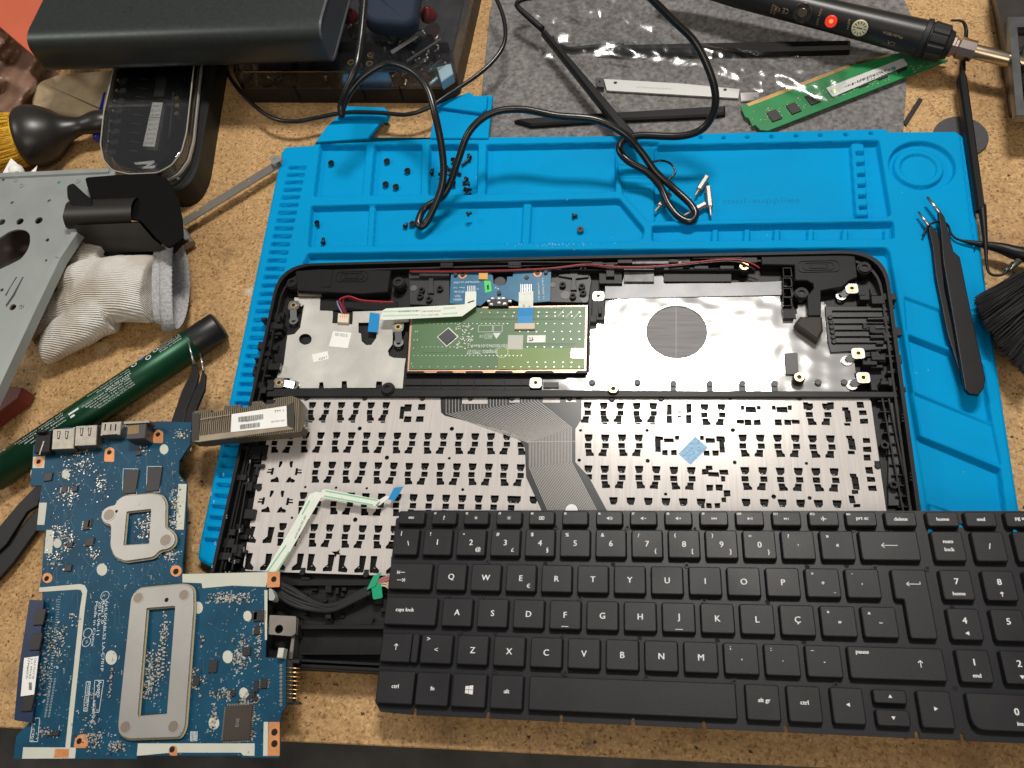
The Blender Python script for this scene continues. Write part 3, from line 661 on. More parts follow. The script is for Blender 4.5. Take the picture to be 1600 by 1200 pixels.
b.build('solder_points', pmat('solder', (.62, .62, .58), .3, .8), tp)['kind'] = 'stuff'
b = M()
for x0, y0, x1, y1 in ((560, 548, 1260, 548), (560, 540, 1210, 540), (890, 735, 1300, 735), (890, 745, 1290, 745), (540, 770, 640, 770), (560, 510, 1130, 500), (100, 805, 290, 805), (290, 805, 310, 780), (700, 475, 1200, 470)):
    p0, p1 = T(x0, y0), T(x1, y1); dd = (p1 - p0).normalized(); nn_ = Vector((-dd.y, dd.x, 0)) * .14; b.add([p0 - nn_, p0 + nn_, p1 + nn_, p1 - nn_], [(0, 1, 2, 3)])
b.build('board_tracks', pmat('dark_green_track', (.03, .09, .03), .4), tp)
b = M()
for k in range(3):
    p0, p1 = T(1160 + k * 60, 520 + k * 10), T(1205 + k * 62, 470 + k * 8); dd = (p1 - p0).normalized(); nn_ = Vector((-dd.y, dd.x, 0)) * .2; b.add([p0 - nn_, p0 + nn_, p1 + nn_, p1 - nn_], [(0, 1, 2, 3)])
b.textpx('Synaptics TM3127', (640 + 690 / 5, 390 + 785 / 5), (640 + 450 / 5, 390 + 785 / 5), TP + .06, 4.2)
b.textpx('920-002962-01RevA', (640 + 770 / 5, 390 + 738 / 5), (640 + 475 / 5, 390 + 742 / 5), TP + .06, 3.0)
for x0, y0, x1, y1 in ((540, 592, 645, 642), (658, 592, 722, 642), (590, 660, 642, 692)):
    a_, c_ = T(x0, y0), T(x1, y1)
    for (p, q) in (((a_.x, a_.y), (c_.x, a_.y)), ((c_.x, a_.y), (c_.x, c_.y)), ((c_.x, c_.y), (a_.x, c_.y)), ((a_.x, c_.y), (a_.x, a_.y))):
        dx, dy = q[0] - p[0], q[1] - p[1]; l = math.hypot(dx, dy); nx, ny = -dy / l * .13, dx / l * .13
        b.add([(p[0] - nx, p[1] - ny, TP + .06), (p[0] + nx, p[1] + ny, TP + .06), (q[0] + nx, q[1] + ny, TP + .06), (q[0] - nx, q[1] - ny, TP + .06)], [(0, 1, 2, 3)])
for x, s_ in ((560, 'CE'), (618, 'RU')): b.textpx(s_, (640 + (x + 18) / 5, 390 + 668 / 5), (640 + (x - 14) / 5, 390 + 668 / 5), TP + .06, 2.4)
q = T(680, 673); b.add([(q.x - 2.6, q.y + 2, TP + .06), (q.x + 2.6, q.y + 2, TP + .06), (q.x, q.y - 2.2, TP + .06)], [(0, 1, 2)])
q = T(722, 800); b.ring(q.x, q.y, TP + .03, 3.9, 3.6, .03, 24)
b.build('silkscreen', silk, tp)
b = M(); q = T(298, 683); b.box(q.x, q.y, TP, 8.2, 8.2, 1.0, math.radians(45), b=.15); cpu = b.build('chip', pmat('chip_grey', (.05, .05, .058), .4), tp)
b = M(); b.box(q.x, q.y, TP + .1, 10, 10, .1, math.radians(45)); b.build('chip_pins', pmat('solder_pins', (.5, .5, .45), .35, .8), cpu)
b = M(); b.prism(P2(Zc(640, 390, 5, [(770, 668), (888, 668), (884, 780), (765, 778)]), TP + .1), TP, TP + .1); b.build('pale_pad', pmat('pale_grey_pad', (.46, .47, .42), .5), tp)
b = M(); b.prism(P2(Zc(640, 390, 5, [(920, 670), (1063, 668), (1061, 724), (918, 726)]), TP + .1), TP, TP + .1)
for k in range(26): q = T(random.uniform(930, 965), random.uniform(682, 716)); b.box(q.x, q.y, TP + .1, .5, .5, .03, 0, 1)
b.build('label', [white, pmat('purple_ink', (.25, .06, .2), .6)], tp)
b = M(); b.prism(P2(Zc(640, 390, 5, [(1262, 785), (1375, 795), (1375, 848), (1258, 846)]), TP + .1), TP, TP + .12); b.build('bare_pad', steel, tp)
b = M(); b.prism(P2(Zc(640, 390, 5, [(1262, 771), (1372, 771), (1372, 792), (1262, 783)]), TP + .1), TP, TP + .1); b.build('copper_tape', copper, tp)
b = M()
for x0, x1 in ((105, 225), (330, 450), (562, 680), (795, 915), (1115, 1310)): b.prism(P2(Zc(640, 390, 5, [(x0, 950), (x1, 950), (x1 - 15, 964), (x0 + 15, 964)]), 12.8), 12, 13.3)
b.each('trim_tab', copper, tp)
# ---- blue button board
BP = 16.0
bpc = pmat('blue_board_small', (.018, .115, .22), .36, var=.18, vs=120, col2=(.03, .16, .28))
b = M(); o_ = Zc(640, 390, 5, [(325, 170), (615, 168), (650, 205), (655, 262), (695, 285), (740, 275), (762, 245), (762, 212), (808, 210), (808, 158), (1105, 155), (1098, 402), (985, 412), (880, 420), (800, 388), (640, 390), (598, 400), (555, 436), (312, 420)])
b.prism(P2(o_, BP), BP - 1.0, BP); bb_ = b.build('button_board', bpc, case)
b = M()
for px, py in ((723, 430), (840, 427)): q = U(px, py, BP); b.ring(q.x, q.y, BP, 2.7, 1.5, .1, 18)
b.each('screw_ring', copperpad, bb_)
b = M()
for px, py in ((723, 430), (840, 427)): q = U(px, py, BP); b.cyl(q.x, q.y, BP, 1.5, .5, 14)
for px, py in ((712, 430.5), (853, 426.5), (780, 459)): q = U(px, py, BP); b.cyl(q.x, q.y, BP, 1.3, 1.4, 14)
b.cyl(*U(823, 434, BP)[:2], BP, 1.6, .8, 4); b.each('screw', blk, bb_)
b = M(); b.prism(P2(Zc(640, 390, 5, [(542, 170), (612, 172), (610, 232), (538, 230)]), BP + 1.2), BP, BP + 1.2, b=.1); b.build('orange_connector', pmat('orange_tape', (.62, .34, .08), .4), bb_)
b = M(); b.prism(P2(Zc(640, 390, 5, [(582, 238), (634, 248), (642, 325), (590, 338)]), BP + .2), BP, BP + .2); gs = b.build('green_sticker', pmat('bright_green_sticker', (.06, .60, .12), .5), bb_)
b = M(); b.prism(P2(Zc(640, 390, 5, [(603, 280), (618, 270), (620, 312), (606, 312)]), BP + .25), BP + .2, BP + .26); b.build('stamp', ink, gs)
b = M()
for k in range(7): b.prism(P2(Zc(640, 390, 5, [(866 + k * 13.5, 270), (872 + k * 13.5, 270), (872 + k * 13.5, 330), (866 + k * 13.5, 330)]), BP + .1), BP, BP + .1)
for k in range(5): b.prism(P2(Zc(640, 390, 5, [(450 + k * 14, 282), (457 + k * 14, 282), (457 + k * 14, 342), (450 + k * 14, 342)]), BP + .1), BP, BP + .1)
for x, y in ((620, 405), (650, 385), (700, 385), (735, 383), (785, 405), (640, 430), (700, 418), (745, 425)): q = U(640 + x / 5, 390 + y / 5, BP); b.box(q.x, q.y, BP - .5, 2.2, 1.6, 1.4, b=.3)
b.build('solder_joints', pmat('bright_solder', (.72, .72, .70), .28, .7), bb_)['kind'] = 'stuff'
b = M(); q = U(779, 473, 16); b.box(q.x, q.y, 13, 13, 5.5, 3.5, b=.3); b.build('switch', blk, bb_)
b = M(); w_ = lambda s_, x0, y0, x1, y1, h: b.textpx(s_, (640 + x0 / 5, 390 + y0 / 5), (640 + x1 / 5, 390 + y1 / 5), BP + .05, h)
w_('CRYSTALBAY LA-C702P', 545, 245, 345, 250, 1.9); w_('Rev: 1.0', 430, 292, 345, 292, 1.6); w_('2015-06', 430, 322, 350, 322, 2.2); w_('TOUCH', 400, 355, 355, 355, 2.2); w_('000001', 410, 382, 345, 382, 2.2)
w_('LA-C702P 11', 1035, 225, 1040, 385, 1.5); w_('L91080 01', 1000, 260, 1005, 390, 1.5)
w_('C1', 540, 300, 520, 300, 2); w_('P3', 700, 300, 670, 290, 1.8)
b.build('silkscreen', silk, bb_)
# clear boss in the board's notch
b = M(); q = U(781, 440, 15); b.cyl(q.x, q.y, 12, 3.9, 3, 20, b=.4); b.build('notch_boss', dkgrey, case)
# white ribbon cables with blue ends
ffcw = pmat('white_ribbon', (.68, .72, .66), .45, var=.04, vs=200)
ffcb = pmat('blue_ribbon_end', (.0, .22, .52), .4)
ffcg = pmat('green_print', (.22, .50, .30), .5)
b = M(); z_ = 18.4
b.prism(P2([(727, 455), (744, 455), (744, 477), (726, 478)], 17), 16.4, 16.7)
b.prism(P2([(744, 470), (744, 478), (722, 494), (600, 500), (594, 499), (598, 485), (603, 482), (726, 475.5)], z_), z_ - .3, z_)
r1 = b.build('ribbon_cable', ffcw, case)
b = M()
for (x0, x1, y) in ((795, 1030, 745), (795, 1020, 772), (1170, 1250, 727), (1170, 1260, 760)):
    for k in range(3): b.prism(P2(Zc(400, 300, 4, [(x0, y - 2 + k * 3.4), (x1, y - 8 + k * 3.4), (x1, y - 6.6 + k * 3.4), (x0, y - .6 + k * 3.4)]), z_ + .05), z_, z_ + .04)
b.build('ribbon_print', ffcg, r1)
b = M(); b.textpx('AWM 20624 80C', Zc(400, 300, 4, [(1155, 738)])[0], Zc(400, 300, 4, [(1035, 742)])[0], z_ + .05, 1.6); b.textpx('60V VW-1 H-C', Zc(400, 300, 4, [(1140, 762)])[0], Zc(400, 300, 4, [(1030, 766)])[0], z_ + .05, 1.6)
b.textpx('E118077', Zc(400, 300, 4, [(1010, 738)])[0], Zc(400, 300, 4, [(890, 742)])[0], z_ + .05, 1.5); b.build('ribbon_writing', ink, r1)
b = M(); b.prism(P2([(578, 488), (593, 490), (590, 519), (574.5, 518)], 13.5), 13.0, 13.4); b.build('ribbon_end', ffcb, r1)
b = M(); b.tube(smooth([U(731, 473, 17.4), U(737, 471, 17.6), U(741, 470, 17.5)], 4), .4, 6); b.build('pen_mark', ink, r1)
b = M()
b.strip([U(822, 456, 16.4), U(822, 470, 17.2), U(821.5, 481, 16.2)], 9.2, .3)
r2 = b.build('ribbon_cable', ffcw, case)
b = M(); b.textpx('AWM 20624', (818, 459), (817, 479), 16.95, 1.6); b.textpx('60V VW-1', (827, 459), (826, 479), 16.95, 1.6); b.build('ribbon_writing', ink, r2)
b = M(); b.strip([U(821.4, 481, 16.3), U(821, 494, 15.4), U(820.5, 506, 14.9)], 9.6, .3); b.build('ribbon_end', ffcb, r2)
b = M(); q = U(820, 510, 15); b.box(q.x, q.y, TP, 12.8, 4.4, 1.4, b=.25); cn = b.build('ribbon_connector', pmat('beige_connector', (.55, .47, .36), .45), case)
# ---- speakers
spk = pmat('speaker_plastic', (.0085, .0085, .009), .5, spec=.22, var=.15, bump=.06, bs=1300)
def oval(b, c, z, rx, ry, n=3):
    for k in range(n):
        f = 1 - k * .27; o = rounded(rect(c.x, c.y, rx * 2 * f, ry * 2 * (f - .06 * k)), ry * (f - .06 * k), 8); i = rounded(rect(c.x, c.y, rx * 2 * f - 1.2, ry * 2 * (f - .06 * k) - 1.2), ry * (f - .06 * k) - .6, 8)
        b.holes(o, [i], z - .1, z + .45)
    b.prism(rounded(rect(c.x, c.y, rx * .7, ry * .5), ry * .25, 6), z, z + .3, b=.1)
b = M(); b.prism(P2(Zc(400, 390, 5, [(305, 165), (500, 150), (1055, 160), (1030, 330), (830, 345), (500, 330), (320, 320)]), 17), FL, 17, b=.5)
b.prism(P2(Zc(400, 390, 5, [(525, 165), (600, 165), (578, 292), (512, 290)]), 17.5), 16.9, 17.4, b=.1)
oval(b, U(400 + 748 / 5, 390 + 210 / 5, 17), 17, 11.2, 4.2); sp1 = b.build('speaker', spk, case)
b = M(); b.prism(P2(Zc(1120, 390, 5, [(345, 50), (1080, 35), (1100, 215), (1040, 240), (985, 290), (815, 320), (815, 515), (710, 518), (705, 360), (755, 300), (750, 265), (700, 240), (610, 240), (605, 120), (350, 115)]), 17), FL, 17, b=.5)
oval(b, U(1120 + 795 / 5, 390 + 130 / 5, 17), 17, 12.5, 4.3); sp2 = b.build('speaker', spk, case)
b = M(); b.prism(P2(Zc(1120, 390, 5, [(655, 515), (825, 515), (835, 625), (790, 705), (640, 600), (612, 570)]), 19), 13, 18.5, b=1.2); b.build('foam_wedge', pmat('brown_foam', (.035, .030, .023), .7, bump=.05, bs=900), sp2)
b = M(); b.prism(P2(Zc(400, 390, 5, [(320, 320), (510, 320), (510, 360), (330, 360)]), 14), 12, 14); b.build('foam_pad', pmat('tan_foam', (.10, .085, .06), .6), sp1)
# ---- screw bosses and inserts
def boss(px, py, z, r, ri, mt, parent=case, base=FL, mi=None, name='screw_insert'):
    c = U(px, py, z); b = M(); b.cyl(c.x, c.y, base, r + .7, z - base - 1, 18, 0, b=.3); b.ring(c.x, c.y, z - 1.2, r, ri, 1.2, 18, 1); b.cyl(c.x, c.y, z - 1.15, ri + .02, .05, 14, 2)
    return b.build(name, [case_in, mt, void], parent)
tabm = pmat('bright_metal_tab', (.42, .41, .39), .3, 1, bump=.05, bs=200)
for px, py, tab in ((458.6, 477, 1), (622, 511, 1), (436, 598, 2), (837, 598, 0), (935, 462.6, 0), (1331, 450.6, 4), (1341, 552, 4), (1349, 590, 4)):
    z = 14.8; c = U(px, py, z); b = M(); b.prism(rounded(rect(c.x, c.y, 7, 7), 2, 3), FL, z - .4, b=.2)
    bs_ = b.build('insert_post', case_in, case)
    b = M(); b.holes(rounded(rect(c.x, c.y, 7.2, 6.8), 2, 3), [circ(c.x, c.y, 2.1, 16)], z - .4, z)
    dirs = {1: (1.0, -10), 2: (9, -.5), 3: (-9, -4), 4: (-6, -3.5)}
    if tab in dirs:
        dx, dy = dirs[tab]; e = Vector((c.x + dx, c.y + dy, 0)); n_ = Vector((-dy, dx, 0)).normalized() * 2.2
        p0 = Vector((c.x + dx * .25, c.y + dy * .25, z)); b.add([p0 - n_, p0 + n_, Vector((e.x, e.y, 12.4)) + n_, Vector((e.x, e.y, 12.4)) - n_], [(0, 1, 2, 3)]); b.ring(e.x, e.y, 11.6, 3.1, 1.5, .9, 18)
    b.build('metal_tab', tabm, bs_)
    b = M(); b.ring(c.x, c.y, z - 1, 2.15, 1.2, 1.3, 16); b.cyl(c.x, c.y, z - 1, 1.25, .1, 14, 1); b.build('brass_insert', [brass, void], bs_)
for px, py in ((958, 607), (1249, 589), (1163, 415.6)): boss(px, py, 17.5, 2.7, 1.4, brass)
for px, py in ((622, 440), (456, 441), (605, 606), (1253, 457), (1351, 417)): boss(px, py, 17.6, 3.6, 1.7, shellp, name='screw_post')
b = M()
for x, y in ((93, 313), (235, 300), (80, 360), (150, 385), (1195, 272), (1345, 285), (1275, 360), (1355, 335), (1355, 150), (925, 130), (520, 145), (400, 150), (1050, 130), (1270, 120), (1160, 165)):
    c = U(640 + x / 5, 390 + y / 5, 14); b.ring(c.x, c.y, FL + 2, 2.1, 1.0, 3, 14); b.cyl(c.x, c.y, FL + 2, 1.0, 1.6, 10)
b.each('small_post', shellp, case)
b = M()
for x, y, r in ((28, 295, 2.2), (1115, 270, 1.9), (1215, 350, 3), (1365, 380, 2.6)): c = U(640 + x / 5, 390 + y / 5, 13); b.cyl(c.x, c.y, FL + 2.9, r, .3, 16)
b.each('moulding_mark', pmat('worn_grey', (.10, .10, .105), .4), case)
# button wells either side of the blue board, with T-shaped springs
for ox, oy, f in ((0, 0, 1), (1118, -13, 1)):
    b = M(); z = 13.4
    g = [(-10, 175), (310, 175), (310, 435), (0, 425)] if ox == 0 else [(1105, 150), (1400, 160), (1420, 240), (1395, 410), (1095, 405)]
    b.prism(P2(Zc(640, 390, 5, g), 12.5), FL, 11.9, b=.2)
    w = [(75, 185), (310, 175), (312, 215), (185, 225), (185, 275), (190, 340), (140, 340), (140, 275), (150, 225), (75, 212)] if ox == 0 else [(1165, 185), (1250, 190), (1255, 160), (1310, 160), (1312, 195), (1400, 200), (1395, 215), (1300, 225), (1300, 270), (1305, 315), (1258, 315), (1262, 268), (1268, 222), (1165, 205)]
    b.prism(P2(Zc(640, 390, 5, w), z), 11.8, z, b=.2)
    b.build('button_well', pmat('well_plastic', (.025, .026, .029), .4, var=.2, vs=90, dust=.08), case)
# ---- clips, ribs and ledges along the edges
random.seed(21)
b = M()
def bxp(x0, y0, x1, y1, z0, z1, bev=.2): b.prism(P2([(x0, y0), (x1, y0), (x1, y1), (x0, y1)], z1), z0, z1, b=bev)
bxp(660, 408, 925, 410, FL, 17.6); bxp(640, 421, 1160, 422, FL, 16)
for x in (698, 804): bxp(x - 10, 409, x + 10, 418, FL, 17.9); [bxp(x - 8 + k * 4.5, 411, x - 5.5 + k * 4.5, 415, 17.8, 18.3) for k in range(4)]
for x0, y0, x1, y1, z in ((925, 409, 942, 415, 17), (947, 411, 960, 432, 16.5), (936, 425, 972, 443, 14), (965, 401, 988, 411, 17), (1037, 418, 1143, 440, 13.2), (1045, 405, 1060, 410, 17), (1082, 399, 1160, 404, 17.2), (1065, 408, 1078, 418, 16), (1157, 402, 1183, 410, 17), (925, 470, 945, 500, 14.5), (922, 492, 932, 503, 16.5), (935, 480, 940, 490, 17)): bxp(x0, y0, x1, y1, FL, z)
for x in (1044, 1083, 1122): bxp(x, 435, x + 20, 441, FL, 12.6)
for x in (1045, 1085, 1125): bxp(x, 415, x + 22, 420, FL, 16.6)
b.each('rear_ledge', case_in, case)
b = M(); bxp(970, 402, 1078, 412, FL, 15.6); bxp(975, 420, 1022, 440, FL, 13.8); b.each('worn_ledge', pmat('light_grey_plastic', (.12, .12, .125), .4, var=.5, vs=150), case)
b = M()
for y in (418, 434, 450, 464): b.holes(P2([(1223, y), (1236, y), (1238, y + 14), (1224, y + 14)], 17), [P2([(1224, y + 1), (1235, y + 1), (1236.5, y + 13), (1225, y + 13)], 17)], FL, 17)
b.prism(P2([(1222, 480), (1240, 480), (1241, 497), (1225, 497)], 15), FL, 15)
b.each('cable_guide', shellp, case)
b = M()    # vent slab on the right
b.prism(P2(Zc(1120, 390, 5, [(845, 440), (1335, 440), (1380, 770), (890, 802), (865, 700)]), 13.4), FL, 13, b=.3)
for k in range(6): y = 470 + k * 50; b.prism(P2(Zc(1120, 390, 5, [(905 + k * 6, y), (1340 + k * 7, y - 2), (1340 + k * 7, y + 4), (905 + k * 6, y + 5)]), 14.4), 12.9, 14.4)
for k in range(3): y = 530 + k * 72; b.prism(P2(Zc(1120, 390, 5, [(1175 + k * 12, y), (1340 + k * 14, y - 3), (1342 + k * 14, y + 12), (1180 + k * 12, y + 14)]), 15.4), 12.9, 15.2, b=.3)
b.build('vent_slab', pmat('vent_plastic', (.015, .015, .0165), .42, var=.15, vs=60), case)
b = M()
for k in range(6): c = U(1120 + (885 + k * 6) / 5, 390 + (530 + k * 38) / 5, 13.6); b.cyl(c.x, c.y, 12.9, 1.5, 1.2, 12, b=.3)
b.each('vent_stud', blkg, case)
b = M(); random.seed(5)
def lattice(x0, y0, x1, y1, w0, w1, n, sd):
    """bits of ribs and clips between two edge points, spread across a strip w wide"""
    random.seed(sd)
    for k in range(n):
        t = random.random(); x = x0 + (x1 - x0) * t + random.uniform(w0, w1); y = y0 + (y1 - y0) * t; z = random.uniform(11, 16.5)
        c = U(x, y, z); b.box(c.x, c.y, FL, random.uniform(1.5, 8), random.uniform(1, 6), z - FL, 0, 0, b=.25)
lattice(420, 490, 405, 610, -8, 20, 46, 3); lattice(400, 625, 352, 880, -4, 26, 60, 4)
lattice(1385, 455, 1408, 612, -45, 4, 46, 6)
for px0, py0, px1, py1 in ((1378, 618, 1412, 800), (1388, 618, 1425, 800), (393, 690, 350, 890), (405, 640, 362, 890)):
    p0, p1 = U(px0, py0, 14.6), U(px1, py1, 14.6); dd = (p1 - p0).normalized(); n_ = Vector((-dd.y, dd.x, 0)) * .4
    b.prism([tuple((p0 - n_)[:2]), tuple((p0 + n_)[:2]), tuple((p1 + n_)[:2]), tuple((p1 - n_)[:2])], FL, 14.4)
for k in range(11): y = 626 + k * 16.5; x = 1370 + (y - 618) * .19; bxp(x, y, x + 16, y + 1.2, FL, 13.4, 0)
for x, y in ((1383, 695), (1397, 757)): c = U(x, y, 15); b.ring(c.x, c.y, FL, 2.2, 1.2, 6, 14)
b.each('clip', case_in, case, gap=.6)
b = M()
bxp(1388, 622, 1405, 790, FL, 11.5); b.build('side_ledge', pmat('side_plastic', (.032, .033, .036), .45, var=.3, vs=120), case)
b = M()
for x, y in ((1411, 653), (1424, 745)):
    for k in range(3): bxp(x - 2, y - 7 + k * 5, x + 3, y - 4 + k * 5, FL, 17.8)
b.each('snap_hook', shellp, case)
# ---- front bay under the key plate, where the wiring and the hinge sit
b = M()
bxp(430, 905, 610, 915, FL, 12.4); bxp(470, 976, 620, 983, FL, 15); b.prism(P2([(468, 983), (640, 988), (640, 1024), (468, 1018)], 8.6), 7, 9.04)
bxp(468, 1020, 640, 1023, FL, 15.5)
for x, y, w, h, z in ((508, 914, 10, 12, 13), (524, 918, 5, 10, 14), (508, 957, 9, 10, 14), (470, 902, 14, 4, 13), (520, 977, 24, 5, 14.5), (560, 975, 22, 4, 13.6), (595, 950, 8, 6, 13), (585, 922, 12, 22, 12), (530, 940, 20, 10, 11)): bxp(x, y, x + w, y + h, FL, z)
random.seed(9)
for k in range(26): x = random.uniform(430, 600); y = random.uniform(915, 972); w = random.uniform(3, 14); bxp(x, y, x + w, y + random.uniform(2, 8), FL, random.uniform(10, 13))
b.build('front_bay', shellp, case)
b = M(); random.seed(12)
for k in range(6):
    o1 = random.uniform(-3, 3); o2 = random.uniform(-3, 3)
    b.tube(smooth([U(420, 905 + k * 3 + o1, 16), U(455, 918 + k * 5 + o2, 15 + k * .4), U(490, 940 + k * 2.6 + o1, 14.6), U(520, 945 + k * 1.6 + o2, 14.8), U(552, 930 + k * 2, 15), U(580, 916 + k * 2, 15.5)], 5), 1.3, 8)
b.build('wire_bundle', blkm, case)
b = M(); b.tube(smooth([U(583, 915, 16.5), U(597, 905, 17.5), U(615, 899, 17)], 4), 1.0, 8, 0); b.tube(smooth([U(585, 917, 16.5), U(600, 908, 17.5), U(618, 903, 17)], 4), .9, 8, 0)
for k in range(3): b.tube(smooth([U(590, 914 + k * 2, 17), U(600, 907 + k * 4, 17.4), U(610, 913 + k * 4, 16.5)], 4), .55, 6, 1)
b.each('wire', [pmat('pink_wire', (.35, .12, .13), .4), pmat('cream_wire', (.55, .45, .30), .4)], case)
b = M(); b.strip([U(578, 911, 18.2), U(591, 905, 18.6)], 8, .3, side=[Vector((.35, 1, 0)).normalized()] * 2); b.prism(rounded(P2([(580, 915), (595, 908), (598, 934), (583, 937)], 18), 1, 3), 17.6, 18.0)
b.build('green_tape', pmat('green_tape', (.0, .30, .14), .4), case)
# speaker wires: red, black and violet
b = M()
b.tube(smooth([U(539, 490, 14), U(533, 476, 17), U(531, 468, 19), U(545, 463, 19.5), U(565, 469, 18), U(600, 471.5, 16.5), U(615, 472, 16)], 6), .55, 8, 0)
b.tube(smooth([U(542, 490, 14), U(536, 474, 17), U(540, 465, 18.5), U(560, 470, 17), U(600, 473.5, 16)], 6), .5, 8, 1)
b.tube(smooth([U(535, 490, 14), U(528, 476, 16), U(527, 470, 17.4)], 6), .5, 8, 2)
b.tube(smooth([U(640, 424, 17), U(700, 424, 17), U(760, 423, 17.5), U(800, 422, 17.5), U(860, 419, 17.5), U(915, 413, 17.5), U(950, 416, 17.8), U(1000, 417, 17.6), U(1060, 413, 17.6), U(1120, 406, 18), U(1155, 406, 18.4), U(1175, 412, 18), U(1187, 419, 17)], 6), .5, 8, 0)
b.tube(smooth([U(640, 426, 17), U(700, 426, 17), U(760, 425, 17.5), U(800, 424, 17.5), U(860, 420.5, 17.5), U(915, 415, 17.5), U(950, 418.5, 17.8), U(1000, 419, 17.6), U(1060, 415, 17.6), U(1120, 409, 18), U(1150, 409, 18.4), U(1170, 416, 18), U(1180, 422, 17)], 6), .5, 8, 3)
b.each('speaker_wire', [pmat('red_wire', (.33, .02, .03), .35), pmat('dark_red_wire', (.16, .02, .03), .35), pmat('violet_wire', (.25, .25, .5), .4), pmat('black_wire', (.03, .012, .014), .35)], case)
b = M(); b.prism(P2([(521, 487), (551, 488), (550, 506), (519, 504)], 12), 10.8, 11.9); b.build('socket_well', void, case)
b = M(); b.prism(P2([(528, 489), (545, 490), (544, 504), (527, 503)], 14), 11.9, 13.8, b=.2)
for k in range(4): q = U(532 + k * 3.3, 494, 14); b.box(q.x, q.y, 13.8, .5, 2.2, .1, 0, 1)
b.build('wire_plug', [pmat('cream_plug', (.68, .60, .48), .45), pmat('orange_contact', (.7, .25, .05), .4)], case)
b = M(); b.prism(P2([(500, 466), (620, 470), (620, 485), (498, 484)], 11), FL, 10.6); b.build('dark_recess', void, case)
# ---- hinge bracket, lower left
b = M(); hz = 20
b.holes(rounded(P2([(421, 961), (463, 963), (462, 990), (455, 994), (419, 991)], hz), .8, 3), [circ(*U(436, 983, hz)[:2], 2.3, 18)], hz - 1, hz)
b.prism(P2([(456, 991), (461, 992), (457, 1030), (450, 1030)], 17), 10, 17, b=.2); b.prism(P2([(460, 964), (466, 966), (464, 992), (460, 992)], 18), 10, 17.5, b=.2)
b.build('hinge_bracket', pmat('hinge_steel', (.38, .34, .30), .34, 1, var=.12, vs=80), case)
b = M(); q = U(436, 983, 16); b.cyl(q.x, q.y, 12, 2.4, 3, 16); b.build('hinge_screw', void, case)
# ================================================================ the loose keyboard, keys up
KR = Euler((-0.06166423, -0.03568155, 0.01013595), 'XYZ').to_matrix().to_4x4()
KM = Matrix.Translation(Vector((65.863, -60.389, 5.0627 + 13)) * S) @ KR
kb = thing('laptop_keyboard', 'loose black laptop keyboard with white legends lying across the front of the open case', 'keyboard', mat=KM)
kbm = pmat('keyboard_frame_plastic', (.010, .010, .0125), .40, spec=.35, var=.15, vs=30, bump=.02, bs=700)
keym = pmat('keycap_plastic', (.0125, .0125, .0145), .42, spec=.36, var=.12, vs=25, bump=.05, bs=1500, rvar=.06, dust=.03)
keys = pmat('keycap_side', (.010, .010, .011), .5)
leg = pmat('legend_white', (.66, .66, .67), .6)
P = 19.0
rnd = lambda x0, y0, x1, y1: [(x0 * P, y0 * P), (x1 * P, y0 * P), (x1 * P, y1 * P), (x0 * P, y1 * P)]
base_o = rounded([(-.40 * P, 1.02 * P), (17.4 * P, 1.0 * P), (17.4 * P, -4.66 * P), (-.12 * P, -4.66 * P), (-.30 * P, -4.45 * P)], [2.5, 4, 4, 1.5, 1.5], 4)
hs = []
for u in (1.88, 3.8, 4.72, 6.55, 8.2, 9.9, 12.3, 14.1, 15.9, 11.25): hs.append([(u * P - .9, -4.72 * P), (u * P + .9, -4.72 * P), (u * P + .9, -4.53 * P), (u * P, -4.49 * P), (u * P - .9, -4.53 * P)])
# notches cut into the lower edge: build outline with them
ob = [(-.40 * P, 1.02 * P), (-.40 * P, .9 * P)]
lower = [(-.30 * P, -4.40 * P), (-.12 * P, -4.62 * P)]
for u in (.82, 1.88 + .92, 4.72, 6.55, 8.3, 10.25, 13.25, 14.25):
    lower += [(u * P - .9, -4.66 * P), (u * P - .9, -4.54 * P), (u * P - .4, -4.50 * P), (u * P + .4, -4.50 * P), (u * P + .9, -4.54 * P), (u * P + .9, -4.66 * P)]
outl = [(-.32 * P, 1.03 * P), (-.42 * P, .9 * P)] + lower + [(17.4 * P, -4.66 * P), (17.4 * P, 1.03 * P)]
ph = [circ(14.46 * P, .47 * P, 1.35, 14), circ(16.0 * P + 10, .47 * P, 1.3, 14)]
ph += [circ(x * P, y * P, r, 12) for x, y, r in ((15.22, .62, 1.1), (-.30, -4.28, .8))]
b = M(); b.holes(outl, ph, -5.4, -3.9); fr = b.build('frame', kbm, kb, bevel=.2)
b = M(); hb = M()
for x, y in ((1.45, .52), (2.48, -.52), (4.42, .52), (6.45, .52), (8.32, .49), (8.05, -.55), (13.4, .48), (5.15, -1.5), (8.47, -1.5), (13.75, -1.5), (4.7, -2.48), (6.9, -3.5), (9.1, -3.52), (11.55, -3.52), (1.85, -2.5), (2.9, -3.5), (4.8, -3.48), (2.4, -1.5), (1.4, -1.5), (12.5, .5), (12.9, -.55), (14.18, -.55)):
    b.ring(x * P, y * P, -3.9, 1.5, .85, .5, 14); hb.cyl(x * P, y * P, -3.88, .9, .3, 12)
for x, y in ((4.15, -.55), (6.05, -.55), (2.85, -2.52), (6.75, -2.52), (8.75, -2.52), (10.1, -1.5), (10.9, -2.5), (11.2, -.55), (14.6, -1.55), (14.3, -3.5), (4.75, -3.5), (.6, -4.0), (12.2, -.5)):
    hb.cyl(x * P, y * P, -3.89, 1.25, .06, 14)
b.each('rivet_ring', kbm, fr); hb.each('rivet_hole', void, fr)
KT = 0.0
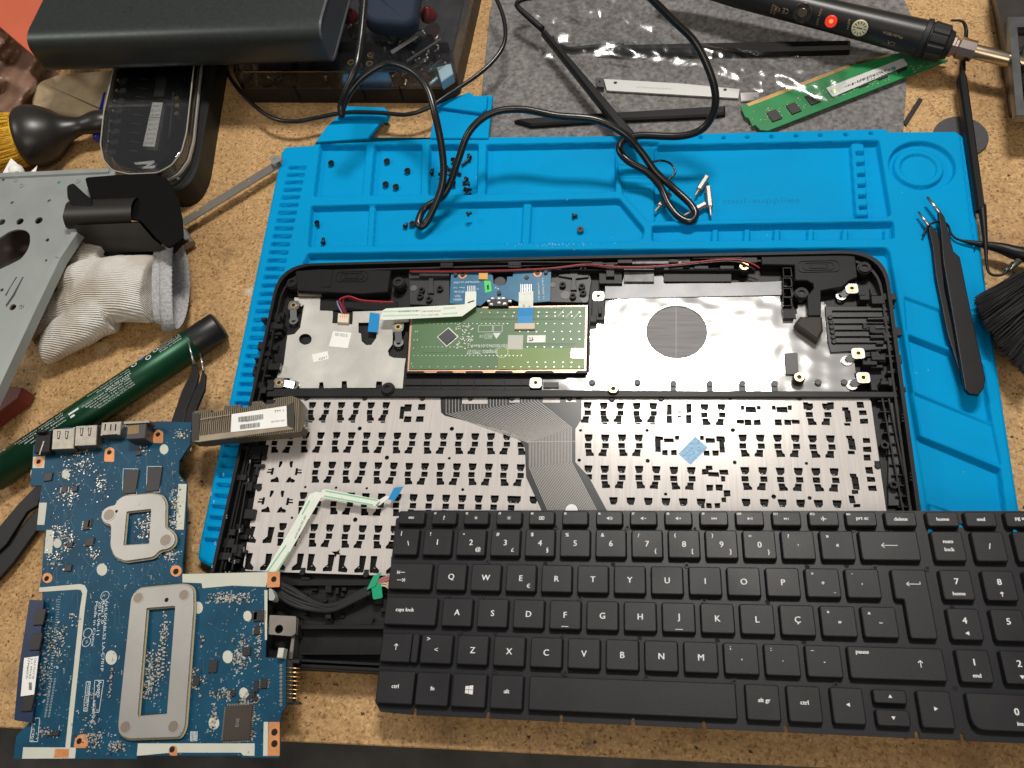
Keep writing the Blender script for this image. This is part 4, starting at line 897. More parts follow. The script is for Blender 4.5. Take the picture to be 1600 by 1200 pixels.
def keycap(x0, y0, x1, y1, legends=(), shape=None, tilt=0):
    """x0..x1, y0..y1 in key pitches; legends: (text, dx, dy, size[, rot])"""
    X0, X1, Y0, Y1 = x0 * P, x1 * P, y0 * P, y1 * P
    if shape: p = [(a * P, c * P) for a, c in shape]
    else: p = [(X0, Y0), (X1, Y0), (X1, Y1), (X0, Y1)]
    p = rounded(p, 1.0 if not isinstance(tilt, tuple) else tilt, 3)
    b = M(); lo = inset(p, -.55); n = len(p)
    v = [(a, c, -3.6) for a, c in lo] + [(a, c, -.45) for a, c in inset(p, -.12)] + [(a, c, -.12) for a, c in inset(p, .1)] + [(a, c, 0) for a, c in inset(p, .42)]
    f = [(r * n + i, r * n + (i + 1) % n, (r + 1) * n + (i + 1) % n, (r + 1) * n + i) for r in range(3) for i in range(n)]
    b.add(v, f[:n], 1, True); b.add(v, f[n:], 0, True)
    b.add([(a, c, 0) for a, c in inset(p, .42)], [tuple(range(n))], 0)
    k = b.build('keycap', [keym, keys], kb)
    if legends:
        t = M(); cx, cy = (X0 + X1) / 2, (Y0 + Y1) / 2
        for L_ in legends:
            s_, dx, dy, sz = L_[:4]; rot = L_[4] if len(L_) > 4 else 0
            if s_ in ICON: ICON[s_](t, cx + dx, cy + dy, sz)
            else: t.text(s_, cx + dx - .09, cy + dy, .025, sz, rot, 0); t.text(s_, cx + dx + .09, cy + dy + .05, .032, sz, rot, 0)
        t.build('legend', leg, k)
    return k
def poly(t, pts, cx, cy, s): t.add([(cx + a * s, cy + c * s, .025) for a, c in pts], [tuple(range(len(pts)))])
def seg(t, a, c, w, cx=0, cy=0, s=1):
    a = Vector((a[0] * s + cx, a[1] * s + cy)); c = Vector((c[0] * s + cx, c[1] * s + cy)); d = (c - a).normalized(); n = Vector((-d.y, d.x)) * w / 2
    t.add([(q.x, q.y, .025 + random.random() * .004) for q in (a - n, a + n, c + n, c - n)], [(0, 1, 2, 3)])
ICON = {}
def ic(n):
    def w(f): ICON[n] = f; return f
    return w
@ic('<-')
def _(t, x, y, s): seg(t, (-1, 0), (1, 0), .32, x, y, s); seg(t, (-1, 0), (-.62, .32), .32, x, y, s); seg(t, (-1, 0), (-.62, -.32), .32, x, y, s)
@ic('enter')
def _(t, x, y, s): ICON['<-'](t, x, y, s); seg(t, (.95, 0), (.95, .35), .32, x, y, s)
@ic('up')
def _(t, x, y, s): seg(t, (0, -.9), (0, .9), .36, x, y, s); seg(t, (0, .9), (-.6, .3), .36, x, y, s); seg(t, (0, .9), (.6, .3), .36, x, y, s)
@ic('tri<')
def _(t, x, y, s): poly(t, [(.7, .8), (-.8, 0), (.7, -.8)], x, y, s)
@ic('tri>')
def _(t, x, y, s): poly(t, [(-.7, .8), (.8, 0), (-.7, -.8)], x, y, s)
@ic('tri^')
def _(t, x, y, s): poly(t, [(-.8, -.6), (.8, -.6), (0, .8)], x, y, s)
@ic('triv')
def _(t, x, y, s): poly(t, [(-.8, .6), (.8, .6), (0, -.8)], x, y, s)
@ic('tab')
def _(t, x, y, s):
    seg(t, (-.8, .9), (.9, .9), .3, x, y, s); seg(t, (-.9, .9), (-.4, 1.3), .3, x, y, s); seg(t, (-.9, .9), (-.4, .5), .3, x, y, s); seg(t, (-1.05, 1.35), (-1.05, .45), .3, x, y, s)
    seg(t, (-.9, -1), (.8, -1), .3, x, y, s); seg(t, (.9, -1), (.4, -.6), .3, x, y, s); seg(t, (.9, -1), (.4, -1.4), .3, x, y, s); seg(t, (1.05, -.55), (1.05, -1.45), .3, x, y, s)
@ic('win')
def _(t, x, y, s):
    for a in ([(-1, .06), (-.1, .06), (-.1, .98), (-1, .85)], [(0, .06), (1.1, .06), (1.1, 1.15), (0, 1)], [(-1, -.06), (-1, -.85), (-.1, -.98), (-.1, -.06)], [(0, -.06), (0, -1), (1.1, -1.15), (1.1, -.06)]): poly(t, a, x, y, s)
@ic('sun')
def _(t, x, y, s):
    poly(t, circ(0, 0, .42, 12), x, y, s)
    for k in range(8): a = k * math.pi / 4; seg(t, (math.cos(a) * .6, math.sin(a) * .6), (math.cos(a), math.sin(a)), .2, x, y, s)
@ic('dot')
def _(t, x, y, s):
    poly(t, circ(0, 0, .45, 12), x, y, s)
    for k in range(8): a = k * math.pi / 4; poly(t, circ(math.cos(a) * .8, math.sin(a) * .8, .12, 6), x, y, s)
@ic('screen')
def _(t, x, y, s):
    for a, c in (((-1.1, .7), (1.1, .7)), ((1.1, .7), (1.1, -.7)), ((1.1, -.7), (-1.1, -.7)), ((-1.1, -.7), (-1.1, .7))): seg(t, a, c, .35, x, y, s)
    poly(t, [(-.5, -.35), (.5, -.35), (.5, .35), (-.5, .35)], x, y, s)
def spk_(t, x, y, s): poly(t, [(-1.2, .35), (-.7, .35), (-.1, .9), (-.1, -.9), (-.7, -.35), (-1.2, -.35)], x, y, s)
@ic('mute')
def _(t, x, y, s):
    spk_(t, x, y, s)
    c = circ(.8, 0, .6, 14)
    for k in range(14): seg(t, c[k], c[(k + 1) % 14], .25, x, y, s)
    seg(t, (.4, .4), (1.2, -.4), .22, x, y, s)
@ic('vol-')
def _(t, x, y, s): spk_(t, x, y, s); seg(t, (.25, 0), (1.3, 0), .28, x, y, s)
@ic('vol+')
def _(t, x, y, s): spk_(t, x, y, s); seg(t, (.25, 0), (1.3, 0), .28, x, y, s); seg(t, (.78, .5), (.78, -.5), .28, x, y, s)
@ic('prev')
def _(t, x, y, s): poly(t, [(-.2, 0), (.5, .6), (.5, -.6)], x, y, s); poly(t, [(.5, 0), (1.2, .6), (1.2, -.6)], x, y, s); seg(t, (-1, .6), (-1, -.6), .22, x, y, s); poly(t, [(-.9, 0), (-.2, .6), (-.2, -.6)], x, y, s)
@ic('play')
def _(t, x, y, s): poly(t, [(-1, .7), (-1, -.7), (.2, 0)], x, y, s); seg(t, (.5, .6), (.5, -.6), .26, x, y, s); seg(t, (1, .6), (1, -.6), .26, x, y, s)
@ic('next')
def _(t, x, y, s): poly(t, [(-1.2, .6), (-1.2, -.6), (-.4, 0)], x, y, s); poly(t, [(-.4, .6), (-.4, -.6), (.4, 0)], x, y, s); seg(t, (.7, .6), (.7, -.6), .22, x, y, s)
@ic('plane')
def _(t, x, y, s):
    poly(t, [(-1.1, .16), (1, .16), (1.3, 0), (1, -.16), (-1.1, -.16)], x, y, s); poly(t, [(-.3, .1), (.35, .1), (-.35, 1.1), (-.65, 1.1)], x, y, s); poly(t, [(-.3, -.1), (-.65, -1.1), (-.35, -1.1), (.35, -.1)], x, y, s)
    poly(t, [(-1.15, .1), (-.8, .1), (-1.15, .55), (-1.35, .55)], x, y, s); poly(t, [(-1.15, -.1), (-1.35, -.55), (-1.15, -.55), (-.8, -.1)], x, y, s)
@ic('bar')
def _(t, x, y, s):
    p_ = [(-1, -.08), (1, -.08), (1, .08), (-1, .08)]; poly(t, p_, x, y, s)
rb = (.93, .54)
def row(y1, y0, items):
    for x0, x1, *lg in items: keycap(x0, y0, x1, y1, lg)
SM = 2.3; F1 = 1.6
# function row
fx = [(-.30, .53), (.66, 1.50), (1.68, 2.52), (2.70, 3.54), (3.72, 4.55), (4.74, 5.57), (5.75, 6.58), (6.76, 7.59), (7.77, 8.60), (8.79, 9.61), (9.80, 10.62), (10.82, 11.63), (11.83, 12.66), (12.85, 14.05 - .33 + .0)]
fx = [(-.30, .53), (.68, 1.49), (1.60, 2.42), (2.60, 3.36), (3.52, 4.30), (4.46, 5.22), (5.38, 6.14), (6.30, 7.06), (7.22, 7.98), (8.14, 8.92), (9.08, 9.84), (10.02, 10.80), (10.98, 11.76), (11.92, 12.72)]
fl_ = ['esc', '?', 'dot', 'sun', 'screen', '', 'mute', 'vol-', 'vol+', 'prev', 'play', 'next', 'plane', 'prt sc']
# positions measured on the photograph's own grid
fpx = [(622, 664), (674, 714), (724, 764), (775, 816), (826, 867), (878, 919.5), (931, 973.5), (984, 1027), (1038, 1082), (1093, 1138), (1149, 1194), (1206, 1252), (1263, 1311), (1321, 1370), (1382, 1432), (1447, 1498), (1507, 1557), (1570, 1620)]
Kinv = KM.inverted()
def KU(px, py, z=0.0):
    d = RM @ Vector(((px - 800) / FPX, -(py - 600) / FPX, -1)); dl = KM.to_3x3().inverted() @ d; cl = Kinv @ (CAM * S) / S
    t = (z - cl.z) / dl.z; q = cl + dl * t; return q.x / P, q.y / P
fl_ = ['esc', '?', 'dot', 'sun', 'screen', '', 'mute', 'vol-', 'vol+', 'prev', 'play', 'next', 'plane', 'prt sc', 'delete', 'home', 'end', 'pg up']
for k, ((a, c), s_) in enumerate(zip(fpx, fl_)):
    yy = 808; x0 = KU(a, yy)[0] + .02; x1 = KU(c, yy)[0] - .02
    lg = []
    if s_ in ('esc', 'prt sc', 'delete', 'home', 'end', 'pg up'): lg = [(s_, .5 if s_ == 'prt sc' else 0, -.2, 2.6)]
    elif s_: lg = [(s_, 0, -.2, 1.15 if s_ in ICON else 3.4)]
    if 1 <= k <= 12: lg.append(('f%d' % k, -5.4, 2.4, 1.8))
    if k == 13: lg.append(('ins', -6.0, 2.4, 1.8))
    keycap(x0, .54, x1, .93, lg)
def key(x0, x1, r, lg, shape=None):
    y1, y0 = {'n': (.385, -.39), 't': (-.645, -1.39), 'c': (-1.62, -2.375), 's': (-2.615, -3.37), 'b': (-3.61, -4.43)}[r]
    return keycap(x0, y0, x1, y1, lg, shape)
W = .415
key(-.31, .41, 'n', [('|', -3.2, 4.6, 3), ('\\', 1.4, -1, 3.8)])
top = ['!', '"', '#', '$', '%', '&', '/', '(', ')', '=', '?', '»']; mid = ['1', '2', '3', '4', '5', '6', '7', '8', '9', '0', "'", '«']; low = ['', '@', '£', '§', '', '', '{', '[', ']', '}', '', '']
for k in range(12):
    c = k + 1; lg = [(top[k], -4.4, 4.4, 2.8), (mid[k], 0, -.2, 4.4 if k < 10 else 3)]
    if low[k]: lg.append((low[k], 4.2, -4.2, 3))
    key(c - W, c + W, 'n', lg)
key(12.58, 14.02, 'n', [('<-', 0, 0, 3.8)])
key(-.31, .93, 't', [('tab', -5.2, 0, 2.2)])
for k, s_ in enumerate('QWERTYUIOP'):
    c = 1.512 + k; lg = [(s_, 0, -.2, 4.3)]
    if s_ == 'E': lg.append(('€', 4.2, -4.2, 3))
    key(c - W, c + W, 't', lg)
key(11.512 - W, 11.512 + W, 't', [('+', 0, -.2, 3.2), ('..', 5, -5, 2.4), ('*', -4.6, 4.4, 2.4)]); key(12.512 - W, 12.512 + W - .02, 't', [("'", -.5, -.5, 3), ('`', -4.6, 4.6, 2.6)])
keycap(13.0, 0, 14.03, 0, [], shape=[(13.24, -.645), (14.06, -.645), (14.06, -2.375), (13.44, -2.375), (13.44, -1.40), (13.24, -1.40)])
t = M(); ICON['enter'](t, 13.72 * P, -1.02 * P, 3.2); t.build('legend', leg, bpy.data.objects[[o.name for o in bpy.data.objects if o.name.startswith('keycap')][-1]])
key(-.30, 1.18, 'c', [('caps lock', -3.2, .3, 2.7)])
for k, s_ in enumerate('ASDFGHJKLÇ'):
    c = 1.777 + k; lg = [(s_, 0, -.2, 4.3)]
    if s_ in 'FJ': lg.append(('bar', 0, -6.0, 1.8))
    key(c - W, c + W, 'c', lg)
key(11.777 - W, 11.777 + W, 'c', [('ª', -4.4, 4.2, 3.6), ('º', .4, -.6, 4)]); key(12.777 - W, 12.777 + W - .02, 'c', [('^', -4.4, 4, 3), ('~', .3, -.5, 3)])
key(-.27, .57, 's', [('up', 0, .3, 1.7)]); key(.60, .78, 's', [])
key(.86, .86 + .86, 's', [('>', -4.6, 4.8, 3.4), ('<', 0, -.4, 3.6)])
for k, s_ in enumerate('ZXCVBNM'):
    c = 2.301 + k; key(c - W, c + W, 's', [(s_, 0, -.2, 4.3)])
for k, (a_, c_) in enumerate(((';', ','), (':', '.'), ('_', '-'))): c = 9.301 + k; key(c - W, c + W, 's', [(a_, -4.8, 4.6, 3), (c_, .2, -.6, 3)])
key(11.90, 14.10, 's', [('pause', -14.5, 4.2, 2.6), ('up', 10.5, .0, 1.7)])
for a_, c_, lg in ((-.24, .77, [('ctrl', 0, .5, 2.8)]), (.85, 1.74, [('fn', 0, .2, 2.8)]), (1.84, 2.74, [('win', 0, .2, 1.9)]), (2.88, 3.72, [('alt', 0, .2, 2.8)]), (3.9, 9.10, []), (9.35, 10.14, [('alt gr', .6, .6, 2.7)]), (10.34, 11.11, [('ctrl', 0, .6, 2.8)]), (11.37, 12.10, [('tri<', 0, .4, 1.1)])):
    key(a_, c_, 'b', lg)
keycap(12.36, -3.92, 13.10, -3.62, [('tri^', 0, 0, 1.05)]); keycap(12.36, -4.43, 13.10, -4.08, [('triv', 0, 0, 1.05)])
key(13.36, 14.08, 'b', [('tri>', 0, .2, 1.1)])
# number pad
key(14.38, 15.12, 'n', [('num', 0, 2, 2.7), ('lock', 0, -1.8, 2.7)]); key(15.36, 16.1, 'n', [('/', 0, 0, 4)]); key(16.35, 17.1, 'n', [('*', 0, 0, 4)])
for x, n1, n2, r in ((14.4, '7', 'home', 't'), (15.4, '8', 'up', 't'), (16.38, '9', 'pg up', 't'), (14.4, '4', 'tri<', 'c'), (15.4, '5', '', 'c'), (16.38, '6', '', 'c'), (14.42, '1', 'end', 's'), (15.42, '2', 'triv', 's'), (16.4, '3', '', 's')):
    lg = [(n1, 0, 1.6, 4.2)]
    if n2: lg.append((n2, 0, -4.3, 1.2 if n2 in ICON else 2.5))
    key(x, x + .72, r, lg)
keycap(14.46, -4.43, 16.4, -3.62, [('0', 1.0, .4, 4.2), ('ins', 1.4, -4.6, 2.4)], tilt=(5, 1, 1, 1))
# ================================================================ motherboard
random.seed(31)
BZ = 21.0
mb = thing('motherboard', 'blue laptop motherboard with two grey metal brackets lying over the left bench edge', 'circuit board', U(240, 930, BZ - 1.4))
blu = pmat('motherboard_blue', (.001, .040, .082), .45, var=.3, vs=45, spec=.3, col2=(.003, .066, .125))
blu2 = pmat('memory_board_blue', (.006, .018, .055), .4, var=.25, vs=60, col2=(.012, .028, .08))
cream = pmat('cream_pad', (.52, .53, .46), .55, var=.05)
mbo = [(53, 680), (51, 712), (47, 759), (65, 759), (61, 785), (57, 829), (71, 829), (67, 865), (65, 900), (62, 915), (66, 928), (66, 938), (58, 975), (45, 1130), (25, 1150), (21, 1186), (117, 1186), (214, 1186), (214, 1181), (375, 1181), (380, 1184), (437, 1184), (437, 1128), (440, 1114), (447, 1104), (447, 1031), (444, 1028), (415, 1027), (417, 918), (437, 917), (437, 894), (415, 893), (286, 897), (285, 880), (290, 830), (292, 756), (279, 740), (280, 720), (297, 695), (299, 660), (255, 658), (100, 668)]
b = M(); b.prism(P2(mbo, BZ), BZ - 1.3, BZ, b=.1); pcb = b.build('board', blu, mb)
S4 = lambda x, y, oy=600: (x / 4, oy + y / 4)
b = M(); b.prism(P2([(46, 937), (68, 938), (62, 1010), (50, 1130), (22, 1125), (30, 1040)], 24), 22.6, 24); mem = b.build('memory_board', blu2, mb)
def pad(pl, mt, name='pad', z=BZ, h=.08, hs_=None, par=pcb, rd=0):
    b = M(); p = P2(pl, z + h); p = rounded(p, rd, 3) if rd else p
    if hs_: b.holes(p, hs_, z + .01, z + h)
    else: b.prism(p, z + .01, z + h)
    return b.build(name, mt, par)
for q in ([(245, 742), (293, 742), (277, 880), (232, 880)], [(290, 912), (338, 912), (325, 1058), (277, 1058)], [(1115, 625), (1167, 625), (1148, 910), (1097, 910)]): pad([S4(*a) for a in q], cream, 'insulating_pad')
A9 = lambda l: [S4(x, y, 900) for x, y in l]
pad(A9([(245, 72), (500, 50), (530, 58), (545, 90), (530, 200), (438, 1072), (408, 1072), (500, 200), (515, 110), (505, 88), (480, 84), (245, 100)]), cream, 'printed_line')
pad(A9([(145, 1070), (475, 1072), (468, 1140), (138, 1142)]), cream, 'insulating_pad', h=.1); pad(A9([(345, 1080), (432, 1080), (428, 1136), (335, 1136)]), copperpad, 'copper_pad', h=.16)
pad(A9([(862, 1046), (1592, 1046), (1590, 1124), (1520, 1122), (1505, 1104), (1070, 1104), (855, 1124)]), cream, 'insulating_pad')
pad(A9([(1140, -12), (1690, -25), (1660, 68), (1450, 60), (1265, 76), (1260, 45), (1140, 40)]), cream, 'insulating_pad'); pad([(413, 922), (418, 922), (417, 1000), (414, 1000)], cream, 'insulating_pad')
pad([(412, 1128), (419, 1128), (418, 1181), (411, 1181)], cream, 'insulating_pad')
def orange(pl, hx, hy, r=1.5, rd=1.2): 
    c = U(hx, hy, BZ); o = pad(pl, copperpad, 'mounting_pad', h=.14, rd=rd)
    b = M(); b.cyl(c.x, c.y, BZ + .14, r, .05, 14); b.build('hole', void, pcb)
orange([S4(*a) for a in [(955, 368), (960, 300), (990, 282), (1020, 300), (1018, 370)]], 247, 679)
orange([S4(*a) for a in [(650, 485), (655, 410), (685, 393), (715, 405), (713, 487)]], 171, 707)
pad([S4(*a) for a in [(208, 455), (282, 450), (275, 525), (203, 525)]], cream, 'insulating_pad', h=.1); orange(circ(60.5, 721.5, 8, 14), 60.5, 721.5)
orange(circ(275, 892, 9, 14), 275, 893, 1.7, 0); orange(circ(74, 903, 8, 12), 73, 904, 1.5, 0)
orange(A9([(460, 1075), (470, 1010), (500, 988), (550, 990), (548, 1075)]), 124, 1158); orange(A9([(1052, 1085), (1075, 1056), (1105, 1065), (1110, 1124), (1060, 1122)]), 269, 1171)
orange([(418, 894), (437, 893), (437, 917), (417, 918)], 428, 905, 1.6, .4); orange([(420, 1128), (437, 1128), (437, 1181), (418, 1181)], 429, 1144, 1.7, .4)
b = M(); c = U(429, 1162, BZ); b.cyl(c.x, c.y, BZ + .14, 1.7, .05, 14); b.build('hole', void, pcb)
for x, y, r in ((1025, 408, 27), (412, 563, 26), (358, 995, 26), (637, 1160, 33)): pad([(a, c) for a, c in circ(x / 4, 600 + y / 4, r / 4, 20, r / 4 * 1.15)], cream, 'round_pad', h=.1)
for x, y, r in ((1238, 198, 30), (695, 510, 36), (1423, 505, 32), (1547, 250, 26), (1523, 732, 28), (1337, 918, 33)): pad([(a, c) for a, c in circ(x / 4, 900 + y / 4, r / 4, 20, r / 4 * 1.25)], cream, 'round_pad', h=.1)
# brackets
bk = pmat('bracket_metal', (.38, .37, .35), .42, .6, var=.08, vs=40, bump=.01, bs=300)
bk2 = pmat('bracket_button', (.26, .215, .175), .45, .6)
def bracket(outer_, hole_, z0, th, name, buttons, rd):
    b = M(); b.holes(rounded(P2(outer_, z0 + th), rd, 4), [rounded(P2(hole_, z0 + th), .8, 2)], z0, z0 + th)
    o = b.build(name, bk, mb, bevel=.35)
    b = M(); b.holes([tuple(q) for q in inset(rounded(P2(outer_, z0 + th), rd, 4), -.9)], [inset(rounded(P2(hole_, z0 + th), .8, 2), .7)], z0 - .5, z0); b.build('film_edge', pmat('yellowed_film', (.34, .30, .20), .4), o)
    b = M()
    for x, y, r in buttons: c = U(x, y, z0 + th); b.ring(c.x, c.y, z0 + th - .2, r, r * .82, .35, 18); b.cyl(c.x, c.y, z0 + th - .2, r * .82, .3, 18, 1)
    b.each('button', [bk, bk2], o, gap=.0); return o
cpb = bracket([S4(*a) for a in [(775, 700), (950, 686), (1010, 700), (1034, 745), (1030, 900), (1062, 915), (1092, 950), (1090, 1000), (1050, 1030), (1000, 1035), (960, 1080), (780, 1106), (715, 1075), (690, 1010), (696, 876), (655, 868), (632, 835), (640, 790), (680, 765), (715, 762), (740, 720)]], [S4(*a) for a in [(790, 797), (945, 780), (932, 1000), (770, 1010)]], BZ + 1.6, 1.4, 'processor_bracket', [(170.5, 804.5, 4), (259, 844, 4)], 2.2)
b = M(); c = U(182, 799, 24); b.cyl(c.x, c.y, 23.95, .9, .1, 10); c = U(217, 787, 24); b.cyl(c.x, c.y, 23.95, 1.0, .2, 10, 1); b.each('rivet', [void, bk], cpb)
lgb = bracket(A9([(862, 78), (1150, 52), (1205, 75), (1208, 200), (1152, 950), (1125, 1005), (800, 1016), (745, 985), (738, 930), (820, 130)]), A9([(915, 200), (1095, 186), (1042, 868), (858, 882)]), BZ + 1.6, 1.6, 'long_bracket', [(216, 934, 3.3), (287.5, 929.5, 3.3), (196, 1136, 3.3), (271, 1135, 3.3)], 3.4)
b = M(); c = U(260.5, 937.5, 24); b.cyl(c.x, c.y, 24.15, 1.2, .1, 12); b.build('hole', void, lgb)
# connectors along the top edge
tin = pmat('tin_shell', (.27, .25, .215), .4, .85, var=.15, vs=200)
def conn(pl, h, mt, name): b = M(); b.prism(P2(pl, BZ + h), BZ, BZ + h, b=.3); return b.build(name, mt, mb)
sq4 = lambda x0, y0, x1, y1, sk=0: [S4(x0 + sk, y0), S4(x1 + sk, y0 - 8), S4(x1, y1 - 6), S4(x0, y1)]
o = conn(sq4(212, 298, 305, 430, 12), 6, blkm, 'power_jack'); b = M(); b.box(*U(*S4(262, 400), BZ + 6)[:2], BZ + 5.9, .8, 9, .4); b.build('jack_ridge', tin, o)
o = conn([S4(190, 285)] * 0 + [S4(222, 292), S4(280, 284), S4(280, 300), S4(222, 305)], 9, blkm, 'jack_lip')
for x0, y0, x1, y1 in ((322, 282, 460, 410), (465, 262, 600, 388)):
    o = conn(sq4(x0, y0, x1, y1, 8), 7, tin, 'usb_port')
    b = M()
    for k in (0, 1): xx = x0 + 35 + k * 50; b.prism(P2([S4(xx, y0 + 12), S4(xx + 22, y0 + 12), S4(xx + 14, y0 + 62), S4(xx + 2, y0 + 62)], BZ + 7.1), BZ + 6.9, BZ + 7.08); b.prism(P2([S4(xx + 5, y0 + 16), S4(xx + 17, y0 + 16), S4(xx + 12, y0 + 54), S4(xx + 5, y0 + 54)], BZ + 7.2), BZ + 7.08, BZ + 7.25, 1)
    b.build('spring_slots', [void, tin], o)
o = conn(sq4(625, 240, 750, 325, 10), 6, tin, 'video_port')
b = M(); 
for x in (655, 690, 720): b.prism(P2([S4(x, 250), S4(x + 7, 250), S4(x + 3, 290), S4(x - 4, 290)], BZ + 6.1), BZ + 5.9, BZ + 6.1)
b.prism(P2([S4(640, 318), S4(735, 312), S4(735, 320), S4(640, 326)], BZ + 6.1), BZ + 5.9, BZ + 6.1); b.build('spring_slots', void, o)
o = conn(sq4(788, 245, 905, 345, 10), 9, dkgrey, 'network_port'); b = M(); b.prism(P2([S4(800, 262), S4(870, 256), S4(868, 308), S4(797, 316)], BZ + 9.1), BZ + 8.9, BZ + 9.15); b.build('amber_window', pmat('amber_window', (.18, .10, .01), .3), o)
b = M(); b.prism(P2([S4(775, 235), S4(935, 228), S4(935, 240), S4(775, 250)], BZ + 10), BZ + 3, BZ + 10); b.build('shell', tin, o)
# chips
chipm = pmat('chip_black', (.022, .020, .020), .42, var=.1)
chipb = pmat('chip_brown', (.045, .036, .028), .4, var=.1)
pinm = pmat('chip_legs', (.42, .38, .32), .35, .8)
_a = U(262, 945, BZ) - U(235, 1140, BZ); BROT = math.atan2(_a.y, _a.x) - math.pi / 2
def chip(cx, cy, w, h, mt=chipm, ht=.9, legs=0, rot=BROT, word=None):
    c = U(cx, cy, BZ + ht); b = M(); b.box(c.x, c.y, BZ + .1, w, h, ht, rot, b=.1); o = b.build('chip', mt, mb)
    if legs:
        b = M(); cs, sn = math.cos(rot), math.sin(rot)
        for sgn in (-1, 1):
            for k in range(int(h / .9)):
                if legs & 1: u, v_ = sgn * (w / 2 + .5), -h / 2 + .5 + k * .9; b.box(c.x + u * cs - v_ * sn, c.y + u * sn + v_ * cs, BZ + .08, 1.1, .4, .3, rot)
            for k in range(int(w / .9)):
                if legs & 2: u, v_ = -w / 2 + .5 + k * .9, sgn * (h / 2 + .5); b.box(c.x + u * cs - v_ * sn, c.y + u * sn + v_ * cs, BZ + .08, .4, 1.1, .3, rot)
        b.build('legs', pinm, o)
    if word: b = M(); b.text(word, c.x, c.y, BZ + ht + .12, 2.4, math.pi / 2 + rot, 0); b.build('marking', pmat('chip_print', (.22, .21, .2), .6), o)
    return o
chip(*S4(816, 610), 8.6, 14.6); chip(*S4(962, 595), 8.4, 14.6)
chip(371, 1129, 14.4, 16.4, chipb, 1.2, 3, word='ENE')
for x, y, w, h in ((300, 580, 5, 5), (400, 660, 3.6, 3.6), (468, 655, 3, 3), (540, 880, 4.2, 5.6), (560, 985, 5, 4.6), (435, 1005, 3.4, 3), (425, 1150, 4, 3.6), (865, 430, 3, 3), (560, 870, 2, 5)): chip(*S4(x, y), w, h, legs=random.choice((0, 1)))
for x, y, w, h in ((1330, 565, 4.6, 6), (1225, 658, 3.8, 4), (1540, 470, 4.2, 4.4), (1590, 250, 3, 4.2), (340, 985, 5, 2), (1575, 745, 3, 2.6), (1455, 730, 2.6, 3.2), (1600, 690, 2.4, 5.2)): chip(*S4(x, y, 900), w, h)
for x, y, w, h in ((404, 962, 5.4, 5.6), (401, 985, 3, 4), (412, 1068, 3.6, 4.6), (398, 1092, 3, 2)): chip(x, y, w, h, legs=1)
for x, y in ((245, 255), (222, 410), (172, 790)):
    c = U(*S4(x, y, 900), 25.2); b = M(); b.box(c.x, c.y, 24, 6.0, 8.6, 1.1, BROT - .02, b=.1); b.build('memory_chip', chipm, mem)
b = M(); b.prism(P2(A9([(150, 512), (240, 500), (212, 740), (128, 752)]), 25.6), 25.3, 25.5); lb = b.build('label', white, mem)
b = M()
for k, s_ in enumerate(('CN-0 YLC7-00', 'J-1 M102', 'LFM60XD')): b.textpx(s_, S4(215 - k * 20, 515, 900), S4(200 - k * 20, 645, 900), 25.55, 1.7)
for k in range(8): c = U(*S4(190, 668 + k * 6, 900), 25.5); b.box(c.x, c.y, 25.5, 1.9, .35, .03)
b.build('fine_print', ink, lb)
# printed words
w = M()
w.textpx('AHL50/ABL52 LA-C701P', S4(658, 152, 900), S4(628, 598, 900), BZ + .05, 2.3); w.textpx('Rev:1.0', S4(638, 160, 900), S4(632, 300, 900), BZ + .05, 2.3)
w.textpx('2015-06-11', S4(618, 160, 900), S4(603, 370, 900), BZ + .05, 2.3); w.textpx('Made in China', S4(596, 160, 900), S4(570, 440, 900), BZ + .05, 2.3)
w.textpx('Apago', S4(612, 655, 900), S4(606, 760, 900), BZ + .05, 3.0); w.textpx('NP-R3SN', S4(582, 780, 900), S4(572, 905, 900), BZ + .05, 2.0); w.textpx('H5020 (0212)', S4(548, 665, 900), S4(530, 840, 900), BZ + .05, 1.9)
w.textpx('LA-C701', S4(205, 900, 900), S4(192, 1030, 900), BZ + .05, 2.2)
def circle_line(px, py, r): c = U(px, py, BZ); w.ring(c.x, c.y, BZ + .02, r, r - .28, .03, 24)
circle_line(164, 931, 2.6); circle_line(137, 989, 2.6); circle_line(135, 1003, 2.6); w.textpx('C', S4(640, 118, 900), S4(640, 132, 900), BZ + .05, 2); w.textpx('UL', S4(536, 405, 900), S4(536, 425, 900), BZ + .05, 1.8)
def frame_line(pl):
    p = [U(a, c, BZ + .03) for a, c in pl]
    for k in range(len(p)):
        a, c = p[k], p[(k + 1) % len(p)]; d = (c - a).normalized(); n_ = Vector((-d.y, d.x, 0)) * .14; w.add([a - n_, a + n_, c + n_, c - n_], [(0, 1, 2, 3)])
frame_line([S4(592, 652, 900), S4(648, 652, 900), S4(618, 852, 900), S4(582, 850, 900)]); frame_line([S4(205, 888, 900), S4(248, 888, 900), S4(235, 1035, 900), S4(186, 1035, 900)])
frame_line([S4(540, 660, 900), S4(565, 660, 900), S4(545, 845, 900), S4(522, 845, 900)])
for q in ((770, 530, 862, 530, 852, 690, 765, 690), (920, 515, 1008, 515, 998, 675, 914, 675)): frame_line([S4(q[i], q[i + 1]) for i in (0, 2, 4, 6)])
w.textpx('CPU1', S4(1075, 660), S4(1062, 700), BZ + .05, 2); w.textpx('U1', S4(1085, 705), S4(1080, 735), BZ + .05, 1.8)
random.seed(77)
for k in range(110):
    x, y = random.uniform(80, 400), random.uniform(690, 1170); w.textpx(random.choice(('R12', 'C4', 'C71', 'L3', 'Q2', 'U5', 'D1', 'PR8')), (x, y), (x - .6, y + random.uniform(4, 6)), BZ + .04, random.uniform(.8, 1.1))
w.build('silkscreen', silk, pcb)['kind'] = 'stuff'
b = M()
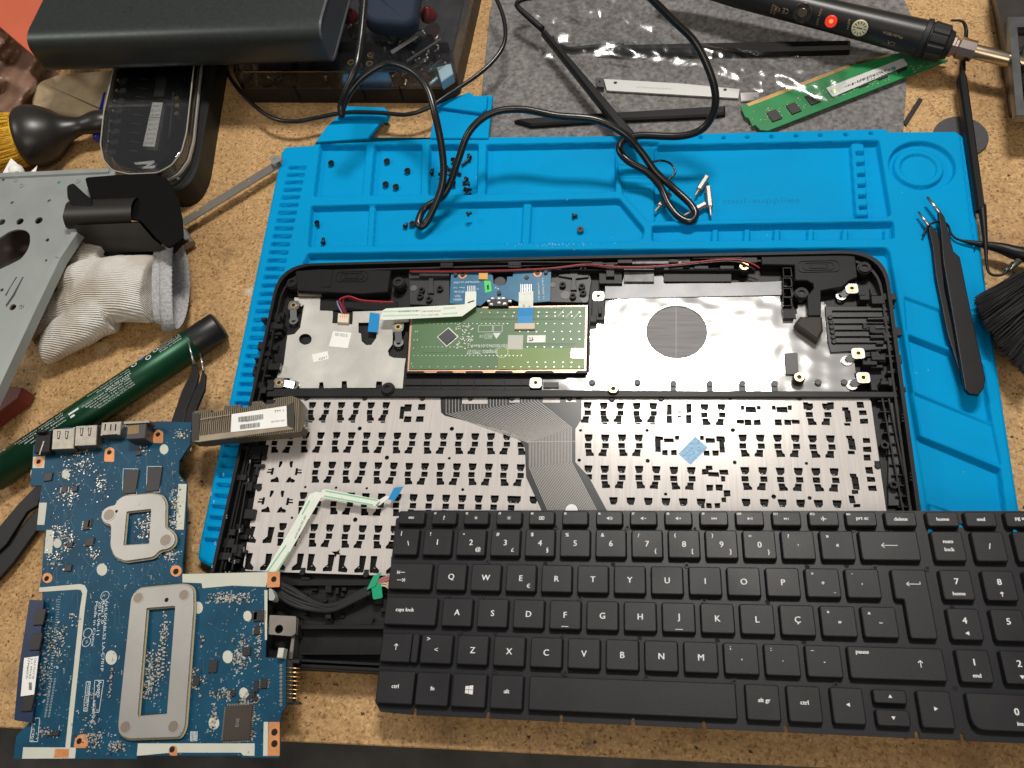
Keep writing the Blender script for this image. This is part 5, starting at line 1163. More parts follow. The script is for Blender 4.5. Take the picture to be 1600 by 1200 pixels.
for (x, y, wd, hg) in ((1190, 970, 0, 0), (1190, 970, 48, 60)):
    for k in range(6 if wd else 0): b.prism(P2([S4(1190 + k * 8, 970, 900), S4(1194 + k * 8, 970, 900), S4(1192 + k * 8, 1032, 900), S4(1188 + k * 8, 1032, 900)], BZ + .05), BZ + .01, BZ + .05)
b.build('test_pads', silk, pcb)
# thousands of tiny parts: clusters where the photograph shows them
def inpoly(p, x, y):
    c = False
    for i in range(len(p)):
        ax, ay = p[i - 1]; bx, by = p[i]
        if (ay > y) != (by > y) and x < ax + (y - ay) / (by - ay) * (bx - ax): c = not c
    return c
sm = M(); random.seed(3)
cl = [(110, 700, 18, 26, 60), (100, 770, 12, 14, 60), (90, 830, 12, 10, 50), (120, 730, 22, 8, 30), (150, 760, 8, 12, 30), (88, 872, 12, 10, 30), (105, 850, 8, 14, 26), (215, 700, 8, 8, 16), (268, 800, 6, 28, 70), (262, 865, 10, 8, 50), (228, 820, 14, 18, 90), (145, 865, 8, 8, 20), (270, 680, 8, 5, 26), (190, 665, 22, 4, 30),
      (262, 990, 5, 22, 50), (245, 1040, 16, 22, 110), (240, 1075, 14, 14, 90), (300, 985, 5, 18, 40), (308, 1065, 12, 12, 90), (322, 1000, 3, 6, 14), (360, 935, 24, 6, 110), (385, 1020, 10, 22, 100), (360, 1085, 14, 6, 40), (395, 1100, 8, 12, 40), (160, 1155, 12, 12, 60), (200, 1165, 8, 8, 40), (80, 1010, 5, 38, 40), (98, 1010, 8, 24, 60), (75, 1060, 10, 24, 50), (85, 1145, 10, 5, 20), (120, 970, 6, 10, 8), (410, 1000, 5, 30, 50), (150, 1110, 12, 22, 30), (348, 1120, 3, 18, 30), (410, 1120, 8, 30, 40), (184, 1060, 2, 25, 20)]
for cx, cy, sx, sy, n in cl:
    for k in range(int(n * 1.7)):
        x = random.gauss(cx, sx * .75); y = random.gauss(cy, sy * .75)
        if not inpoly(mbo, x, y): continue
        x = round(x / 1.6) * 1.6 - (y - 900) * .06; c = U(x, y, BZ); ww = random.choice((.5, .7, 1.0)); hh = random.choice((.4, .6, .9))
        sm.box(c.x, c.y, BZ + .02, ww, hh, random.uniform(.15, .5), BROT, random.choice((0, 0, 1, 2, 3)))
for k in range(900):
    x, y = random.uniform(50, 440), random.uniform(670, 1180)
    if inpoly(mbo, x, y): c = U(x, y, BZ); sm.box(c.x, c.y, BZ + .01, .35, .35, .05, 0, random.choice((0, 3)))
for k in range(26):
    for xx in (322, 345): c = U(*S4(xx - k * 1.6, 640 + k * 9.6, 900), BZ); sm.box(c.x, c.y, BZ + .01, 1.2, .22, .04, 0, 3)
for k in range(40): c = U(*S4(372 - k * 1.8, 130 + k * 16, 900), BZ); sm.box(c.x, c.y, BZ + .01, 1.6, .22, .04, 0, 3)
for row_, x0 in ((0, 1030), (1, 1000)):
    for k in range(9): c = U(*S4(x0 - k * 1.5, 425 + k * 24 + row_ * 12, 900), BZ); sm.box(c.x, c.y, BZ + .02, 1.5, .8, .3, 0, 0); sm.box(c.x + .2, c.y + .6, BZ + .02, 1.2, .5, .6, 0, 2)
sm.build('tiny_components', [pmat('solder_grey', (.45, .44, .40), .35, .7), pmat('ceramic_tan', (.34, .27, .19), .5), chipm, pmat('pale_print', (.38, .44, .46), .6)], pcb)['kind'] = 'stuff'
b = M()      # copper tracks and darker copper areas under the mask
random.seed(14)
for k in range(150):
    x, y = random.uniform(60, 430), random.uniform(690, 1170)
    if not inpoly(mbo, x, y): continue
    p = [U(x, y, BZ + .012)]
    for j in range(3): x += random.choice((0, 6, -6, 12)); y += random.uniform(4, 22); p.append(U(x, y, BZ + .012))
    for a, c in zip(p[:-1], p[1:]):
        if (c - a).length > .1 and inpoly(mbo, x, y): d = (c - a).normalized(); n_ = Vector((-d.y, d.x, 0)) * .1; b.add([a - n_, a + n_, c + n_, c - n_], [(0, 1, 2, 3)])
b.build('tracks', pmat('track_blue', (.01, .075, .13), .35), pcb)['kind'] = 'stuff'
# pin header on the right edge
b = M(); b.prism(P2([(449, 1034), (457, 1034), (457, 1098), (448, 1098)], BZ + 3), BZ - 2, BZ + 3); b.prism(P2([(449, 1031), (468, 1031), (467, 1036), (449, 1036)], BZ + 2), BZ - 1, BZ + 2); b.prism(P2([(448, 1096), (466, 1096), (470, 1100), (448, 1101)], BZ + 2), BZ - 1, BZ + 2)
ph_ = b.build('pin_header', blkm, mb)
b = M()
for k in range(8): y = 1043.5 + k * 6.7; p0, p1 = U(446, y, BZ + 3.4), U(469, y + .8, BZ + 2.8); b.tube([p0, p1], .32, 6)
b.each('pin', gold, ph_)
b = M(); c = U(438, 1020, BZ + 4); b.box(c.x, c.y, BZ - 1, 3.2, 5, 5, b=.3); b.build('white_post', cream, mb)
b = M(); b.prism(rounded(P2([(420, 919), (425, 920), (430, 932), (428, 938), (420, 938)], 22), .8, 2), 16, 22); b.build('clear_lug', pmat('milky_plastic', (.35, .38, .36), .3), mb)
b = M()
for k in range(11): y = 1040 + k * 6.1; c = U(439, y, BZ); b.ring(c.x, c.y, BZ + .02, .75, .3, .1, 10)
b.each('pin_pad', pinm, pcb)

# ================================================================ heatsink fin block
hz = 33.0; HO = Zc(300, 600, 5, [(15, 212), (145, 196), (152, 222), (245, 205), (247, 170), (378, 160), (386, 183), (466, 170), (470, 138), (545, 130), (558, 162), (640, 152), (662, 108), (780, 92), (838, 115), (868, 160), (872, 335), (850, 372), (50, 452), (0, 445), (0, 230)])
finm = pmat('fin_metal', (.30, .255, .19), .45, .8, var=.15, vs=120)
hs_root = thing('heatsink', 'grey bronze finned laptop heatsink block with a white barcode label above the motherboard', 'heatsink', U(390, 655, 22))
b = M(); b.prism(P2(HO, hz - 1), 24, hz - 1.2); b.build('core', pmat('dark_fin_core', (.10, .085, .062), .5, .6), hs_root)
b = M(); p = P2(HO, hz)
p0, p1 = U(304, 668, hz), U(472, 645, hz); ax = (p1 - p0); Lh = ax.length; ax.normalize(); up = Vector((-ax.y, ax.x, 0)); 
for k in range(int(Lh / 1.25)):
    o = p0 + ax * k * 1.25; ts = [t for t in np.arange(-16, 22, .25) if inpoly(p, o.x + up.x * t, o.y + up.y * t)]
    if ts: c = o + up * (ts[0] + ts[-1]) / 2; b.box(c.x, c.y, 24.2, .32, ts[-1] - ts[0], hz - 24.2 - (0 if k % 7 else .3), math.atan2(ax.y, ax.x))
b.build('fins', finm, hs_root)['kind'] = 'stuff'
b = M(); b.prism(P2(Zc(300, 600, 5, [(62, 272), (300, 236), (300, 242), (62, 280)]), hz + .3), hz - .5, hz + .2); b.prism(P2(Zc(300, 600, 5, [(60, 405), (745, 318), (790, 312), (800, 350), (50, 452), (0, 446)]), hz + .1), hz - .8, hz + .1); b.build('top_plate', finm, hs_root)
b = M(); b.prism(P2(Zc(300, 600, 5, [(0, 232), (60, 228), (55, 440), (0, 446)]), hz + .2), 24, hz + .15); b.prism(P2(Zc(300, 600, 5, [(742, 165), (795, 140), (800, 350), (748, 330)]), hz + .25), 26, hz + .22); b.each('foam_strip', pmat('dark_foam', (.045, .042, .035), .8), hs_root)
b = M(); b.prism(P2(Zc(300, 600, 5, [(310, 236), (738, 170), (742, 330), (303, 376)]), hz + .4), hz + .25, hz + .4); lb = b.build('label', white, hs_root)
b = M(); random.seed(8)
def ppx(x, y): return Zc(300, 600, 5, [(x, y)])[0]
for x0, y0, n, hgt in ((362, 258, 34, 40), (375, 318, 28, 36)):
    x = x0
    for k in range(n):
        wd = random.choice((2, 2, 3, 5)); y = y0 - (x - x0) * .12; b.prism(P2([ppx(x, y), ppx(x + wd, y - .4), ppx(x + wd, y + hgt), ppx(x, y + hgt)], hz + .45), hz + .4, hz + .44); x += wd + random.choice((2, 3))
b.textpx('TM 1', ppx(640, 225), ppx(715, 214), hz + .45, 2.2); b.textpx('004 0A01 EA0', ppx(618, 302), ppx(722, 290), hz + .45, 1.5); b.textpx('AT1BB0010C0', ppx(385, 300), ppx(505, 288), hz + .45, 1.3)
b.build('barcode', ink, lb)
b = M(); b.prism(P2(Zc(300, 600, 5, [(836, 235), (856, 228), (856, 345), (838, 350)]), 30), 26, 31); b.build('end_clip', steel, hs_root)
# ================================================================ things on the left and behind
def T3(x, y, z, k=4, ox=0, oy=0): return U(ox + x / k, oy + y / k, z)
# ---- dark metallic box (battery pack) leaning over the boxes, back left
def power_pack():
    z0, z1 = 38, 71
    a, c = U(78, 119, z0), U(521, 106, z0); ax = (c - a); L_ = ax.length; ax.normalize(); pr = Vector((-ax.y, ax.x, 0)); W_ = 105; H_ = z1 - z0
    root = thing('power_pack', 'large dark grey metallic box with rounded long edges across the back left corner', 'power pack', (a + c) / 2)
    prof = rounded([(0, 0), (W_, 0), (W_, H_), (0, H_)], [12, 12, 14, 14], 8)
    def sect(t, d): return [a + ax * t + pr * u + Vector((0, 0, v)) for u, v in (inset(prof, d) if d else prof)]
    b = M(); n = len(prof); rings = [sect(1.2, 0), sect(L_ - 1.2, 0)]
    b.add([q for r in rings for q in r], [(i, (i + 1) % n, n + (i + 1) % n, n + i) for i in range(n)], 0, True)
    rings2 = [sect(0, 1.4), sect(1.2, 0)]; b.add([q for r in rings2 for q in r], [(i, (i + 1) % n, n + (i + 1) % n, n + i) for i in range(n)] + [tuple(range(n))[::-1]], 0)
    b.build('body', pmat('anodised_dark_green', (.058, .066, .065), .40, .7, var=.04, vs=300, rvar=.03), root)
    b = M(); rings3 = [sect(L_ - 1.2, 0), sect(L_ + .2, .6), sect(L_ + .2, 2.2), sect(L_ - .6, 2.8)]
    b.add([q for r in rings3 for q in r], [(k * n + i, k * n + (i + 1) % n, (k + 1) * n + (i + 1) % n, (k + 1) * n + i) for k in range(3) for i in range(n)] + [tuple(range(3 * n, 4 * n))], 0)
    b.build('end_cap', pmat('end_cap_grey', (.05, .055, .065), .5), root)
    b = M(); q0, q1 = U(190, 20, z1 + .03), U(208, 20, z1 + .03); b.textpx('C', (190, 20.5), (197, 20.3), z1 + .04, 3.4)
    for u, v in (((199, 11.5), (207, 11.3)), ((206.5, 11.3), (204, 20.6))):
        p, q = U(*u, z1 + .04), U(*v, z1 + .04); d = (q - p).normalized(); nn_ = Vector((-d.y, d.x, 0)) * .28; b.add([p - nn_, p + nn_, q + nn_, q - nn_], [(0, 1, 2, 3)])
    b.build('mark', void, root)
power_pack()
# ---- transparent organiser with a black base under it
clear = bpy.data.materials.new('clear_plastic'); clear.use_nodes = True; N_, L_, pb = nodes_of(clear)
def clearmat(m, tint=(.92, .93, .95), gloss_r=.08, amt=.10, bump=0, bs=60):
    m.use_nodes = True; N, L = m.node_tree.nodes, m.node_tree.links; N.clear()
    o = N.new('ShaderNodeOutputMaterial'); t = N.new('ShaderNodeBsdfTransparent'); g = N.new('ShaderNodeBsdfGlossy'); fr = N.new('ShaderNodeLayerWeight'); mx = N.new('ShaderNodeMixShader'); mm = N.new('ShaderNodeMath')
    t.inputs[0].default_value = (*tint, 1); g.inputs['Roughness'].default_value = gloss_r; g.inputs[0].default_value = (.55, .55, .55, 1); fr.inputs[0].default_value = .35
    mm.operation = 'ADD'; mm.inputs[1].default_value = amt; mm.use_clamp = True; mp = N.new('ShaderNodeMath'); mp.operation = 'MULTIPLY'; mp.inputs[1].default_value = .6
    L.new(fr.outputs['Fresnel'], mp.inputs[0]); L.new(mp.outputs[0], mm.inputs[0]); L.new(mm.outputs[0], mx.inputs[0]); L.new(t.outputs[0], mx.inputs[1]); L.new(g.outputs[0], mx.inputs[2]); L.new(mx.outputs[0], o.inputs[0])
    if bump:
        tc_ = N.new('ShaderNodeTexCoord'); n = N.new('ShaderNodeTexNoise'); n.inputs['Scale'].default_value = bs; n.inputs['Detail'].default_value = 3; n.inputs['Distortion'].default_value = 1.2; bp_ = N.new('ShaderNodeBump'); bp_.inputs['Distance'].default_value = bump * S
        L.new(tc_.outputs['Object'], n.inputs['Vector']); L.new(n.outputs[0], bp_.inputs['Height']); L.new(bp_.outputs[0], g.inputs['Normal'])
    return m
clearmat(clear, (.90, .90, .91), .08, .05, .1, 12)
def organiser():
    root = thing('organiser_box', 'clear lidded parts organiser with black base half hidden under the dark metallic box', 'parts box', U(540, 100, 0))
    zl, zb = 36, 15
    base = P2([(366, 112), (378, 138), (692, 138), (714, 122), (742, 0), (760, -80), (370, -80)], zb); top = P2([(366, 92), (374, 112), (664, 112), (708, 79), (726, 0), (742, -80), (376, -80)], zl)
    b = M(); b.prism(base, .02, 3); b.holes(base, [inset(ccw(base), 2.0)], 3, zb); b.build('base', pmat('organiser_black', (.008, .008, .009), .5, var=.2), root)
    b = M(); b.prism(inset(ccw(base), 2.1), 3, 3.6); b.build('inner_tray', pmat('tray_grey', (.085, .08, .075), .5, var=.6, vs=60), root)
    b = M(); b.prism(base, zb + .2, zl, top=ccw(top) if area2(base) > 0 else ccw(top)); b.build('lid', clear, root)
    b = M(); b.holes(inset(ccw(base), -.3), [inset(ccw(base), .6)], zb + .1, zb + .9); b.holes(inset(ccw(top), -.1), [inset(ccw(top), .6)], zl - .5, zl + .3); b.build('lid_rim', clearmat(bpy.data.materials.new('thick_clear_edge'), (.70, .66, .58), .18, .22), root)
    b = M()
    for x in (455, 560, 620): b.prism(P2([(x, 10), (x + 2, 10), (x + 2, 132), (x, 130)], 20), 3.6, 20)
    b.prism(P2([(450, 66), (700, 66), (700, 68), (450, 68)], 20), 3.6, 20); b.each('divider', clearmat(bpy.data.materials.new('divider_clear'), (.6, .6, .6), .2, .1), root)
organiser()
random.seed(41)
scr = pmat('screw_steel', (.42, .40, .37), .3, 1); scrb = pmat('screw_black', (.012, .012, .013), .35, .3)
def screwthing(name, label, px, py, z, ang, lie, mt, L_=5, r=1.5, group=None, parts=True, cat='screw'):
    c = U(px, py, z + (r if lie else 1)); t = thing(name, label, cat, (c.x, c.y, z), group)
    b = M(); h = M()
    if lie:
        d = Vector((math.cos(ang), math.sin(ang), 0)); p0 = Vector((c.x, c.y, z + r)) - d * L_ / 2
        b.lathe(p0, p0 + d, [(0, r * .9), (.3, r), (1.1, r)], 12); b.build('head', mt, t)
        pr = [(1.1, r * .5)]; k = 1.1
        while k < L_: pr += [(k + .25, r * .62), (k + .5, r * .48)]; k += .5
        h.lathe(p0, p0 + d, pr, 10); h.build('shank', mt, t)
    else:
        b.cyl(c.x, c.y, z + .5, r * .55, 1.4, 10); b.build('shank', mt, t)
        h.ring(c.x, c.y, z + 1.6, r * 1.15, r * .5, .9, 14); h.cyl(c.x, c.y, z + 1.6, r * .52, .3, 8, 1); h.build('head', [mt, void], t)
    return t
ctn = 'bits and screws inside the clear organiser'
for k, (x, y, L_, ang) in enumerate(((565, 84, 6, 2.2), (640, 30, 5, 1), (692, 74, 6, .4), (700, 52, 4, 2), (657, 72, 5, 1.2), (548, 40, 9, -.8), (604, 47, 11, 2.4), (680, 46, 4, .3))):
    pass
b = M(); random.seed(6)
OL = ['long pale bracket slanting inside the clear organiser', 'thin steel rod slanting below the pale bracket in the organiser', 'thin dark rod lying near the upper middle of the organiser']
for (x0, y0, x1, y1, w_, mt, lb_) in ((612, 83, 652, 57, 2.6, white, OL[0]), (636, 97, 690, 62, 1.4, scr, OL[1]), (592, 42, 610, 64, 1.2, dkgrey, OL[2])):
    b = M(); b.strip([U(x0, y0, 26), U(x1, y1, 26)], w_, 1.2); b.build('spare_part', mt, label=lb_, cat='spare part')
for x, y, lb_ in ((548, 97, 'small brass ring near the front wall of the organiser'), (579, 85, 'larger brass ring right of the thick cable inside the organiser'), (577, 99, 'faint brass ring just behind the front rim of the organiser')):
    c = U(x, y, 24); b = M(); b.ring(c.x, c.y, 22, 2.6, 1.9, 2, 20); b.build('ring', brass, label=lb_, cat='ring')
for x, y, r, lb_ in ((545, 20, 9, 'dark red cap left of the thick cable in the organiser'), (668, 18, 9, 'dark red cap in the right part of the organiser')):
    c = U(x, y, 26); b = M(); b.lathe((c.x, c.y, 20), (c.x, c.y, 34), [(0, r * .7), (3, r * .7), (5, r * .62), (9, r * .3), (10, .4)], 16); b.build('cap', pmat('dark_red_plastic', (.13, .008, .012), .25, var=.4, vs=90), label=lb_, cat='cap')
c = U(612, 10, 50); b = M(); b.prism(rounded(P2([(548, -40), (655, -40), (648, 25), (632, 36), (580, 32), (566, 22)], 50), 5, 5), 37, 50, b=3, sm=True); b.build('pouch', pmat('navy_cloth', (.008, .018, .038), .8, bump=.1, bs=600), label='dark navy pouch lying on the organiser lid behind the cable', cat='pouch')
b = M(); b.prism(rounded(P2([(536, 118), (608, 114), (612, 130), (535, 131)], 20), 2, 4), 14, 22, b=1); b.build('blue_bit', pmat('dim_blue_plastic', (.01, .08, .16), .4), label='dim blue oblong bit along the front wall of the organiser', cat='spare part')
b = M(); b.prism(P2([(683, 108), (705, 102), (709, 118), (690, 131)], 28), 22, 30, b=.6); b.tube([U(672, 132, 26), U(683, 122, 26)], 1.2, 8); b.build('clear_fitting', pmat('pale_blue_fitting', (.25, .36, .42), .2, spec=.8), label='pale blue plastic fitting in the front right corner of the organiser', cat='fitting')
for k in range(34):
    x, y = random.uniform(400, 700) if k > 24 else random.uniform(545, 700), random.uniform(118, 128) if k > 24 else random.uniform(30, 104); lie = random.random() < .7
    c = U(x, y, 20); b = M(); d = Vector((random.uniform(-1, 1), random.uniform(-1, 1), 0)).normalized(); b.lathe((c.x, c.y, 20), Vector((c.x, c.y, 20)) + d, [(0, 1.2), (.9, 1.2), (.95, .6), (4, .5)], 10); b.build('loose_screw', scr, label='one of the tiny steel screws scattered inside the clear organiser', cat='screw', group=ctn)
# ---- clear capsule shaped bit case on a black holder
def bitcase():
    z0, z1 = 22, 36
    pl = [(186, 60), (160, 175), (155, 225), (160, 250), (174, 266), (200, 272), (245, 270), (268, 258), (284, 236), (292, 205), (308, 60)]
    b = M(); b.prism(rounded(P2([(250, 60), (345, 60), (326, 170), (311, 262), (296, 290), (272, 301), (245, 296), (225, 270)], 18), 8, 6), 0, 20, b=1.5); b.build('holder', pmat('black_holder', (.008, .008, .008), .55), label='black box in shadow under the clear capsule case', cat='box')
    root = thing('bit_case', 'clear capsule shaped case of screwdriver bits with a white lettered strip', 'bit case', U(225, 180, z0))
    o = rounded(P2(pl, z1), 3, 3)
    cl2 = clearmat(bpy.data.materials.new('clear_shell'), (.94, .94, .94), .05, .02)
    b = M(); b.holes(o, [inset(ccw(o), 1.0)], z0, z1 - 1.8); b.prism(inset(ccw(o), .0), z1 - 1.9, z1, b=1.8, sm=True); b.build('shell', cl2, root)
    b = M(); b.holes(inset(ccw(o), -.8), [inset(ccw(o), .5)], z0 + 3, z0 + 5); b.holes(inset(ccw(o), 0.2), [inset(ccw(o), .9)], z1 - 1.2, z1 - .4); b.build('rim', pmat('milky_edge', (.32, .30, .27), .2, spec=.8), root)
    ip = P2([(190, 60), (170, 170), (167, 228), (178, 252), (205, 262), (240, 260), (262, 240), (275, 205), (296, 60)], z1 - 5)
    b = M(); b.prism(rounded(ip, 4, 4), z0 - 1, z1 - 6, b=.8); b.build('insert', blkg, root)
    b = M(); b.prism(P2([(238, 160), (254, 160), (241, 229), (223, 228)], z1 - 5.5), z1 - 6, z1 - 5.6); b.prism(P2([(244, 118), (261, 118), (255, 150), (240, 150)], z1 - 5.5), z1 - 6, z1 - 5.7, 1); lb = b.build('lettered_strip', [white, dkgrey], root)
    b = M()
    for k, s_ in enumerate(('MEL', 'LOS', 'BY', 'CO', 'CME', 'ETR', 'NOK', 'ICO', 'ENG')):
        y = 164 + k * 7.3; x = 237 - (y - 164) * .2
        if s_: b.textpx(s_, (x + 14, y), (x + 1, y + .6), z1 - 5.55, 2.1)
    b.prism(P2([(234, 182.5), (250, 183.5), (250, 184.4), (234, 183.4)], z1 - 5.5), z1 - 5.6, z1 - 5.56)
    b.build('letters', ink, lb)
    b = M(); b.prism(P2([(209, 254), (241, 250.5), (241, 254.5), (228, 262), (240, 258), (243, 259), (240, 263), (221, 263), (232, 256), (212, 257)], z1 - 5.4), z1 - 6, z1 - 5.5); b.build('pale_mark', white, root)
    b = M()
    for k in range(8):
        x, y = 196 - k * 2.6, 128 + k * 16; c = U(x, y, z1 - 6); b.cyl(c.x, c.y, z1 - 6, 3.1, 2.2, 6, 0, b=.5); b.cyl(c.x - 5, c.y + .5, z1 - 6, 1.1, 2.6, 10, 2, b=.3)
    for k in range(9): c = U(224 - k * 2.0, 124 + k * 14, z1 - 6); b.box(c.x, c.y, z1 - 6.02, 9, .8, .5, -.2, 0)
    for k in range(3): c = U(277 + (k % 2), 155 + k * 12, z1 - 6); b.cyl(c.x, c.y, z1 - 6, 1.8, 2, 12, 1, b=.4)
    b.each('bit', [dkgrey, brass, steel], root)
    b = M(); b.tube([U(271, 145, z1 - 5), U(267, 190, z1 - 5), U(264, 215, z1 - 5)], .9, 8); b.build('spring_bar', dkgrey, root)
bitcase()
b = M(); b.lathe(U(168, 150, 8), U(143, 262, 8), [(0, 4.2), (20, 4.4), (40, 4.4), (44, 4.2), (46, 3.4)], 18); b.build('blue_pen', pmat('pen_blue', (.01, .015, .30), .3), label='bright blue pen barrel sticking out under the clear capsule case', cat='pen')
# ---- round black brush with yellow bristles
def ybrush():
    root = thing('dusting_brush', 'black handled brush with yellow bristles at the left edge of the bench', 'brush', U(80, 212, 0))
    a, c = U(36, 216, 22), U(170, 187, 14); prof = [(0, 23), (3, 25), (9, 25.5), (17, 23), (25, 18), (31, 12.5), (38, 9), (44, 7.4), (49, 8.4), (54, 9.6), (60, 9.4), (66, 7), (69, 3), (70, .5)]
    sp_ = [tuple(q) for q in smooth([(x, r, 0) for x, r in prof], 3)]
    b = M(); b.lathe(a, c, [(q[0], q[1]) for q in sp_], 32, squash=.85); b.build('handle', pmat('handle_black', (.018, .016, .015), .35, bump=.02, bs=200), root)
    b = M(); d = (a - c).normalized(); s_ = d.cross(Vector((0, 0, 1))).normalized(); u_ = Vector((0, 0, 1)); random.seed(2)
    b.lathe(a + d * 30, a, [(0, 20), (14, 20.5), (30, 20.5)], 24, squash=.8)
    for k in range(1100):
        an = random.uniform(0, 6.28); r = 21.5 * math.sqrt(random.uniform(.2, 1)); p = a + s_ * math.cos(an) * r + u_ * math.sin(an) * r * .85; q = a + d * random.uniform(26, 34) + s_ * math.cos(an) * r * 1.3 + u_ * max(-16, math.sin(an) * r * 1.0) + Vector((random.uniform(-1, 1), random.uniform(-1, 1), 0))
        b.tube([p, (p + q) / 2 + Vector((0, 0, random.uniform(-.5, .8))), q], .32, 3, random.choice((0, 0, 1)), cap=False)
    b.build('bristles', [pmat('yellow_bristle', (.72, .42, .02), .5), pmat('pale_bristle', (.75, .50, .08), .5)], root)['kind'] = 'stuff'
ybrush()
# ---- cream pouch, pink sheet, brown bag, paper scraps at the far left
b = M(); b.prism(rounded(P2([(46, 150), (58, 126), (92, 113), (190, 105), (195, 190), (120, 180), (46, 168)], 12), 5, 5), 0, 12, b=3, sm=True); b.build('cream_block', pmat('cream_foam', (.42, .33, .20), .7, var=.15, vs=80, bump=.1, bs=90), label='cream coloured foam block behind the black brush handle', cat='foam block')
def coral():
    b = M(); p = [(-30, -30), (96, -30), (88, 20), (73, 55), (73, 78), (94, 111), (60, 93), (0, 42), (-30, 20)]
    b.prism(P2(p, 34), 32.6, 34, b=.3); b.build('plastic_sheet', pmat('coral_plastic', (.52, .115, .06), .45, var=.06, vs=14), label='coral pink plastic sheet in the back left corner beside the dark box', cat='sheet')
coral()
X_, Y_ = np.meshgrid(np.linspace(-40, 92, 30), np.linspace(30, 180, 34)); rs = np.random.RandomState(4)
v = []; 
for yy in range(34):
    for xx in range(30):
        x, y = X_[yy, xx], Y_[yy, xx]; z = 16 + 7 * math.sin(x * .09 + y * .03) + 4 * math.sin(y * .12 - x * .05) + 2 * math.sin(x * .25 + y * .2) - max(0, x - 30) * .24 - max(0, (x + y) - 190) * .2; v.append(U(x, y, max(z, 1)))
b = M(); b.add(v, [(i * 30 + j, i * 30 + j + 1, (i + 1) * 30 + j + 1, (i + 1) * 30 + j) for i in range(33) for j in range(29) if X_[i, j] * .62 + Y_[i, j] < 190 and Y_[i, j] - X_[i, j] * .95 > 28], 0, True)
b.build('crumpled_bag', pmat('brown_film', (.20, .12, .085), .3, var=.35, vs=30, bump=.5, bs=60), label='crumpled brown tinted plastic bag at the left edge below the coral sheet', cat='bag')
b = M(); b.prism(P2([(0, 278), (17, 247), (34, 262), (30, 276)], 30), 29.6, 30); b.build('paper_scrap', white, label='pointed white paper scrap under the yellow bristles', cat='paper')
b = M(); b.lathe(U(24, 262, 28), U(30, 282, 28), [(0, 2), (2, 5), (7, 5.5), (9, 4)], 14); b.build('white_cap', white, label='small round white cap beside the paper scrap and yellow bristles', cat='cap')
b = M(); b.prism(P2([(44, 272), (58, 259), (55, 272)], 26), 25.7, 26); b.build('paper_scrap', white, label='tiny white paper triangle beside the brush above the grey chassis', cat='paper')
# ---- grey drilled metal chassis
def chassis():
    z = 40
    root = thing('metal_chassis', 'flat grey drilled metal chassis plate lying over the glove at the left edge', 'chassis', U(60, 400, z))
    gm = pmat('galvanised_grey', (.29, .315, .305), .48, .35, var=.07, vs=40, rvar=.06)
    o = [(-40, 272), (168, 263), (180, 268), (172, 300), (126, 360), (96, 405), (60, 480), (2, 604), (-40, 690)]
    hs = []
    for x, y, r in ((19, 317, 1.4), (77, 314, 1.4), (3, 347, 2.6), (31, 346, 2.8), (60.5, 344.5, 2.9), (107, 341, 1.3), (107, 382, 1.5), (74, 375, 1.4), (63, 466, 1.5), (37, 513, 1.5), (16, 560, 1.5), (5, 281, 1.3), (3, 453, 1.3), (35, 479, 1.2), (20, 480, 2.4), (72, 407, 1.0), (83, 423, 1.0), (61, 274, 1), (84, 273, 1), (116, 270, 1), (150, 268, 1)):
        c = U(x, y, z); hs.append(circ(c.x, c.y, r, 14))
    big = Zc(0, 300, 4, [(-80, 330), (0, 285), (60, 245), (110, 232), (160, 238), (188, 265), (188, 320), (170, 370), (130, 420), (60, 455), (-80, 520)]); hs.append(rounded(P2(big, z), 2, 2))
    hs.append(P2(Zc(0, 300, 4, [(100, 530), (108, 532), (70, 590), (40, 650), (30, 645)]), z)); hs.append(P2(Zc(0, 300, 4, [(140, 530), (148, 532), (90, 650), (40, 720), (35, 705), (80, 640)]), z))
    b = M(); b.holes(P2(o, z), hs, z - 1.2, z); pl_ = b.build('plate', gm, root)
    # folded lip along the right edge and the back edge
    e = [U(126, 360, z), U(96, 405, z), U(60, 480, z), U(2, 604, z), U(-40, 690, z)]; b = M()
    for p0, p1 in zip(e[:-1], e[1:]):
        d = (p1 - p0).normalized(); s_ = Vector((d.y, -d.x, 0));
        if s_.x < 0: s_ = -s_
        v = [p0 - s_ * 5, p0 - s_ * 4 + Vector((0, 0, 1.6)), p0 + Vector((0, 0, 1.2)), p0 + s_ * .8 + Vector((0, 0, -5)), p1 - s_ * 5, p1 - s_ * 4 + Vector((0, 0, 1.6)), p1 + Vector((0, 0, 1.2)), p1 + s_ * .8 + Vector((0, 0, -5))]
        b.add(v, [(0, 1, 5, 4), (1, 2, 6, 5), (2, 3, 7, 6)])
    p0, p1 = U(-40, 282, z), U(170, 272, z); up_ = Vector((0, 0, 1.3)); n_ = Vector((0, 1, 0)); b.add([p0, p0 + n_ * 1 + up_, p0 + n_ * 4.5 + up_, p1, p1 + n_ * 1 + up_, p1 + n_ * 4 + up_], [(0, 1, 4, 3), (1, 2, 5, 4)])
    b.build('folded_lip', gm, root)
    b = M()
    for x, y in ((34, 290), (25, 281), (84, 424), (33, 479), (122, 283)): c = U(x, y, z); b.ring(c.x, c.y, z, 1.9, 1.1, .4, 12)
    b.each('rivet', gm, root)
    c = U(92, 285, z); b = M(); b.cyl(c.x, c.y, z, 1.2, .1, 8); b.build('paint_spot', pmat('teal_spot', (.0, .2, .25), .5), root)
chassis()
b = M(); b.prism(P2([(-30, 604), (6, 602), (36, 606), (28, 622), (-30, 665)], 14), 2, 14, b=.6); b.build('red_block', pmat('dull_red_plastic', (.16, .025, .02), .5), label='dull red plastic block under the corner of the grey chassis', cat='block')
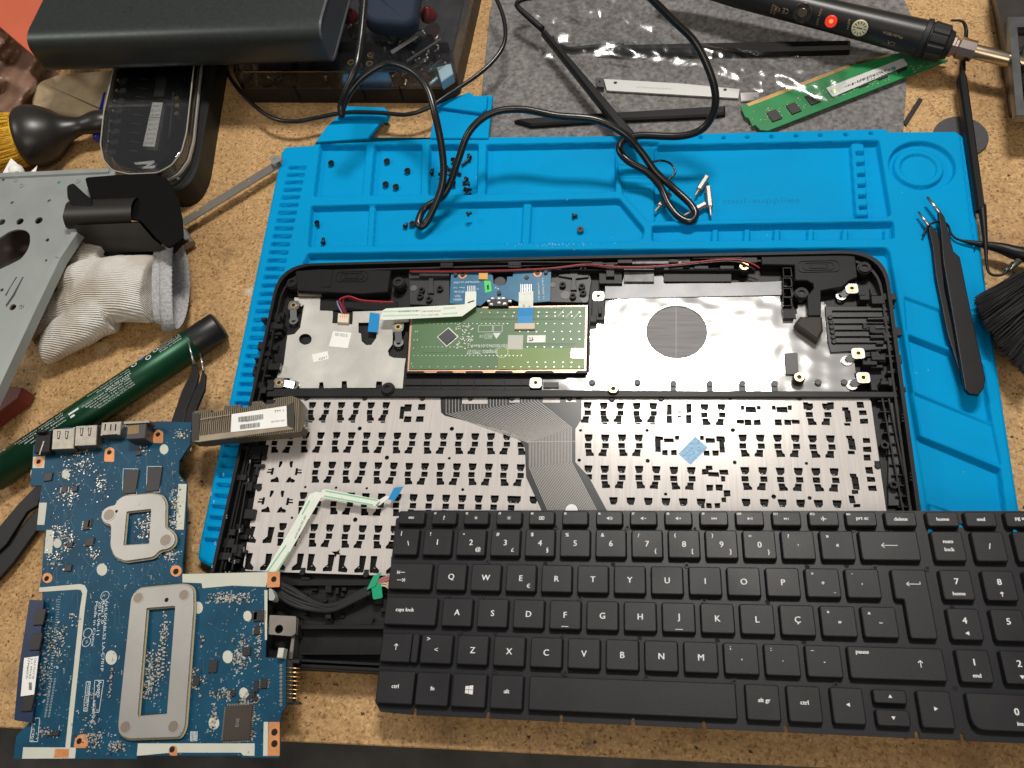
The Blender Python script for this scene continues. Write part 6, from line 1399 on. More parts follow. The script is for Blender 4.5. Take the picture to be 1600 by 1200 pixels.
b = M(); b.prism(rounded(P2([(-40, 330), (60, 330), (60, 440), (-40, 470)], 20), 6, 4), 2, 20, b=2); b.build('dark_box', pmat('dark_brown_box', (.03, .018, .013), .6), label='dark brown box seen through the round opening of the grey chassis', cat='box')
# ---- rolled black plastic sheet
def rolled():
    root = thing('rolled_sheet', 'glossy black curled plastic sheet between the grey chassis and the metal strip', 'plastic sheet', U(190, 330, 30))
    bm = pmat('black_sheet', (.0025, .0025, .0025), .55, spec=.12); b = M()
    p = [(132, 277), (180, 273), (245, 271), (262, 280), (276, 305), (284, 340), (286, 372), (262, 388), (240, 368), (220, 345), (150, 330), (140, 305)]
    b.prism(rounded(P2(p, 48), 3, 3), 46.5, 48, b=.3)
    b.prism(rounded(P2([(120, 350), (235, 345), (288, 370), (268, 392), (240, 398), (130, 398)], 24), 3, 3), 20, 24, b=.3)
    b.each('flat_part', bm, root)
    b = M(); a, c = U(112, 336, 44), U(216, 332, 44); d = c - a; n = 14; v = []
    for i in range(2):
        for k in range(n + 1):
            an = math.radians(-70 + k * 16); o = a + d * i; v.append(o + Vector((0, -math.sin(an) * 0 - math.cos(an) * 0, 0)) + Vector((0, math.cos(an + .6) * 11, math.sin(an + .6) * 8)) + Vector((random.uniform(-.4, .4), 0, 0)))
    b.add(v, [(k, k + 1, n + 2 + k, n + 1 + k) for k in range(n)], 0, True)
    q = [U(116, 352, 50), U(218, 348, 50), U(238, 372, 36), U(262, 392, 30), U(150, 396, 22), U(124, 372, 34)]; b.add(q, [(0, 1, 2, 5), (5, 2, 3, 4)], 0, True)
    b.build('rolled_part', pmat('black_sheet_brownish', (.013, .0115, .010), .42, var=.25, vs=30, aniso=(1, 12, 1)), root)  # rolled part slightly lighter and browner than the flat part
    b = M(); b.prism(rounded(P2(Zc(0, 160, 5, [(505, 640), (555, 612), (640, 690), (700, 740), (720, 795), (545, 790), (510, 730)]), 54), 2, 4), 50, 52.5, b=.8, sm=True); b.build('curled_corner', blkg, root)
rolled()
# ---- knitted glove
def glove():
    root = thing('work_glove', 'grey white knitted work glove with rolled grey cuff below the black sheet', 'glove', U(190, 460, 2))
    b = M()
    def blob(pts, rs_, sq=.75):
        P_ = smooth(pts, 5); R_ = [r.x for r in smooth([Vector((r, 0, 0)) for r in rs_], 5)]; n = 22; v = []
        for i, p in enumerate(P_):
            t = (P_[min(i + 1, len(P_) - 1)] - P_[max(i - 1, 0)]); t.z = 0; t.normalize(); s_ = Vector((-t.y, t.x, 0))
            for k in range(n): an = 2 * math.pi * k / n; v.append(p + s_ * math.cos(an) * R_[i] + Vector((0, 0, 1)) * math.sin(an) * R_[i] * sq)
        N2 = len(P_); b.add(v, [(i * n + k, i * n + (k + 1) % n, (i + 1) * n + (k + 1) % n, (i + 1) * n + k) for i in range(N2 - 1) for k in range(n)] + [tuple(range(n))[::-1], tuple(range((N2 - 1) * n, N2 * n))], 0, True)
    # palm and wrist
    blob([U(243, 452, 20), U(215, 452, 21), U(180, 450, 21), U(150, 452, 19), U(120, 458, 16)], [24, 24.5, 25, 23, 19], .68)
    blob([U(165, 405, 20), U(130, 400, 20), U(90, 420, 15), U(40, 445, 11)], [11, 11.5, 10, 8], .9)      # curled fingers on top
    blob([U(150, 430, 24), U(122, 432, 25), U(104, 440, 20), U(98, 448, 14)], [12, 11, 9, 6], .9)
    blob([U(170, 485, 20), U(140, 500, 18), U(105, 522, 15), U(75, 545, 13), U(68, 550, 12)], [16, 15, 13.5, 10.5, 8], .85)   # lowest finger
    blob([U(120, 470, 18), U(95, 480, 14), U(60, 500, 11), U(30, 520, 10)], [14, 12, 10, 8], .85)
    knit = bpy.data.materials.new('knitted_cotton'); knit.use_nodes = True; N, L, pb = nodes_of(knit); tc_ = N.new('ShaderNodeTexCoord')
    wv = N.new('ShaderNodeTexWave'); wv.bands_direction = 'Y'; wv.inputs['Scale'].default_value = 250; wv.inputs['Distortion'].default_value = 3.0; wv.inputs['Detail'].default_value = 2; wv.inputs['Detail Scale'].default_value = .18
    mp_ = N.new('ShaderNodeMapping'); mp_.inputs['Rotation'].default_value = (0, 0, .06); L.new(tc_.outputs['Object'], mp_.inputs[0]); L.new(mp_.outputs[0], wv.inputs['Vector'])
    n_ = N.new('ShaderNodeTexNoise'); n_.inputs['Scale'].default_value = 900; L.new(tc_.outputs['Object'], n_.inputs['Vector'])
    n2_ = N.new('ShaderNodeTexNoise'); n2_.inputs['Scale'].default_value = 28; n2_.inputs['Detail'].default_value = 4; L.new(tc_.outputs['Object'], n2_.inputs['Vector'])
    r_ = N.new('ShaderNodeValToRGB'); r_.color_ramp.elements[0].position = .32; r_.color_ramp.elements[0].color = (.50, .43, .34, 1); r_.color_ramp.elements[1].position = .56; r_.color_ramp.elements[1].color = (.74, .72, .68, 1); L.new(n2_.outputs[0], r_.inputs[0])
    r2_ = N.new('ShaderNodeValToRGB'); r2_.color_ramp.elements[0].position = .0; r2_.color_ramp.elements[0].color = (.62, .6, .58, 1); r2_.color_ramp.elements[1].position = .45; L.new(wv.outputs[0], r2_.inputs[0])
    mx_ = N.new('ShaderNodeMix'); mx_.data_type = 'RGBA'; mx_.blend_type = 'MULTIPLY'; mx_.inputs['Factor'].default_value = .45; L.new(r_.outputs[0], mx_.inputs['A']); L.new(r2_.outputs[0], mx_.inputs['B']); L.new(mx_.outputs['Result'], pb.inputs['Base Color'])
    ad = N.new('ShaderNodeMath'); ad.operation = 'MULTIPLY_ADD'; ad.inputs[1].default_value = .5; L.new(n_.outputs[0], ad.inputs[0]); L.new(wv.outputs[0], ad.inputs[2])
    bp_ = N.new('ShaderNodeBump'); bp_.inputs['Distance'].default_value = .0006; L.new(ad.outputs[0], bp_.inputs['Height']); L.new(bp_.outputs[0], pb.inputs['Normal']); pb.inputs['Roughness'].default_value = .95; pb.inputs['Specular IOR Level'].default_value = .1
    o = b.build('glove_body', knit, root); md = o.modifiers.new('r', 'REMESH'); md.mode = 'VOXEL'; md.voxel_size = .0011; md.use_smooth_shade = True
    sm_ = o.modifiers.new('s', 'SMOOTH'); sm_.iterations = 10; sm_.factor = .6
    tx = bpy.data.textures.new('folds', 'CLOUDS'); tx.noise_scale = .022; dm = o.modifiers.new('d', 'DISPLACE'); dm.texture = tx; dm.strength = .0045; dm.mid_level = .5; dm.texture_coords = 'LOCAL'
    # rolled cuff: a ring of cloth standing around the wrist opening
    b = M(); ringm = pmat('grey_cuff', (.36, .36, .37), .95, var=.25, vs=500, bump=.5, bs=700, spec=.1)
    cc = U(265, 443, 22); n = 120; m_ = 12; v = []
    for i in range(n):
        a_ = 2 * math.pi * i / n; px = 263 + 5 * math.sin(a_ * 2) ; cen = U(265 + 22 * max(0, math.cos(a_)) * 1 - 6 * max(0, -math.cos(a_)), 445 - 70 * math.sin(a_), 21 - 13 * math.cos(a_))
        rad = Vector((.25 * math.cos(a_), math.sin(a_), -.45 * math.cos(a_) + .3)).normalized()
        for k in range(m_): bb = 2 * math.pi * k / m_; v.append(cen + rad * (math.cos(bb) * 1.6 + (.45 if i % 2 else -.25)) + Vector((1, 0, .1)) * math.sin(bb) * 4.8)
    b.add(v, [(i * m_ + k, i * m_ + (k + 1) % m_, ((i + 1) % n) * m_ + (k + 1) % m_, ((i + 1) % n) * m_ + k) for i in range(n) for k in range(m_)], 0, True)
    b.build('cuff', ringm, root)
    b = M(); v = []      # lining seen inside the opening
    for i in range(n):
        a_ = 2 * math.pi * i / n
        for t in (0, 1): cen = U(265 + 22 * max(0, math.cos(a_)) - 6 * max(0, -math.cos(a_)) - t * 22, 445 - (68 - 8 * t) * math.sin(a_), 21 - (12 - 2 * t) * math.cos(a_)); v.append(cen)
    b.add(v, [(i * 2, ((i + 1) % n) * 2, ((i + 1) % n) * 2 + 1, i * 2 + 1) for i in range(n)] , 0, True)
    b.build('lining', ringm, root)
glove()
# ---- green pen-shaped tool
def tube_tool():
    a, c = U(345, 508, 12), U(-12, 745, 12); d = c - a; Lt = d.length
    root = thing('electric_screwdriver', 'dark green metallic pen screwdriver with black cap and white print', 'screwdriver', (a + c) / 2)
    b = M(); b.lathe(a, c, [(0, 7.2), (.6, 9.4), (1.6, 10.1), (20, 10.1)], 40); b.build('cap', pmat('cap_black', (.010, .010, .010), .4), root)
    b = M(); b.lathe(a, c, [(20, 10.0), (20.3, 10.4), (Lt, 10.2), (Lt + 1, 8)], 40); b.build('barrel', pmat('green_anodised', (.004, .048, .020), .38, .5, var=.06, vs=60), root)
    b = M(); ax = d.normalized(); s_ = Vector((0, 0, 1)).cross(ax).normalized()
    def on(t, ang, off=.12): return a + ax * t + (s_ * math.sin(ang) + Vector((0, 0, 1)) * math.cos(ang)) * (10.4 + off)
    def wtext(s_t, t0, ang, size, w=None, turn=0):
        vs, fs = text_mesh(s_t, 0)
        if not vs: return
        x0 = min(q[0] for q in vs); x1 = max(q[0] for q in vs); kx = size if w is None else w / (x1 - x0)
        b.add([on(t0 + (x1 - q[0]) * kx, ang + (q[1] * size) / 12.0 * -1) for q in vs], fs)
    for k in range(4): wtext(('HOTO 12', 'Input 5V=1A', 'Model QWLSD004', 'Made in China')[k].replace('HOTO', 'TORQ'), 24, -0.50 + k * .17, 1.5, 16)
    for k in range(3): wtext(('Electric Screwdriver Li-ion', 'Shanghai precision tool', 'S/N 0012345')[k], 62, -0.27 + k * .2, 1.6, 30 - k * 6)
    for k in range(4): wtext(('This product complies with', 'rated torque 0.35Nm 3.7V', 'speed 170 rpm 350mAh', 'www.tool.com')[k], 110, -0.27 + k * .2, 1.6, 34 - k * 3)
    for k in range(5): wtext(('Output torque 6Nm free speed', 'Battery lithium 1500mAh USB', 'Rated voltage 3.6V DC input', 'Keep dry and do not crush', 'Recycle Pb Cd Hg CE FC RoHS')[k], 64, .22 + k * .15, 1.5, 34 - k * 2)
    for k in range(3): wtext(('Torque Screwdriver Pro', 'Precision S2 steel bits', 'Type C 5V 1A charging')[k], 150, -.85 + k * .2, 1.7, 30)
    for t, ang in ((42, -.45), (48, -.2), (52, -.6), (58, -.4), (47, -.7)):
        for k in range(16): a0 = 2 * math.pi * k / 16; a1 = a0 + .4; b.add([on(t + math.cos(a0) * 2, ang + math.sin(a0) * 2 / 12), on(t + math.cos(a1) * 2, ang + math.sin(a1) * 2 / 12), on(t + math.cos(a1) * 1.4, ang + math.sin(a1) * 1.4 / 12), on(t + math.cos(a0) * 1.4, ang + math.sin(a0) * 1.4 / 12)], [(0, 1, 2, 3)])
    for t0, w_ in ((100, 7), (104, 3)): b.add([on(t0, .05 + (0 if w_ > 5 else .22)), on(t0 + w_, .05 + (0 if w_ > 5 else .22)), on(t0 + w_, .17 + (0 if w_ > 5 else .22)), on(t0, .17 + (0 if w_ > 5 else .22))], [(0, 1, 2, 3)])
    b.build('print', silk, root)
    b = M(); p_ = [on(52 + math.cos(q) * 2, -.6 + math.sin(q) * 2 / 12, .16) for q in [k * .52 for k in range(12)]]; b.add(p_, [tuple(range(12))]); b.build('blue_dot', pmat('blue_print', (.02, .12, .5), .5), root)
tube_tool()
# ---- tweezers
twm = pmat('tweezer_black', (.007, .007, .008), .42, .2, var=.2, vs=60, spec=.35)
def tweezers(label, arms, tips, wid, zz, name='tweezers', taper=None):
    """arms: pixel polygons with heights; tips: short steel ends"""
    c = U(*arms[0][0], zz); root = thing(name, label, 'tweezers', (c.x, c.y, zz - 2))
    for k, (pl, z) in enumerate(zip(arms, wid)):
        b = M(); b.prism(P2(pl, z), z - 2.4, z, b=.3); b.build('arm', twm, root, bevel=.25)
    for (p, q, r0, r1) in tips:
        b = M(); b.tube([p, q], [r0, r1], 8); b.build('tip', steel, root)
tweezers('black tweezers with two bare steel tips beside the green tool', [Zc(0, 0, 1, [(306, 568), (310, 585), (305, 605), (291, 640), (286, 668), (264, 668), (270, 650), (284, 610), (299, 580), (299, 568)]), Zc(0, 0, 1, [(316, 578), (321, 585), (319, 608), (306, 640), (302, 668), (283, 668), (286, 655), (302, 612), (312, 595)])],
         [(U(303, 570, 19), U(294, 532, 24), .9, .4), (U(318, 580, 19), U(313, 552, 21), .9, .5)], [19, 18.5], 18)
tweezers('long black tweezers lying under the lower left of the blue motherboard', [[(80, 735), (50, 765), (26, 790), (-20, 845), (-20, 878), (10, 850), (42, 800), (58, 790)], [(92, 765), (62, 790), (30, 828), (-20, 885), (-20, 925), (20, 880), (60, 825)]], [(U(52, 700, 8), U(48, 745, 8), .3, .5)], [9, 7], 8)
# ---- thin steel strip with an angled end, and its spare hole
def strip_bracket():
    root = thing('metal_strip', 'thin grey metal strip with drilled end plate between the sheet and the mat', 'bracket', U(360, 310, 2))
    sm_ = pmat('strip_metal', (.24, .225, .20), .4, .6, var=.1)
    b = M(); z = 9; o = P2([(281, 344), (288, 352), (441, 258), (441, 246), (400, 270)], z); hh = [circ(*U(308, 328, z)[:2], 1.3, 12), circ(*U(388, 281, z)[:2], 1.0, 12)]
    b.holes(o, hh, z - .8, z); b.build('strip', sm_, root)
    b = M(); p = P2(Zc(0, 300, 4, [(1068, 258), (1140, 215), (1180, 285), (1110, 322)]), 12); b.holes(p, [circ(*U(276, 363, 12)[:2], 1.4, 12), circ(*U(280.5, 371, 12)[:2], 1.4, 12)], 11.2, 12)
    b.build('end_plate', pmat('zinc_plate', (.36, .38, .37), .4, .7), root, bevel=.2); b = M(); b.prism(P2(Zc(0, 300, 4, [(1140, 225), (1150, 215), (1205, 300), (1130, 345), (1108, 322), (1172, 285)]), 8), 3, 8, b=.2); b.build('end_flange', sm_, root)
    b = M(); b.holes(P2(Zc(400, 0, 4, [(85, 985), (140, 970), (160, 1000), (105, 1030)]), 13), [circ(*U(429.5, 249.5, 13)[:2], 1.2, 12)], 12.3, 13); b.build('far_tab', pmat('zinc_plate', (.36, .38, .37), .4, .7), root)
strip_bracket()
# small ring nut lying on the board left of the mat
for x, y, lb_ in ((411, 400, 'tiny dark ring washer on the bench left of the blue mat'), (604, 193, 'tiny dark ring washer on the bench between the two mat tabs')):
    c = U(x, y, .5); b = M(); b.ring(c.x, c.y, .02, 1.5, .9, .6, 16); b.build('washer', scrb, label=lb_, cat='washer')
# white ribbon cable lying over the key plate
def ffc():
    root = thing('ribbon_cable', 'long white flat ribbon cable with blue end folded across the key plate', 'cable', U(500, 800, 15))
    z = 23
    lo = [U(426, 897, 22.5), U(440, 870, 21), U(462, 838, 19.5), U(497, 778, 19)]
    b = M(); b.prism(P2([(413, 895), (434, 893), (453, 862), (506, 770), (494, 768), (484, 772), (458, 820), (436, 857)], 19.5), 19.2, 19.5)
    b.prism(P2([(503, 766), (509, 764), (594, 781), (586, 791), (502, 777)], 20.2), 19.9, 20.2); b.prism(P2([(585, 791), (594, 780), (602, 775), (612, 776), (604, 781), (594, 789)], 18.4), 18.1, 18.4)
    o = b.build('flat_cable', ffcw, root)
    b = M(); b.prism(P2([(606, 780), (616, 762), (630, 760), (622, 774), (616, 782)], 18.6), 18.2, 18.6); b.build('blue_end', ffcb, root)
    b = M()
    for (p, q) in (((508, 767), (590, 782)), ((506, 775), (583, 789)), ((418, 893), (447, 852)), ((432, 893), (452, 862)), ((472, 804), (484, 782))):
        for k in range(2): A_, B_ = U(*p, 20.25), U(*q, 20.25); d = (B_ - A_).normalized(); n_ = Vector((-d.y, d.x, 0)); 
        A_, B_ = (U(*p, 20.24), U(*q, 20.24)) if p[0] > 500 else (U(*p, 19.54), U(*q, 19.54)); d = (B_ - A_).normalized(); n_ = Vector((-d.y, d.x, 0)) * .45; b.add([A_ - n_, A_ + n_, B_ + n_, B_ - n_], [(0, 1, 2, 3)])
    b.build('green_stripe', ffcg, o)
    b = M(); b.textpx('AWM 20624 80C 60V', (462, 842), (479, 806), 19.56, 1.7); b.textpx('VW-1 E118077', (470, 838), (484, 812), 19.56, 1.5); b.build('fine_print', ink, o)
ffc()
# ================================================================ cables
cabm = pmat('black_cable', (.009, .009, .009), .27, spec=.6, bump=.02, bs=200)
def cable(label, pts, r, name='cable', n=12):
    P_ = smooth([U(*p) for p in pts], 8); b = M(); b.tube(P_, r, n); return b.build(name, cabm, label=label, cat='cable')
cable('thick black cable looping high over the blue mat and down to its trays', [(572, -25, 78), (568, 20, 74), (564, 60, 70), (556, 105, 66), (541, 140, 58), (533, 165, 50), (534, 180, 46), (536, 166, 48), (548, 142, 54), (570, 118, 58), (606, 100, 60), (645, 112, 60), (668, 140, 58), (680, 180, 52), (690, 230, 40), (693, 272, 30), (686, 305, 22), (668, 345, 12), (657, 354, 10.5), (654, 345, 11), (664, 325, 13), (690, 308, 18), (704, 285, 24), (716, 250, 34), (734, 205, 46), (768, 177, 50), (815, 171, 50), (870, 181, 48), (930, 187, 46), (972, 207, 40), (1000, 235, 30), (1024, 268, 20), (1050, 292, 14), (1078, 318, 11), (1087, 335, 10), (1078, 346, 10), (1060, 338, 10.5), (1044, 318, 12), (1032, 292, 15), (1010, 268, 20), (982, 252, 24), (968, 235, 26), (974, 220, 28), (1000, 212, 30), (1060, 213, 32), (1095, 203, 36), (1113, 180, 44), (1118, 150, 54), (1108, 110, 66), (1085, 65, 78), (1050, 30, 90), (1008, -12, 105)], 2.45)
cable('thinner black cable sagging behind the mat from the organiser to the felt', [(350, 96, 14), (362, 125, 14), (392, 160, 14), (425, 184, 14), (460, 190, 14), (495, 184, 14), (540, 176, 16), (590, 176, 16), (635, 179, 16), (670, 168, 17), (700, 148, 18), (745, 118, 20), (775, 90, 22), (789, 62, 24), (786, 25, 26), (768, -20, 30)], 1.6)
cable('small wire loop twisted beside the bottom of the thick cable', [(1019, 253, 14), (1034, 251, 14), (1048, 256, 14), (1055, 268, 13), (1048, 278, 12), (1036, 286, 11), (1026, 291, 10), (1029, 290, 12)], .75)
# ================================================================ on the felt
def spudger(name, label, cat, body, z0, th, tip=None, tipr=(1.5, .5)):
    c = U(*body[0], z0); root = thing(name, label, cat, (c.x, c.y, z0)); b = M(); b.prism(P2(body, z0 + th), z0, z0 + th, b=th * .3); b.build('handle', twm, root)
    if tip: b = M(); P_ = smooth([U(*p) for p in tip], 5); n = len(P_); b.tube(P_, [tipr[0] + (tipr[1] - tipr[0]) * i / (n - 1) for i in range(n)], 10); b.build('hook', twm, root)
spudger('pry_tool', 'long black pry bar with hooked tip slanting down the felt to the mat', 'pry tool', [(845, 48), (852, 43), (994, 208), (1000, 230), (984, 222), (972, 208)], 14, 5, [(848, 46, 17), (825, 26, 20), (810, 12, 22), (808, 5, 22), (816, 0, 22), (832, -3, 22)], (2.4, 1.4))
spudger('pry_tool', 'black pick with curved fine tip lying level across the felt', 'pry tool', [(970, 67), (1210, 62), (1330, 60), (1330, 74), (1210, 77), (975, 79), (930, 76)], 1.3, 7, [(975, 73, 5), (930, 74, 4), (893, 77, 4), (878, 71, 4), (863, 57, 6)], (2.6, .9))
spudger('pry_tool', 'short flat black pick lying on the felt just above the mat', 'pry tool', [(803, 187), (812, 184), (925, 176), (1110, 165), (1133, 164), (1134, 176), (1110, 180), (930, 188), (830, 195)], 1.3, 4)
def small_bracket():
    root = thing('metal_bracket', 'thin pale steel bracket with stamped numbers lying on the felt', 'bracket', U(1050, 135, 1.3))
    z = 3.4; b = M(); b.holes(P2([(943, 123), (1062, 130), (1156, 139), (1154, 153), (1100, 150), (948, 141)], z), [circ(*U(961.5, 129, z)[:2], 1.3, 12), circ(*U(1133, 140, z)[:2], 1.2, 12)], 2, z); b.build('bar', pmat('bright_bracket', (.52, .52, .50), .4, .5), root, bevel=.2)
    b = M(); b.holes(P2([(931, 122), (943, 122), (944, 136), (932, 135)], 5), [circ(*U(937, 127.5, 5)[:2], .8, 10)], 3, 5); b.prism(P2([(1157, 145), (1185, 144), (1186, 156), (1158, 158)], 3), 1.5, 3, 1); b.each('tab', [dkgrey, steel], root)
    b = M(); b.textpx('X83000000C0', (1050, 138), (995, 135), z + .03, 2.0); b.build('stamped_numbers', pmat('stamp_grey', (.3, .3, .3), .5), root)
small_bracket()
def ram():
    z = 5; root = thing('memory_module', 'green memory module with black chips and white label on the felt edge', 'memory module', U(1320, 140, 2))
    o = [(1157, 166), (1200, 150), (1330, 100), (1416, 80), (1482, 94), (1200, 204), (1188, 203), (1180, 195), (1176, 197), (1170, 185), (1164, 182)]
    gb = pmat('memory_green', (.010, .19, .055), .4, var=.15, vs=50)
    b = M(); b.prism(P2(o, z), z - 1.2, z); pc = b.build('board', gb, root)
    b = M(); b.prism(P2([(1166, 162), (1200, 149), (1330, 99), (1333, 103), (1205, 153), (1170, 166)], z + .1), z, z + .08); b.prism(P2([(1336, 98), (1390, 84), (1392, 87), (1340, 101)], z + .1), z, z + .08); b.each('gold_edge', gold, pc)
    ax = (U(1330, 100, z) - U(1200, 150, z)); rot = math.atan2(ax.y, ax.x)
    b = M()
    for x, y in ((1210, 180), (1240, 168.5), (1270, 154), (1345, 127), (1375, 115), (1405, 103)): c = U(x, y, z + .9); b.box(c.x, c.y, z, 7.2, 9, .9, rot, b=.1)
    b.each('memory_chip', chipm, root)
    b = M(); b.prism(rounded(P2(Zc(1200, 0, 4, [(362, 548), (845, 362), (875, 405), (405, 605)]), z + 1.2), 1, 2), z + .95, z + 1.1); lb = b.build('label', pmat('silver_label', (.58, .58, .57), .4, .3), root)
    b = M(); q4 = lambda x, y: Zc(1200, 0, 4, [(x, y)])[0]
    b.textpx('4GB 1Rx8 PC3L-12800U-11', q4(480, 548), q4(760, 440), z + 1.13, 1.8); b.textpx('M378B5173EB0-YK0', q4(600, 495), q4(745, 435), z + 1.13, 1.6); b.textpx('CN 1520', q4(620, 510), q4(760, 455), z + 1.13, 1.8)
    random.seed(19)
    for k in range(30):
        t = random.uniform(0, 1); p = (490 + t * 330, 530 - t * 128 + random.uniform(-4, 8)); b.prism(P2([q4(p[0], p[1]), q4(p[0] + 4, p[1] - 1.6), q4(p[0] + 8, p[1] + 10), q4(p[0] + 4, p[1] + 12)], z + 1.14), z + 1.1, z + 1.13)
    b.build('fine_print', ink, lb)
    b = M(); c = U(1303, 142, z + 1.2); b.cyl(c.x, c.y, z + 1.1, 2.3, .08, 16); b.cyl(*U(1396, 107, z + 1.2)[:2], z + 1.1, 1.6, .08, 14, 1); b.each('seal', [pmat('green_seal', (.25, .45, .10), .5), pmat('blue_seal', (.05, .25, .35), .5)], lb)
    b = M(); random.seed(20)
    for k in range(120):
        t = random.random(); u = random.random(); x = 1172 + t * 290; y = 170 - t * 82 + 4 + u * 24 * (1 - t * .6); c = U(x, y, z); b.box(c.x, c.y, z, random.uniform(.5, 1.2), .6, .3, rot, random.choice((0, 1)))
    b.build('tiny_components', [pmat('tan_part', (.35, .28, .16), .5), pmat('tin_part', (.4, .4, .36), .4, .6)], pc)['kind'] = 'stuff'
ram()
cb = clearmat(bpy.data.materials.new('crinkled_film'), (.95, .95, .95), .2, .06, .6, 45)
cb.node_tree.nodes['Glossy BSDF'].inputs[0].default_value = (.95, .95, .95, 1)
def bag():
    p = [(795, 40), (820, -20), (990, -25), (1010, 20), (1080, 65), (1200, 80), (1330, 100), (1322, 135), (1300, 168), (1255, 150), (1215, 135), (1190, 150), (1100, 110), (980, 95), (900, 92), (840, 100)]
    z = 9.5; poly_ = P2(p, z); xs_ = [a[0] for a in poly_]; ys_ = [a[1] for a in poly_]; GX, GY = np.meshgrid(np.arange(min(xs_), max(xs_), 1.6), np.arange(min(ys_), max(ys_), 1.6))
    D = sdf(poly_, GX, GY); k = D < 0; rs = np.random.RandomState(9); Z_ = np.zeros(GX.shape)
    for _ in range(12):
        a = rs.uniform(0, 6.28); f = rs.uniform(.006, .035); Z_ += np.abs(np.sin((GX * math.cos(a) + GY * math.sin(a)) * f * 6.28 + rs.uniform(0, 6.28) + .6 * np.sin(GX * .05))) * .55 / (1 + f * 26)
    idx = -np.ones(GX.shape, int); idx[k] = np.arange(k.sum()); v = np.stack([GX[k], GY[k], z + 2.4 * (Z_[k] - 2) * np.clip(-D[k] / 8, .3, 1)], 1); q = k[:-1, :-1] & k[1:, :-1] & k[:-1, 1:] & k[1:, 1:]
    f = np.stack([idx[:-1, :-1][q], idx[:-1, 1:][q], idx[1:, 1:][q], idx[1:, :-1][q]], 1)
    b = M(); b.add(v.tolist(), f.tolist(), 0, True); b.build('plastic_bag', cb, label='crinkled clear plastic bag spread over the felt and black picks', cat='plastic bag')
bag()
